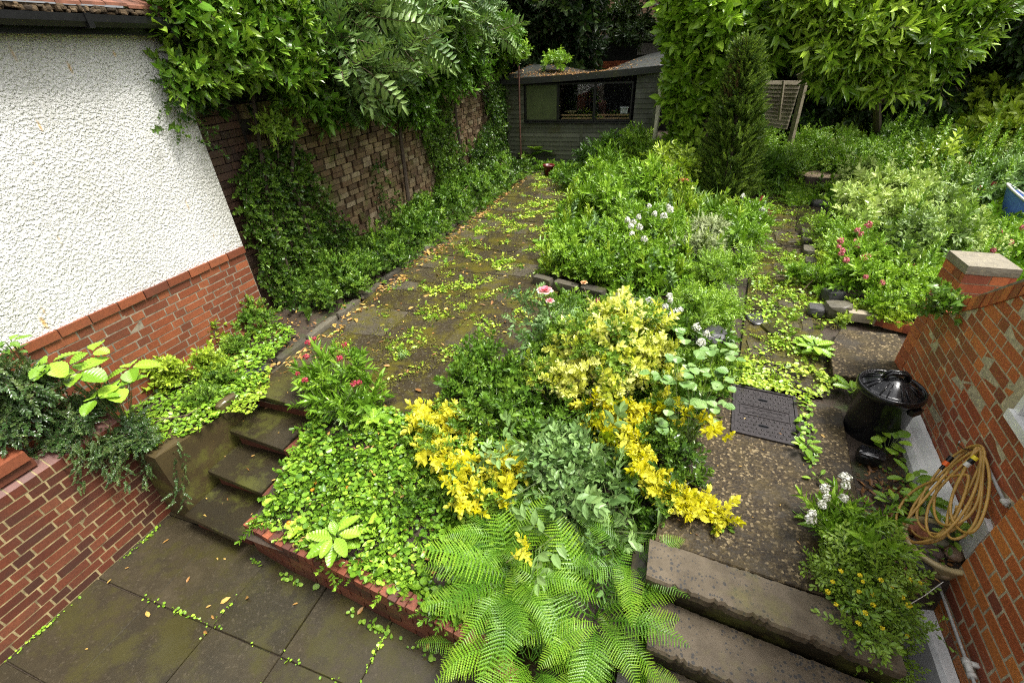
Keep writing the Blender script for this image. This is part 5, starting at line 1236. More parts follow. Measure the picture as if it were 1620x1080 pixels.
weed('bright weed growing in the joint right of the manhole cover', 1272, 712, .0, 9, .085, h=.07, mat='fresh')
weed('broad dock plant growing in the side path', 1285, 558, .0, 20, .14, h=.08, mat='fresh')
weed('long leaved weed between the concrete slab and the dustbin', 1345, 622, .0, 13, .12, h=.05, mat='fresh', tilt=.5)
weed('tiny dark rooted weed on the concrete pad below the yellow branch', 1140, 832, .0, 6, .04, h=.02)
weed('tiny weed in the middle right of the concrete pad', 1292, 760, .0, 5, .05, h=.03)
cover('ground_cover', pix([(1400, 720), (1440, 700), (1530, 860), (1460, 930), (1420, 870), (1385, 800)]), hrn(-.05), 500, [LEAF['roundw'], LEAF['oval']], .03, [G['mid'], STEM], (0, .04), .5)
cover('leaf_litter', pix([(1360, 720), (1440, 700), (1530, 860), (1450, 940), (1380, 860), (1370, 790)]), hrn(-.055), 1500, [LEAF['oval'], LEAF['lance']], .04, [G['litter']], (0, .015), .2, .4, .35)

mb = MB(); tube(mb, [at(1492, 920, .03), at(1462, 942, .05), at(1440, 955, .08), at(1422, 962, .10)], .0022, 5); tag(mb.obj('white_cord', PVC), 'thin white cord trailing from the pebble bowl over the yellow flowered plant', 'cord')
cover('ground_cover', [(-3.66, 1.62), (-3.50, 1.75), (-3.46, 2.5), (-3.7, 2.6)], hrn(.0), 2600, [LEAF['roundw'], LEAF['heartw']], .028, [G['fresh'], STEM], (0, .09), .5, .5, .5)
for k, (x0, x1, y0, y1, z) in enumerate(tr): cover('leaf_litter', [(x0, y0 + .03), (x1, y0), (x1, y1 - .08), (x0, y1 - .05)], hrn(z), 26, [LEAF['oval'], LEAF['lance']], .032, [G['litter']], (.002, .008), .7, .6, .3)
cover('leaf_litter', [(.3, 1.95), (1.2, 1.9), (1.5, 3.0), (1.2, 3.6), (.4, 3.4)], hrn(.0), 22, [LEAF['oval'], LEAF['lance']], .022, [G['litter']], (.002, .008), .6, .8, .3)
# ------------------------------------------------------------------ path weeds, moss, litter
PW = [LEAF['roundw'], LEAF['obov'], LEAF['heartw']]
cover('path_weeds', [(-3.5, 3.2), (-3.4, 11.4), (-2.1, 11.2), (-1.9, 8), (-1.3, 5.3), (-1.3, 4.2), (-2.4, 2.6)], hrn(.0), 640, PW, .028, [G['lime'], STEM], (0, .025), .45, .5, .4, clump=.85)
cover('path_weeds', [(-2.8, 4.5), (-3.2, 11.4), (-2.2, 11.2), (-1.9, 8), (-1.3, 5.3)], hrn(.0), 900, PW, .030, [G['lime'], STEM], (0, .03), .5, .5, .4, clump=.75)
cover('path_weeds', [(.85, 3.75), (1.6, 3.75), (2.1, 6), (2.5, 9.8), (1.3, 10), (1.2, 7)], hrn(.0), 1200, PW, .028, [G['fresh'], STEM], (0, .035), .70, .5, .4, clump=.5)
cover('path_weeds', pix([(1120, 560), (1300, 585), (1320, 625), (1270, 632), (1170, 610), (1110, 600)]), hrn(.0), 2604, PW, .032, [G['lime'], STEM], (0, .04), .45, .5, .4, clump=-.3)
cover('path_weeds', pix([(1258, 632), (1282, 636), (1290, 700), (1285, 740), (1258, 705)]), hrn(.0), 2604, PW, .030, [G['fresh'], STEM], (0, .05), .5, .5, .4, clump=-.3)
cover('path_weeds', pix([(1330, 610), (1430, 622), (1430, 600), (1300, 598), (1300, 625)]), hrn(.0), 2200, PW, .03, [G['fresh'], STEM], (0, .04), .5, .5, .4, clump=-.1)
MO = leafmat('moss_cushion', (.05, .055, .006), (.11, .105, .008), (.24, .22, .02), .8, .1)
cover('moss', [(-3.3, 3.0), (-3.1, 11), (-2.1, 11), (-1.4, 5.3), (-1.4, 4.2), (-2.2, 2.7)], hrn(-.004), 9000, [LEAF['round']], .013, [MO], (0, .012), .5, .6, 1.2, clump=.45)
cover('moss', [(.85, 3.75), (1.6, 3.75), (2.1, 6), (2.5, 9.8), (1.3, 10), (1.2, 7)], hrn(-.004), 9000, [LEAF['round']], .013, [MO], (0, .012), .6, .6, 1.2, clump=.3)
cover('path_weeds', [(-3.4, 3.2), (-3.3, 11.4), (-2.1, 11.2), (-1.4, 5.3), (-1.4, 4.2), (-2.4, 2.6)], hrn(-.01), 330, SP['smallr'], .07, [G['fresh'], STEM], (0, .03), .6, .5, .5, clump=.95)
cover('path_weeds', [(.85, 3.75), (1.6, 3.75), (2.1, 6), (2.5, 9.8), (1.3, 10), (1.2, 7)], hrn(-.01), 420, SP['smallr'], .075, [G['lime'], STEM], (0, .03), .2, .5, .5, clump=.6)
for k, (p, q) in enumerate((((-2.66, .80), (-1.45, .80)), ((-2.055, .2), (-2.055, 1.25)), ((-2.66, .3), (-2.66, 1.28)), ((-1.45, .4), (-1.45, 1.15)), ((-3.83, .2), (-3.80, 1.35)), ((-3.4, .80), (-2.7, .81)))):
    a = math.atan2(q[1] - p[1], q[0] - p[0]); n_ = np.array([-math.sin(a), math.cos(a)]) * (.014)
    p, q = np.array(p), np.array(q); cover('joint_weeds', [p + n_, q + n_, q - n_, p - n_], hrn(PATIO_Z), 5000, [LEAF['roundw']], .016, [G['fresh'], STEM], (0, .018), .55, .4, .6, clump=.62)
for k, (p, q) in enumerate((((-2.78, 1.3), (-2.0, 1.24)), ((-1.8, 1.2), (-1.05, 1.12)), ((-1.1, 1.1), (-.7, .95)))):
    p, q = np.array(p), np.array(q); n_ = np.array([.01, .03]); cover('joint_weeds', [p, q, q - n_, p - n_], hrn(PATIO_Z), 6000, [LEAF['roundw']], .024, [G['mid'], STEM], (0, .03), .6, .4, .5, clump=.30)
cover('leaf_litter', [(-3.60, 2.6), (-3.40, 2.6), (-3.30, 6), (-3.38, 11), (-3.60, 11)], hrn(.0), 330, [LEAF['oval'], LEAF['lance']], .055, [G['litter']], (0, .012), .65, .7, .35)
cover('leaf_litter', [(-3.5, 2.5), (-3.4, 11), (-1.9, 11), (-1.3, 5), (-1.8, 2.5)], hrn(.0), 14, [LEAF['oval'], LEAF['lance']], .05, [G['litter']], (0.004, .012), .7, .6, .35)
cover('leaf_litter', [(-4.3, 1.2), (-3.6, 1.5), (-3.6, 4), (-4.4, 4)], hrn(.04), 160, [LEAF['oval'], LEAF['lance']], .04, [G['litter']], (0, .012), .5, .7, .35)
cover('leaf_litter', [(-3.8, .3), (-3.8, 1.3), (-1, 1.2), (-1, .3)], hrn(PATIO_Z), 7, [LEAF['oval']], .04, [G['litter']], (0.003, .01), .8, .5, .3)
mb = MB(); P = []
for k in range(1500):
    f, g = np.clip(rng.normal(.42, .2), 0, .98), np.clip(abs(rng.normal(.25, .35)), 0, .98); P.append((sx0 - .1 + (sx1 - sx0 + .16) * f, SY - .14 + 2.6 * g, rz(f, g) + .004))
leafcards(mb, np.array(P), .065, rng.uniform(.0, .8, len(P)), .15); o = mb.obj('leaf_litter', [G['litter']]); o['kind'] = 'stuff'

# ------------------------------------------------------------------ kerbs and stones
def kerbrow(pts, n, s, mat, labels, group, z=.03, zz=.10, cat='kerb stone', rough=.12):
    pts = np.array(pts, float); L_ = np.linspace(0, len(pts) - 1, n)
    for k, t_ in enumerate(L_):
        x, y = np.interp(t_, range(len(pts)), pts[:, 0]), np.interp(t_, range(len(pts)), pts[:, 1]); t2 = min(t_ + .05, len(pts) - 1); t1 = t2 - .1
        a = math.atan2(np.interp(t2, range(len(pts)), pts[:, 1]) - np.interp(t1, range(len(pts)), pts[:, 1]), np.interp(t2, range(len(pts)), pts[:, 0]) - np.interp(t1, range(len(pts)), pts[:, 0]))
        mb = MB(); rock(mb, (x, y, z), (s * U_(.85, 1.1), zz * U_(.9, 1.2), zz * U_(.9, 1.2)), rough, U_(0, 1), 0, a + U_(-.08, .08), 2, .7)
        tag(mb.obj('kerb_stone', mat), labels, cat, group)
kerbrow([(-3.60, 3.0), (-3.62, 7), (-3.66, 11.4)], 17, .46, STONE, 'low mossy kerb stone between the flagstone path and the ivy border', 'kerb stones along the left edge of the path', .0, .085)
kerbrow([(-1.45, 5.25), (-.9, 5.1), (-.2, 4.95), (.3, 4.75)], 6, .32, STONE, 'rough stone in the low edging in front of the central flower bed', 'stones edging the central flower bed', .05, .13, 'stone')
kerbrow([tuple(at(1283, 440)[:2]), tuple(at(1278, 400)[:2]), tuple(at(1272, 372)[:2])], 5, .26, STONE, 'grey kerb stone on the right side of the narrow side path', 'kerb stones of the side path', .02, .13, rough=.22)
kerbrow([tuple(at(1360, 505)[:2]), tuple(at(1400, 515)[:2]), tuple(at(1448, 528)[:2])], 4, .22, BR_RED, 'mossy brick in the edging at the front of the right hand bed', 'bricks edging the right hand bed', .04, .09, 'brick', .03)
stone('rock', 1318, 468, .07, (.22, .18, .16), .4, SLATE, 'dark angular rock at the corner of the right bed, furthest from the camera', t=.1, rough=.3)
stone('rock', 1290, 490, .05, (.18, .16, .12), 1.4, SLATE, 'grey rock at the left of the group below the right bed', t=.8, rough=.3)
stone('rock', 1327, 490, .08, (.26, .20, .16), .1, STONE, 'broken pale topped rock in the middle of the group edging the right bed', t=.8, rough=.3)
stone('sandstone_brick', 1362, 500, .07, (.26, .11, .10), -.05, TIMB, 'yellowish oblong stone on the front edge of the right bed', t=.9, rough=.05, box_=.9)
stone('rock', 1090, 458, .06, (.26, .16, .12), .3, STONE, 'flat rock at the right end of the central bed edging', t=.5, rough=.25)
stone('rock', 1145, 462, .05, (.22, .2, .14), 1.0, STONE, 'lichen covered rock between central bed and side path', t=.5, rough=.25)
stone('rock', 1115, 532, .10, (.42, .30, .18), .2, SLATE, 'large dark blue grey rock under the white valerian', t=.1, rough=.3, box_=.2)
stone('slate_piece', 1200, 505, .0, (.22, .25, .03), .4, SLATE, 'purplish slate piece lying in the side path', t=.3, rough=.1)
stp = at(1292, 298, .0)
stump = thing('tree_stump', 'low sawn tree stump with a pale flat top at the end of the side path', 'stump', (stp[0], stp[1], 0))
mb = MB(); n = 40; V = []; F = []
for k, (rr, z) in enumerate(((.46, -.05), (.42, .1), (.41, .26), (.40, .275))):
    for i in range(n):
        a = 2 * math.pi * i / n; q = 1 + .05 * math.sin(5 * a) + .03 * math.sin(11 * a + k) + U_(-.01, .01); V.append((stp[0] + rr * q * math.cos(a), stp[1] + rr * .8 * q * math.sin(a), z))
for k in range(3): F += [(k * n + i, k * n + (i + 1) % n, (k + 1) * n + (i + 1) % n, (k + 1) * n + i) for i in range(n)]
mb.add(np.array(V), F, .5); mb.obj('bark', WOOD, stump)
mb = MB(); mb.add(np.array(V[3 * n:]) + [0, 0, .001], [tuple(range(n))], .5); mb.obj('cut_top', WOODTOP, stump)
for k, (px, py, s, m, lab) in enumerate(((1300, 322, .34, SLATE, 'grey stone directly below the tree stump'), (1318, 330, .30, SLATE, 'dark flat slate below and right of the tree stump'), (1332, 318, .24, STONE, 'pale stone at the right foot of the tree stump'), (1308, 312, .2, STONE, 'brownish stone wedged under the front of the stump'))):
    stone('stacked_stone', px, py, .06, (s, s * .6, .12), U_(-.2, .2), m, lab, t=.6, rough=.2)

# ------------------------------------------------------------------ left wall: ivy, climber, rowan
def wallivy(name, label, polyyz, dens, size, mat='ivy_dark', sp='ivy', x=BX + .06, th=.12, t=.45, group='ivy patches on the boundary wall'):
    Y, Z = area(polyyz, int(dens * 1.0 * .5 * abs(np.dot([p[0] for p in polyyz], np.roll([p[1] for p in polyyz], 1)) - np.dot([p[1] for p in polyyz], np.roll([p[0] for p in polyyz], 1)))))
    n = len(Y); P = np.column_stack([x + th * rng.random(n) * (.4 + .6 * np.sin(Y * 7) ** 2), Y, Z]); D = np.column_stack([np.full(n, .5), rng.normal(size=n) * .7, rng.normal(size=n) * .6 - .1]); Up = np.column_stack([np.full(n, .9), rng.normal(size=n) * .3, np.full(n, .6)])
    mb = MB(); scatter(mb, SP[sp], P, frames(D, Up), size * rng.uniform(.6, 1.3, n), t + rng.normal(size=n) * .2)
    return tag(mb.obj(name, [G[mat], WOODL]), label, 'ivy', group)
def wp(pp, x=BX + .1): return [tuple(atx(a, b, x)[1:]) for a, b in pp]
wallivy('ivy', 'thick glossy ivy sheet on the boundary wall next to the white house', wp([(385, 235), (455, 215), (480, 260), (520, 330), (600, 420), (560, 440), (430, 470), (400, 400), (380, 320)]), 400, .17, t=.62)
wallivy('ivy', 'hanging curtain of ivy in the middle of the boundary wall', wp([(640, 130), (690, 140), (705, 190), (725, 250), (735, 300), (700, 320), (680, 250), (655, 200)]), 380, .16, t=.75, th=.20)
wallivy('ivy', 'ivy column at the shed end of the boundary wall', wp([(762, 140), (795, 130), (805, 250), (745, 290), (742, 230), (770, 190)]), 330, .17, t=.5, th=.18)
wallivy('ivy', 'thin ivy strands creeping up the bricks between the two thick ivy curtains', wp([(585, 290), (600, 230), (608, 300), (640, 330), (600, 360)]), 170, .10, t=.45)
wallivy('ivy', 'small ivy trails reaching over the corner of the white house wall', [(3.5, 1.95), (3.28, 2.02), (3.12, 2.12), (3.0, 2.2), (3.15, 2.3), (3.3, 2.6), (3.55, 2.75)], 190, .12, t=.55, x=HX + .02, th=.08, group=None)
climb = []
for (px, py, x, r) in ((290, 30, -4.15, .30), (360, 60, -4.05, .46), (430, 50, -3.95, .50), (330, 110, -4.15, .36), (420, 110, -4.0, .42), (300, 130, -4.15, .24), (480, 90, -4.0, .42), (380, 0, -4.1, .5), (500, 20, -4.1, .5), (270, 0, -4.2, .3), (470, 150, -4.1, .28)):
    climb.append((atx(px, py, x), np.array([r * .9, r * 1.1, r * .8])))
plant('climbing_vine', 'big bright green climber with drooping leaves billowing over the wall and house roof', 'climber', [G['climber'], WOODL], climb, 'climber', 135, .245, None, [[(-4.4, 4.0, 0), (-4.45, 4.1, 1.2), (-4.3, 4.2, 2.3), (-4.2, 4.4, 2.9)], [(-4.42, 4.6, 0), (-4.4, 4.5, 1.4), (-4.2, 4.9, 2.6)]], .03, WOOD, t=.5, up=-.05, hemi=-.6, lumps=.35, inner=.5, dirv=(.25, -.1, -.15))
plant('ivy', 'dark ivy thicket on top of the boundary wall behind the house gutter', 'ivy', [G['ivy_dark'], WOODL], [(np.array([-4.75, y, 2.75 + .25 * math.sin(y)]), np.array([.45, .6, .6])) for y in np.arange(3.9, 12.2, .75)], 'climber', 60, .28, None, None, t=.3, hemi=-.9)
climb = []
for (px, py, x, r) in ((560, 110, -4.2, .50), (600, 150, -4.2, .45), (640, 90, -4.1, .6), (690, 60, -4.1, .6), (740, 70, -4.1, .6), (700, 120, -4.15, .5), (650, 170, -4.2, .32), (600, 40, -4.2, .6), (780, 50, -4.2, .6), (755, 110, -4.3, .4), (540, 160, -4.25, .35), (660, 20, -4.1, .6), (720, 10, -4.2, .7)):
    climb.append((atx(px, py, x), np.array([r * .8, r * 1.2, r * .85])))
plant('climbing_vine', 'darker climber hanging over the middle and shed end of the boundary wall', 'climber', [G['climber'], WOODL], climb, 'climber', 105, .26, None, [[(-4.4, 7, 0), (-4.4, 7.1, 1.5), (-4.3, 7.2, 2.6)], [(-4.4, 9.5, 0), (-4.4, 9.3, 1.5), (-4.3, 9.2, 2.6)]], .04, WOOD, t=.22, up=-.2, hemi=-.8, lumps=.4, inner=.5, dirv=(.25, 0, -.35))
plant('climbing_vine', 'single bright leafy shoot hanging in front of the dark wall beside the house', 'climber', [G['climber'], WOODL], [(atx(435, 205, -4.2), np.array([.12, .16, .10])), (atx(455, 215, -4.2), np.array([.08, .1, .07]))], 'climber', 260, .16, None, [[atx(440, 250, -4.3), atx(440, 215, -4.2)]], .01, WOOD, t=.75)
rw = []
for (px, py, x, r) in ((560, 20, -3.75, .30), (540, 70, -3.75, .28), (590, 60, -3.75, .30), (560, 100, -3.8, .24), (620, 20, -3.8, .30), (700, 20, -3.85, .4), (560, 135, -3.9, .18), (740, 30, -3.9, .35), (520, 0, -3.8, .3), (575, 100, -3.8, .22)):
    rw.append((atx(px, py, x), np.array([r, r * 1.2, r])))
ro_ = plant('rowan_tree', 'rowan tree with feathery leaves and brown berry clusters above the boundary wall', 'tree', [G['rowan'], WOODL], rw, 'rowan', 26, .46, None, [[(-4.8, 6.0, -.2), (-4.75, 6.1, 2.2), (-4.2, 6.1, 3.2), (-3.9, 6.3, 3.4)], [(-4.75, 6.2, 2.3), (-4.2, 7.6, 3.1), (-4.0, 8.4, 3.3)]], .05, WOOD, t=.5, hemi=-.8, up=-.1)
heads(ro_, 'berry', [atx(px, py, x) + [.12, -.1, .03] for px, py, x in ((567, 23, -3.6), (574, 38, -3.6), (615, 70, -3.6), (598, 58, -3.6), (618, 100, -3.65), (725, 15, -3.7), (619, 110, -3.65), (600, 40, -3.6))], .055, nm='berry_cluster')
plant('shed_climber', 'light green climber sprawling over the left corner of the shed roof', 'climber', [G['fresh'], WOODL],
      [(np.array([-4.45, 12.0, 2.55]), np.array([.5, .5, .28])), (np.array([-4.0, 12.4, 2.55]), np.array([.5, .5, .25])), (np.array([-4.9, 12.1, 2.7]), np.array([.5, .5, .35])), (np.array([-3.4, 13.2, 2.38]), np.array([.5, .4, .14])), (np.array([-4.4, 12.05, 2.2]), np.array([.16, .2, .3])), (np.array([-5.2, 12.2, 3.0]), np.array([.5, .5, .5]))],
      'small', 150, .16, None, [[(-4.6, 12.1, 0), (-4.6, 12.1, 2.4)]], .02, WOOD, t=.4)
# left border plants
lb = [(-4.5, 3.8), (-3.72, 3.8), (-3.66, 7), (-3.62, 11.8), (-4.5, 12)]
cover('ivy_cover', [(-3.9, 5.0), (-3.52, 5.2), (-3.50, 7.4), (-3.42, 8.2), (-3.5, 9.4), (-3.36, 11.8), (-3.9, 12)], hrn(.0), 520, SP['smallr'], .11, [G['mid'], WOODL], (0, .16), .4, .35, .6, clump=-.2)
cover('ivy_cover', lb, hrn(.02), 480, SP['ivy'], .15, [G['ivy_dark'], WOODL], (0, .30), .6, .35, .5)
geo = []
for (px, py, r) in ((450, 420, 36), (500, 430, 38), (550, 430, 40), (470, 460, 26), (590, 420, 30), (520, 470, 26), (430, 440, 20), (560, 460, 22), (620, 410, 22)): geo.append((px, py, r, .03, .6))
shrub('geranium', 'carpet mound of small bright round leaves in front of the ivy clad wall', 'plant', 'mid', geo, 'smallr', 330, .09, n=3, t=.45)
for k, (px, py, s, lab) in enumerate(((600, 385, .5, 'dark feathery fern in the left border below the bare bricks'), (650, 370, .45, 'feathery fern in the left border right of the darker one'), (690, 370, .35, 'small fern at the kerb in the middle of the left border'))):
    p = at(px, py, .0); fern(lab, (p[0], p[1], .0), 14, s, group='ferns in the left border')
geo = [(px, py, r, .03, .7) for px, py, r in ((680, 330, 28), (660, 360, 28), (720, 320, 26), (750, 300, 24), (700, 300, 28), (735, 290, 24), (780, 280, 22), (790, 255, 18), (650, 330, 24))]
shrub('border_plant', 'mixed bright green leafy growth along the wall border towards the shed', 'plant', 'mid', geo, 'toothy', 260, .12, n=4, t=.42)
LVS = []
bp = at(850, 262, .0)
for k in range(15):
    a = k * 2.4; LVS.append((np.array([bp[0] + .12 * math.cos(a), bp[1] + .12 * math.sin(a), .18 + .22 * (k % 3) / 2]), (math.cos(a), math.sin(a), .5 - .4 * (k % 2)), U_(.32, .46)))
bigleaf('bergenia', 'plant with very large rounded leaves in front of the shed', 'plant', 'mid', (bp[0], bp[1], 0), LVS, BLr, None, .012)
for px, py, lab in ((792, 275, 'dark red glazed pot half hidden by leaves left of the large leaved plant'), (868, 278, 'dark red glazed pot under the large leaves in front of the shed')):
    p = at(px, py, .0); mb = MB(); lathe(mb, [(.09, -.02), (.13, .22), (.145, .22), (.145, .26), (.12, .26), (.11, .2), (.001, .19)], (p[0], p[1], 0), 24)
    tag(mb.obj('plant_pot', flat('red_glaze', (.10, .012, .012), .35), None, True), lab, 'pot', 'red pots by the shed')

# ------------------------------------------------------------------ central bed
shrub('lady_s_mantle'.replace('lady_s_', ''), 'wide mound of fresh toothed leaves at the front of the central bed', 'plant', 'fresh', [(905, 412, 34, .0), (945, 425, 34, .0), (1000, 420, 36, .0), (1050, 430, 32, .0), (900, 385, 30, .0), (950, 385, 34, .0), (1070, 405, 26, .0), (1020, 440, 26, .0), (925, 435, 24, .0), (985, 378, 32, .0), (1020, 395, 24, 0)], 'toothy', 330, .11, n=5, t=.38)
shrub('feathery_herb', 'bright lacy green mound between the rocks and the side path', 'plant', 'fresh', [(1110, 495, 36, 0), (1150, 490, 28, 0), (1130, 430, 32, .05), (1160, 420, 24, .05), (1090, 480, 24, 0), (1140, 510, 20, 0)], 'feather', 260, .12, n=3, sr=.004, t=.45)
shrub('variegated_shrub', 'grey and cream variegated twiggy shrub in the central bed', 'shrub', 'variegated', [(1100, 390, 34, .05), (1120, 365, 30, .1), (1080, 400, 24, .05), (1125, 395, 24, .05)], 'dense', 520, .10, n=6, sr=.006, t=.5)
b0 = at(1030, 390, 0)
valerian('white flowered valerian in the middle of the central bed', [(1020, 370, 34, .05), (990, 350, 30, .05), (1050, 360, 26, .05)], [(px, py, .85) for px, py in ((1027, 328), (1057, 328), (1035, 340), (1050, 345), (1010, 345), (1003, 353), (998, 360), (1012, 362), (1020, 380), (1000, 372), (1060, 335), (993, 350))], 'white', .032, (b0[0], b0[1], 0), mat='fresh', t=.4, dens=200)
b0 = at(1070, 540, 0)
valerian('white flowered valerian behind the yellow bush', [(1050, 510, 30, .05), (1090, 520, 26, .05), (1030, 500, 24, .05), (1085, 500, 20, .05)], [(1058, 470, .5), (1060, 476, .5), (1026, 480, .45), (1052, 488, .38), (1068, 495, .35), (1062, 500, .35), (1075, 492, .36), (1028, 488, .33), (1118, 530, .3), (1108, 545, .28), (1101, 520, .3)], 'white', .030, (b0[0], b0[1], 0), mat='mid', dens=260, t=.5)
b0 = at(1190, 400, 0)
valerian('white and green valerian at the edge of the side path near the conifer', [(1190, 360, 26, .03), (1170, 380, 30, .03), (1150, 350, 26, .05), (1185, 340, 20, .05)], [(px, py, .3) for px, py in ((1205, 335), (1204, 344), (1190, 323), (1200, 350), (1196, 356), (1175, 312))], 'white', .034, (b0[0], b0[1], 0), mat='fresh', dens=200, t=.4)
b0 = at(1200, 330, 0)
valerian('single pink valerian flowers beside the conifer and side path', [(1205, 330, 12, .0)], [(1206, 315, .3), (1202, 320, .3), (1218, 335, .25), (1178, 341, .3), (1193, 364, .25)], 'red', .030, (b0[0], b0[1], 0), mat='mid', dens=200, t=.4)
b0 = at(1050, 530, 0)
valerian('dusty pink valerian heads standing over the yellow euonymus', [(1040, 520, 14, .1)], [(1050, 508, .35), (1043, 516, .33), (952, 484, .5), (947, 478, .5), (983, 470, .5), (1036, 526, .3)], 'pink', .022, (b0[0], b0[1], 0), mat='mid', dens=200, t=.4)
for k, (px, py, L, mt_, lab) in enumerate(((1095, 345, .55, 'fresh', 'strap leaved iris clump left of the conifer'), (1070, 350, .5, 'lime', 'yellowish grassy clump left of the iris clump'), (915, 345, .42, 'fresh', 'grassy clump at the left edge of the central bed'), (950, 330, .42, 'fresh', 'grassy clump in the central bed right of the path edge clump'), (1125, 350, .5, 'mid', 'darker strap leaved clump at the foot of the conifer'))):
    p = at(px, py, 0); tuft(lab, (p[0], p[1], .0), 60, L, mt_, .05, cat='strap leaved plant', lean=.7, up=1.2, group='strap leaved clumps in the central bed', name='iris_clump')
shrub('leafy_plant', 'tall bright green upright plant growing in front of the shed corner', 'plant', 'fresh', [(1010, 240, 34, 0, 1.1), (1040, 260, 34, 0), (980, 270, 34, 0), (1000, 300, 40, 0), (950, 290, 30, 0), (960, 320, 34, 0), (1030, 300, 36, 0), (920, 320, 26, 0)], 'lance', 110, .22, n=5, t=.45)
shrub('dark_plant', 'dark upright leafy stems against the shed boards', 'plant', 'mid', [(935, 250, 24, 0, 1.4), (960, 240, 24, 0, 1.4), (975, 235, 20, 0, 1.6), (900, 285, 18, 0)], 'lance', 120, .18, n=5, t=.15)
b0 = at(1065, 330, 0)
rb = shrub('rose', 'pale yellow green rose with a single peach flower near the conifer', 'flowering plant', 'lime', [(1070, 265, 26, .2, 1.4), (1055, 300, 26, .1), (1085, 310, 24, .1), (1045, 270, 18, .2, 1.3)], 'rose', 70, .26, base=b0, n=4, t=.2, sr=.008)
rose(at(1082, 286, .5), .09, [ro], rb, '')

# ------------------------------------------------------------------ conifer
cb = at(1143, 322, .0); cf = thing('columnar_conifer', 'narrow leaning columnar conifer with a brown top beside the side path', 'conifer', (cb[0], cb[1], 0))
ctop_ = aty(1184, 72, cb[1] + .05)
mb = MB(); n = 3000
f = rng.random(n) ** .8; a = U_(0, 2 * math.pi, n); R = np.interp(f, [0, .08, .3, .6, .8, .93, 1], [.36, .46, .42, .30, .19, .10, .03]) * (.72 + .28 * np.abs(np.sin(a * 3 + f * 19)) + .12 * np.sin(f * 43)) * rng.uniform(.75, 1.08, n)
ax = cb[None] * (1 - f[:, None]) + ctop_[None] * f[:, None]; ax[:, 2] = ctop_[2] * f
P = ax + np.column_stack([np.cos(a) * R, np.sin(a) * R, np.zeros(n)]); D = np.column_stack([np.cos(a) * .9, np.sin(a) * .9, np.full(n, .9)]) + rng.normal(size=(n, 3)) * .3
scatter(mb, SP['conifer'], P, frames(D, np.column_stack([np.cos(a), np.sin(a), np.zeros(n)])), rng.uniform(.14, .26, n), .45 + rng.normal(size=n) * .25); cfo = mb.obj('foliage', [G['conifer'], G['conifer']], cf)
mb = MB(); n = 200; f = rng.normal(.83, .07, n).clip(.3, .98); a = U_(2.2, 4.4, n); ax = cb[None] * (1 - f[:, None]) + ctop_[None] * f[:, None]; ax[:, 2] = ctop_[2] * f; R = np.interp(f, [0, .3, .6, .8, .93, 1], [.46, .44, .31, .20, .11, .03])
P = ax + np.column_stack([np.cos(a) * R, np.sin(a) * R, np.zeros(n)]); scatter(mb, SP['conifer'], P, frames(np.column_stack([np.cos(a) * .5, np.sin(a) * .5, np.ones(n)]), np.column_stack([np.cos(a), np.sin(a), np.zeros(n)])), .18, .4 + rng.normal(size=n) * .3); mb.obj('brown_foliage', [G['conifer_brown'], WOODL], cf)
mb = MB(); tube(mb, [cb, (cb + ctop_) / 2, ctop_ - (0, 0, .3)], [.06, .04, .01], 6); mb.obj('trunk', WOOD, cf)

# ------------------------------------------------------------------ trees in the middle distance
def tree(name, label, cat, mat, base, blobs, sp, dens, size, tr=.08, group=None, split=0, **kw):
    B = [(np.array(c, float), np.array(r, float)) for c, r in blobs]; top = np.mean([b[0] for b in B], axis=0)
    root = thing(name, label, cat, base, group); mb = MB()
    t0 = kw.pop('t', .5)
    for c, r in B:
        if not split: mass(mb, c, r, SP[sp], dens, size, t=t0 + U_(-.08, .08), **kw); continue
        for q in range(split):
            dd = rng.normal(size=3); dd /= np.linalg.norm(dd); mass(mb, c + dd * r * .6, r * U_(.42, .68), SP[sp], dens, size, t=t0 + U_(-.15, .15), **kw)
    mb.obj('crown', [G[mat], WOODL], root); mb = MB(); b = np.array(base, float)
    tube(mb, [b, b * .6 + top * .4 + rng.normal(size=3) * .08, top], [tr, tr * .8, tr * .4], 8)
    for c, r in B[:6]: s_ = b * .5 + top * .5; tube(mb, [s_, (s_ + c) / 2 + rng.normal(size=3) * .1, c], [tr * .5, tr * .35, tr * .12], 6)
    mb.obj('trunk', WOOD, root); return root
def yb(px, py, y, r): return (aty(px, py, y), np.ones(3) * r if np.isscalar(r) else np.array(r))
tree('elder_tree', 'bright broad leaved tree right of the shed and behind the conifer', 'tree', 'fresh', (.6, 11.0, 0),
     [yb(1150, 20, 11.2, .65), yb(1110, 60, 11.2, .52), yb(1175, 45, 11.2, .4), yb(1100, 120, 11.2, .42), yb(1140, 110, 11.3, .45), yb(1085, 170, 11.3, .35), yb(1098, 215, 11.3, .36), yb(1205, 20, 11.2, .5), yb(1125, 170, 11.3, .36), yb(1085, 250, 11.3, .28), yb(1160, -30, 11.2, .7), yb(1100, 0, 11.2, .5)],
     'big', 62, .40, .07, t=.50, split=4, up=.0, hemi=-.8, dirv=(0, -.25, -.05), inner=.5)
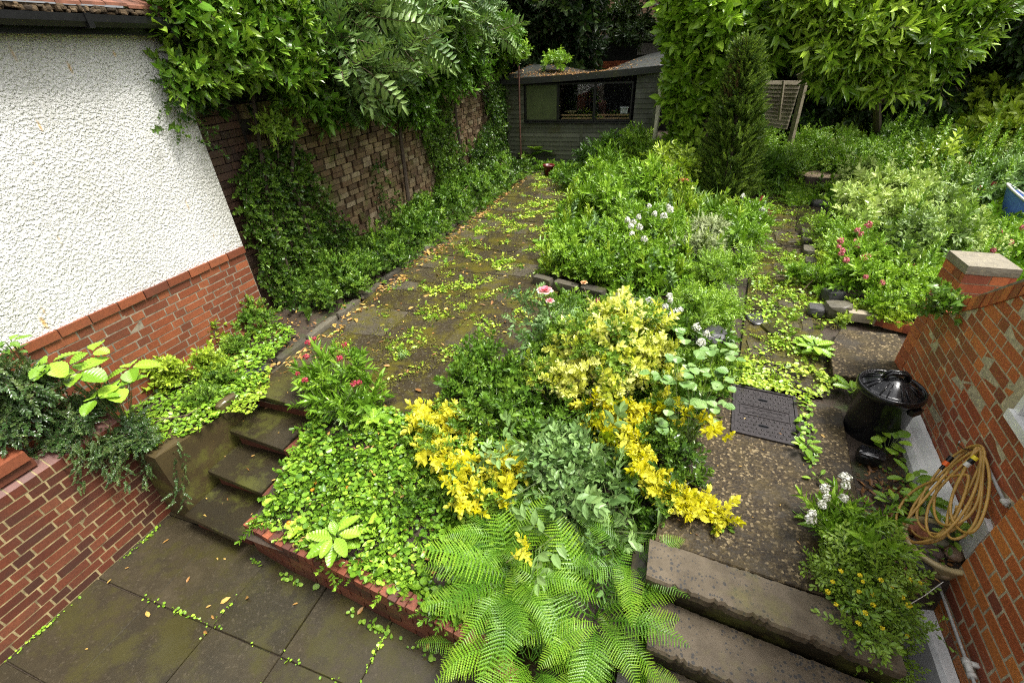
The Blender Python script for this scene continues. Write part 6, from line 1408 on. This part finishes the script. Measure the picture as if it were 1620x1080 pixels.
tree('cherry_laurel', 'large glossy laurel tree with long narrow leaves overhanging the garden at top right', 'tree', 'laurel', (4.6, 14.2, 0),
     [yb(1270, 30, 10.8, .6), yb(1330, 60, 10.5, .65), yb(1390, 50, 10.4, .65), yb(1450, 40, 10.4, .6), yb(1510, 20, 10.3, .45), yb(1350, 100, 10.4, .45), yb(1410, 105, 10.3, .42), yb(1460, 80, 10.3, .42), yb(1320, 85, 10.6, .35), yb(1400, 0, 10.6, .8), yb(1310, -10, 10.8, .7), yb(1480, -10, 10.5, .7), yb(1540, 10, 10.3, .3), yb(1240, 40, 10.9, .5), yb(1380, 130, 10.4, .25)],
     'laurel', 72, .42, .10, t=.55, split=4, up=.35, hemi=-.85, dirv=(.1, -.35, 0), inner=.5, rnd=.5, lumps=.4)
# back row: dark evergreens, each its own tree
tx = [(-16, 17), (-12.5, 15.5), (-9.6, 14.5), (-7.3, 15.6), (-5.2, 17.2), (-3.6, 16.2), (.6, 16.2), (2.6, 15.6), (4.8, 15.0), (7.2, 14.6), (9.8, 13.8), (12.8, 14.4), (16.5, 12.0), (-6.8, 11.6), (9.2, 17.5)]
TL = ['dark evergreen tree furthest left behind the boundary wall', 'dark evergreen tree second from the left behind the boundary wall', 'dark tree behind the middle of the boundary wall', 'dark tree behind the left half of the climber', 'dark tree directly behind the left corner of the shed', 'dark tree behind the middle of the shed, left of the far garage', 'dark tree right of the far garage behind the elder',
      'dark tree between elder and laurel', 'dark tree directly behind the laurel', 'dark tree behind the right end of the laurel', 'black looking tree above the right border', 'dark tree near the top right corner', 'dark tree at the far right edge', 'dark tree close behind the boundary wall', 'tall dark tree behind the row at the right']
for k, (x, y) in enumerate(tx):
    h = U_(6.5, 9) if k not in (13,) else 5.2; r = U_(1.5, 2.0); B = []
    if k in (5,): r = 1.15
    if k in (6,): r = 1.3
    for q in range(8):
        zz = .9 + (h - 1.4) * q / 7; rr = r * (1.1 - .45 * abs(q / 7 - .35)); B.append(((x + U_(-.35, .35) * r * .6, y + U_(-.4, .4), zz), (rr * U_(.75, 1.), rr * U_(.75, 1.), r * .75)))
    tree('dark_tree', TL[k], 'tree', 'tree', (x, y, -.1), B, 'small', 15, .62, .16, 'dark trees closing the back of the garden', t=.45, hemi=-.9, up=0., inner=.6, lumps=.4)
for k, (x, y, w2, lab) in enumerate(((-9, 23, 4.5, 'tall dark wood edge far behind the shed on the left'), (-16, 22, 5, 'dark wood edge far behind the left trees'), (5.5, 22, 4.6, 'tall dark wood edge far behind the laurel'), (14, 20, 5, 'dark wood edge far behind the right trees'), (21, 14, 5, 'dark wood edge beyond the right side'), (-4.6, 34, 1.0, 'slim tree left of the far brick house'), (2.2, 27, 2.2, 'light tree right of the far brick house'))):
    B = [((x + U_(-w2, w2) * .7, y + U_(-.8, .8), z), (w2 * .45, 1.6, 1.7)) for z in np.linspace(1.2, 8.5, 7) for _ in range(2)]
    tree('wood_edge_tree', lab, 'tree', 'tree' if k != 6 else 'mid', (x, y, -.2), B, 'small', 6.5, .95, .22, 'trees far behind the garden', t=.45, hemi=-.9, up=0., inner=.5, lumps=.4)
plant('hanging_branches', 'dark leafy branches hanging in front of the far brick house', 'branch', [G['tree'], WOODL], [yb(992, 22, 17, (.35, .4, .4)), yb(1012, 40, 17, (.45, .4, .22)), yb(975, 40, 17, (.4, .4, .5)), yb(1060, 20, 17, (.38, .4, .7)), yb(1030, 45, 17, (.2, .3, .1)), yb(1000, 60, 16.5, (.5, .4, .25)), yb(1010, -5, 17, (.5, .4, .12))], 'small', 46, .34, None, [[(-3.2, 16.4, 2), (-2.4, 16.8, 3.4)]], .04, WOOD, t=.6, hemi=-.9)
# far garage and house
gg = thing('garage', 'low dark garage with pale flat roof edge far behind the shed', 'garage', (-1.4, 20, 0))
mb = MB(); box(mb, -3.4, .6, 19.0, 21.5, -.5, 2.85); mb.obj('wall', FRAMED, gg)
mb = MB(); box(mb, -3.6, .8, 18.8, 21.7, 2.86, 2.98, .9); mb.obj('roof', flat('pale_roof', (.30, .30, .28), .6), gg)
mb = MB(); box(mb, -1.85, -1.15, 18.95, 18.99, 2.35, 2.68, .9); mb.obj('pale_panel', flat('pale_panel', (.26, .24, .21), .6), gg)
mb = MB(); brickwall(mb, (-3.3, 18.97), (1, 0), (0, -1), 3.8, .8, 2.2, 'stretcher', dep=.02); mb.obj('brick_base', BR_RED, gg)
fh = thing('brick_house', 'pinkish brick house with white window glimpsed through the trees', 'house', (-2.6, 31, 0))
mb = MB(); brickwall(mb, (-6.5, 30), (1, 0), (0, -1), 8, 1.5, 9, 'stretcher', bh=.12, bl=.36, dep=.05, gap=.014, keep=lambda u, z: not (2.5 < u < 3.35 and 3.6 < z < 5.0)); mb.obj('wall', RENDER_FAR, fh)
mb = MB(); box(mb, -6.5, 1.5, 30.03, 36, -.5, 9); mb.obj('mortar', MORT_G, fh)
mb = MB(); box(mb, -3.98, -3.92, 29.9, 29.98, 3.62, 5.0, 1); box(mb, -3.25, -3.14, 29.9, 29.98, 3.62, 5.0, 1); box(mb, -3.915, -3.255, 29.9, 29.98, 3.62, 3.74, 1); box(mb, -3.915, -3.255, 29.9, 29.98, 4.3, 4.36, 1); wf = mb.obj('window', WHITE, fh)
mb = MB(); box(mb, -3.9, -3.26, 29.99, 30.01, 3.75, 5.0); mb.obj('pane', FRAMED, wf)
# fence: leaning post and panel
fe = thing('timber_fence', 'collapsed grey timber fence panel with leaning post behind the conifer', 'fence', (2.1, 12.5, 0))
fa = [aty(px, py, 12.5) for px, py in ((1205, 128), (1268, 128), (1245, 205), (1212, 200))]
mb = MB()
for k in range(12):
    f0, f1 = k / 12, (k + .93) / 12; A = fa[0] * (1 - f0) + fa[3] * f0; B_ = fa[1] * (1 - f0) + fa[2] * f0; C_ = fa[1] * (1 - f1) + fa[2] * f1; D_ = fa[0] * (1 - f1) + fa[3] * f1; o_ = np.array([0, .03, 0])
    hexa(mb, [A, A + o_, B_ + o_, B_], [D_ - (0, .02, 0), D_ + (0, .01, 0), C_ + (0, .01, 0), C_ - (0, .02, 0)], U_(0, 1))
mb.obj('slats', TIMB, fe)
mb = MB(); a, b = aty(1278, 112, 12.35), aty(1248, 235, 12.35); tube(mb, [b, (a + b) / 2, a], .065, 4); mb.obj('post', TIMB, fe)
mb = MB(); a, b = aty(1268, 122, 12.3), aty(1292, 108, 12.1); rbox(mb, (a + b) / 2, (.42, .05, .13), 0, R=np.array(Matrix.Rotation(-.5, 3, 'Y')) @ rotz(-.4)); mb.obj('rail', TIMB, fe)
mb = MB(); a, b = aty(1240, 128, 12.42), aty(1232, 190, 12.42); tube(mb, [b, a], .03, 4); mb.obj('batten', TIMB, fe)

# ------------------------------------------------------------------ back right planting (each shrub its own thing)
BR = [
 ('fence_climber', 'feathery green climber scrambling up the fallen fence panel', 'fresh', [(1200, 222, 24, .2, 1.2), (1205, 245, 30, .1), (1180, 235, 24, .1)], 'feather', 70, .20, .35),
 ('herb_clump', 'soft green feathery clump in front of the fence post', 'fresh', [(1270, 235, 36, 0), (1300, 245, 34, 0), (1245, 265, 30, 0), (1330, 235, 30, 0), (1300, 215, 30, 0)], 'feather', 75, .20, .35),
 ('ivy_clump', 'ivy growing on the fence post at the dark gap', 'mid', [(1280, 150, 14, .6, 2.6), (1285, 180, 16, .4, 2.0), (1272, 205, 16, .3, 1.5)], 'ivy', 80, .2, .3),
 ('yellow_shrub', 'yellow green shrub below the laurel in front of the dark gap', 'lime', [(1340, 200, 34, .2), (1375, 190, 36, .2), (1400, 205, 30, .2), (1330, 225, 26, .1)], 'toothy', 60, .26, .15),
 ('green_shrub', 'mid green bushy shrub under the dark trees at the back right', 'mid', [(1460, 150, 42, .4), (1500, 140, 42, .4), (1430, 165, 36, .3), (1530, 150, 34, .4), (1400, 140, 30, .5)], 'lance', 50, .30, .30),
 ('dark_green_shrub', 'shaded dark green shrub left of the brick bird box', 'mid', [(1400, 165, 34, .3), (1435, 190, 34, .2), (1385, 150, 30, .4), (1360, 160, 22, .4)], 'toothy', 55, .24, .10),
 ('choisya', 'big lime coloured shrub with a few white flowers at the right edge', 'lime', [(1590, 170, 50, .4, 1.1), (1550, 200, 40, .3), (1610, 210, 46, .3), (1565, 160, 36, .5), (1630, 160, 50, .4), (1540, 230, 26, .2)], 'big', 62, .28, .50),
 ('border_plant', 'mixed dull green border growth in the middle of the right hand garden', 'mid', [(1430, 225, 38, .1), (1480, 210, 40, .2), (1470, 245, 36, .1), (1400, 240, 34, 0), (1510, 200, 34, .2), (1510, 245, 30, .1)], 'lance', 65, .22, .50),
 ('herb_clump', 'grey green feathery clump right of the tree stump', 'fresh', [(1370, 255, 36, 0), (1340, 265, 32, 0), (1310, 270, 26, 0), (1360, 285, 26, 0), (1400, 270, 26, 0)], 'feather', 75, .19, .30),
 ('yellow_shrub', 'low golden green shrub tinged orange left of the lime shrub', 'lime', [(1510, 235, 30, .1), (1540, 245, 30, .1), (1480, 262, 30, .05), (1440, 258, 24, .05), (1570, 240, 26, .2)], 'small', 85, .22, .35),
 ('strap_plant', 'dark rosette of long leaves between conifer and stump', 'mid', [(1215, 275, 24, 0, .9), (1235, 270, 20, 0, .9), (1195, 285, 18, 0)], 'strap', 60, .30, .35),
 ('pale_shrub', 'pale yellow green open shrub behind the pink valerian', 'pale', [(1380, 300, 34, .1), (1350, 320, 30, .1), (1420, 310, 34, .1), (1400, 335, 34, .1), (1450, 300, 30, .1), (1360, 350, 30, .1), (1440, 345, 34, .1), (1370, 280, 20, .2)], 'toothy', 100, .17, .55),
 ('rose_bush', 'woody stemmed rose bush with pale leaves left of the brick pillar', 'pale', [(1480, 330, 34, .2), (1440, 380, 34, .2), (1480, 370, 34, .2), (1505, 360, 28, .2), (1420, 410, 26, .1)], 'rose', 90, .20, .10),
 ('green_mound', 'fresh green leafy mound under the pink valerian at the bed corner', 'fresh', [(1420, 440, 34, .05), (1390, 450, 30, .05), (1450, 450, 34, .05), (1430, 470, 30, .05), (1400, 480, 24, .05), (1460, 480, 20, .05)], 'smallr', 420, .09, .55),
 ('feathery_herb', 'ferny bright plant left of the pink valerian beside the side path', 'fresh', [(1320, 370, 24, .05), (1345, 380, 26, .05), (1310, 400, 20, .05)], 'feather', 220, .13, .40),
 ('lime_groundcover', 'bright lime cushion between kerb stones and pink valerian', 'lime', [(1310, 405, 16, .05), (1320, 385, 14, .05), (1312, 420, 12, .05)], 'smallr', 420, .08, .45),
 ('leafy_edging', 'leafy strap shaped plant hanging over the kerb stones of the side path', 'fresh', [(1290, 440, 20, 0), (1265, 435, 18, 0), (1320, 445, 18, .05), (1300, 460, 12, 0)], 'lance', 330, .10, .40),
 ('pale_groundcover', 'creeping pale plant trailing over the bricks at the front of the right bed', 'lime', [(1390, 500, 18, 0), (1350, 490, 14, 0), (1430, 510, 18, 0), (1450, 490, 20, 0), (1330, 505, 12, 0)], 'smallr', 420, .07, .35),
 ('grey_valerian', 'grey leaved valerian with scattered red flowers behind the blue chair', 'grey', [(1570, 285, 34, .1), (1600, 295, 34, .1), (1550, 305, 26, .1), (1615, 275, 30, .2), (1530, 290, 20, .1)], 'lance', 85, .20, .60),
 ('border_plant', 'green border growth in front of the blue chair beside the pillar', 'fresh', [(1600, 398, 14, 0), (1570, 398, 18, 0), (1545, 402, 20, 0), (1620, 404, 14, 0), (1500, 395, 20, 0)], 'lance', 120, .16, .50),
]
objs = {}
for nm, lab, mt_, bl, sp, dn, sz, t in BR:
    o = shrub(nm, lab, 'plant' if 'shrub' not in nm and 'bush' not in nm else 'shrub', mt_, bl, sp, dn, sz, n=4, t=t, sr=.012 if 'rose' in nm else .008, smat=WOOD if 'rose' in nm else None, spread=.15)
    objs[lab] = o
heads(objs['grey leaved valerian with scattered red flowers behind the blue chair'], 'red', [at(px, py, .45) for px, py in ((1574, 268), (1572, 293), (1588, 253), (1612, 270), (1530, 260), (1552, 300))], .045)
heads(objs['big lime coloured shrub with a few white flowers at the right edge'], 'white', [at(px, py, 1.0) for px, py in ((1575, 152), (1590, 150), (1535, 182), (1600, 146))], .06)
heads(objs['green border growth in front of the blue chair beside the pillar'], 'pink', [at(px, py, .3) for px, py in ((1583, 368), (1618, 362), (1598, 385), (1570, 398), (1545, 412))], .034)
b0 = at(1380, 460, 0)
valerian('tall pink valerian with many flower heads in the right bed', [(1360, 420, 34, .05), (1340, 440, 26, .05), (1390, 420, 30, .05), (1370, 450, 26, .05), (1350, 390, 20, .1)],
         [(px, py, zz) for px, py, zz in ((1329, 384, .45), (1327, 392, .43), (1333, 398, .42), (1330, 403, .4), (1355, 366, .5), (1373, 358, .5), (1362, 372, .48), (1352, 384, .45), (1365, 411, .42), (1372, 408, .42), (1338, 414, .4), (1396, 388, .4), (1369, 440, .35), (1395, 449, .35), (1450, 422, .3), (1454, 426, .3), (1433, 430, .3), (1357, 392, .45), (1456, 365, .4))], 'pink', .030, (b0[0], b0[1], 0), mat='fresh', dens=260, t=.4)
mb = MB()
for pts in (((1395, 450), (1420, 415), (1440, 395), (1470, 370)), ((1420, 415), (1440, 370), (1445, 345)), ((1440, 395), (1475, 385), (1505, 375), (1540, 365)), ((1420, 430), (1400, 400), (1385, 370)), ((1470, 370), (1490, 345), (1500, 330))):
    tube(mb, [at(px, py, .12 + .12 * k) for k, (px, py) in enumerate(pts)], np.linspace(.016, .006, len(pts)), 6)
root = objs['woody stemmed rose bush with pale leaves left of the brick pillar']; mb.obj('branch', WOOD, root)
pc = far(1510, 478) + n13 * .07; plant('ivy', 'small clump of ivy hanging between brick pillar and sloping coping', 'ivy', [G['mid'], WOODL], [(pc, np.array([.07, .10, .09])), (pc + [.0, .02, -.09], np.array([.055, .07, .07])), (pc + [.0, -.12, .06], np.array([.04, .08, .03]))], 'ivy', 900, .09, t=.5, hemi=-.9)
cover('ground_cover', pix([(880, 470), (960, 480), (1100, 490), (1150, 540), (1160, 600), (1100, 640), (1090, 720), (1000, 640), (900, 600), (840, 560)]), hrn(-.04), 620, SP['toothy'], .13, [G['mid'], STEM], (0, .16), .45, .5, .5)
def wild(poly, n, h0, h1, key, mat, t=.4, z0=-.02):
    X, Y = area(poly, n); P = []; D = []; S = []
    for x, y in zip(X, Y):
        h = U_(h0, h1); a = U_(0, 6.3); ln = U_(.05, .35); k = int(h / .11) + 1
        for q in range(k): P.append((x + ln * h * (q / k) ** 1.5 * math.cos(a), y + ln * h * (q / k) ** 1.5 * math.sin(a), z0 + h * q / k)); D.append((ln * math.cos(a) + U_(-.2, .2), ln * math.sin(a) + U_(-.2, .2), 1)); S.append(U_(.16, .26) * (1.15 - .4 * q / k))
    mb = MB(); scatter(mb, SP[key], np.array(P), frames(np.array(D), rng.normal(size=(len(P), 3))), np.array(S), t + rng.normal(size=len(P)) * .2)
    o = mb.obj('wild_growth', [G[mat], STEM]); o['kind'] = 'stuff'; return o
CB = [(-1.5, 5.5), (.5, 5.2), (1.0, 8), (.6, 10.5), (-.4, 12), (-1.8, 11.8), (-1.9, 9.5)]
wild(CB, 60, .25, .55, 'lance', 'fresh', .35); wild(CB, 60, .25, .5, 'strap', 'lime', .2); wild(CB, 50, .2, .5, 'toothy', 'grey', .5)
RB = [(2.5, 5.8), (3.9, 6.6), (4.2, 9.6), (6.5, 10.2), (10, 11), (10, 13), (3, 15), (2.9, 9.5)]
wild(RB, 150, .25, .8, 'lance', 'fresh', .3); wild(RB, 120, .25, .8, 'strap', 'mid', .7); wild(RB, 110, .3, .8, 'rose', 'pale', .6)
wild([(4, 9), (9, 9), (11, 13), (4, 15)], 130, .5, 1.3, 'toothy', 'fresh', .4); wild([(5, 10), (9, 10), (12, 14), (6, 16)], 90, .8, 1.7, 'lance', 'mid', .75)
LB = [(-4.4, 5), (-3.7, 5), (-3.6, 11.5), (-4.4, 11.8)]
wild(LB, 60, .2, .5, 'lance', 'fresh', .3)
# right ground cover
rbed = [(2.4, 5.3), (3.4, 4.8), (14, 5), (14, 15), (2.7, 16), (2.7, 9.5)]
cover('ground_cover', rbed, hrn(.02), 120, SP['toothy'], .20, [G['fresh'], STEM], (0, .20), .35, .5, .5)
cover('ground_cover', [(-1.6, 5.5), (.6, 5.0), (1.0, 10), (1.2, 12), (-.6, 12.2), (-3.6, 12.1), (-2.0, 9.8)], hrn(.0), 190, SP['toothy'], .17, [G['fresh'], STEM], (0, .20), .30, .5, .5)
cover('ground_cover', [(1.0, 9.8), (2.6, 11.2), (4, 17), (0, 17)], hrn(.0), 110, SP['feather'], .22, [G['fresh'], STEM], (0, .25), .30, .4, .5)
cover('ground_cover', pix([(1290, 300), (1275, 325), (1240, 330), (1245, 300), (1260, 285)]), hrn(.0), 900, SP['small'], .10, [G['fresh'], STEM], (0, .12), .4, .4, .5)
# brick bird box / airbrick pot far right
p = at(1448, 190, .5)
mb = MB(); lathe(mb, [(.10, 0), (.14, .28), (.16, .28), (.16, .34), (.13, .34), (.001, .33)], (p[0], p[1], p[2] - .2), 16); tag(mb.obj('chimney_pot', TERR, None, True), 'small terracotta pot among the shrubs at the back right', 'pot')
p = at(1410, 150, .6)
mb = MB(); brickwall(mb, (p[0] - .4, p[1] + .6), (1, 0), (0, -1), .9, .0, 1.0, 'stretcher', dep=.1); tag(mb.obj('brick_stub', BR_OLD), 'dark reddish brick stub in the shade under the laurel', 'wall')

# ------------------------------------------------------------------ blue plastic chair
cp_ = at(1606, 352, .0); ch = thing('plastic_chair', 'small blue plastic bucket chair with white rim at the right edge', 'chair', cp_)
mb = MB(); rim = []; bot = []
for q in np.linspace(0, 1, 26):     # curved tub back, high at the rear, sloping to the arms
    a = .9 + q * 3.9; h = .30 + .26 * math.sin(math.pi * q) ** 1.3
    rim.append(cp_ + np.array([.32 * math.cos(a), .28 * math.sin(a) - .0, h])); bot.append(cp_ + np.array([.22 * math.cos(a), .20 * math.sin(a), .06]))
V = []; 
for r_, b_ in zip(rim, bot): V += [r_, b_]
F = [(2 * i, 2 * i + 1, 2 * i + 3, 2 * i + 2) for i in range(25)]; V = np.array(V); V2 = V + (cp_ - V) * np.array([.05, .05, 0]); mb.add(np.concatenate([V, V2]), F + [tuple(v + len(V) for v in f[::-1]) for f in F])
for k in range(1, 25): tube(mb, [rim[k] * .97 + cp_ * .03 + (0, 0, 0), bot[k] * .97 + cp_ * .03], .005, 4)
mb.obj('backrest', BLUEP, ch)
mb = MB(); tube(mb, rim, .018, 8); mb.obj('rim', PVC, ch, True)
mb = MB(); lathe(mb, [(.22, .16), (.24, .18), (.24, .20), (.20, .20), (.001, .19)], cp_, 28); mb.obj('seat', BLUEP, ch, True)
mb = MB(); prism(mb, [(cp_[0] - .26, cp_[1] - .24), (cp_[0] + .26, cp_[1] - .24), (cp_[0] + .28, cp_[1] + .05), (cp_[0] + .22, cp_[1] + .20), (cp_[0] - .22, cp_[1] + .20), (cp_[0] - .28, cp_[1] + .05)], .03, .065, .5, 0, .01); mb.obj('base', BLUEP, ch)
for dx, dy in ((-.2, -.18), (.2, -.18), (-.18, .15), (.18, .15)): mb = MB(); tube(mb, [cp_ + (dx, dy, -.02), cp_ + (dx, dy, .031)], .02, 6); mb.obj('leg', BLUEP, ch)
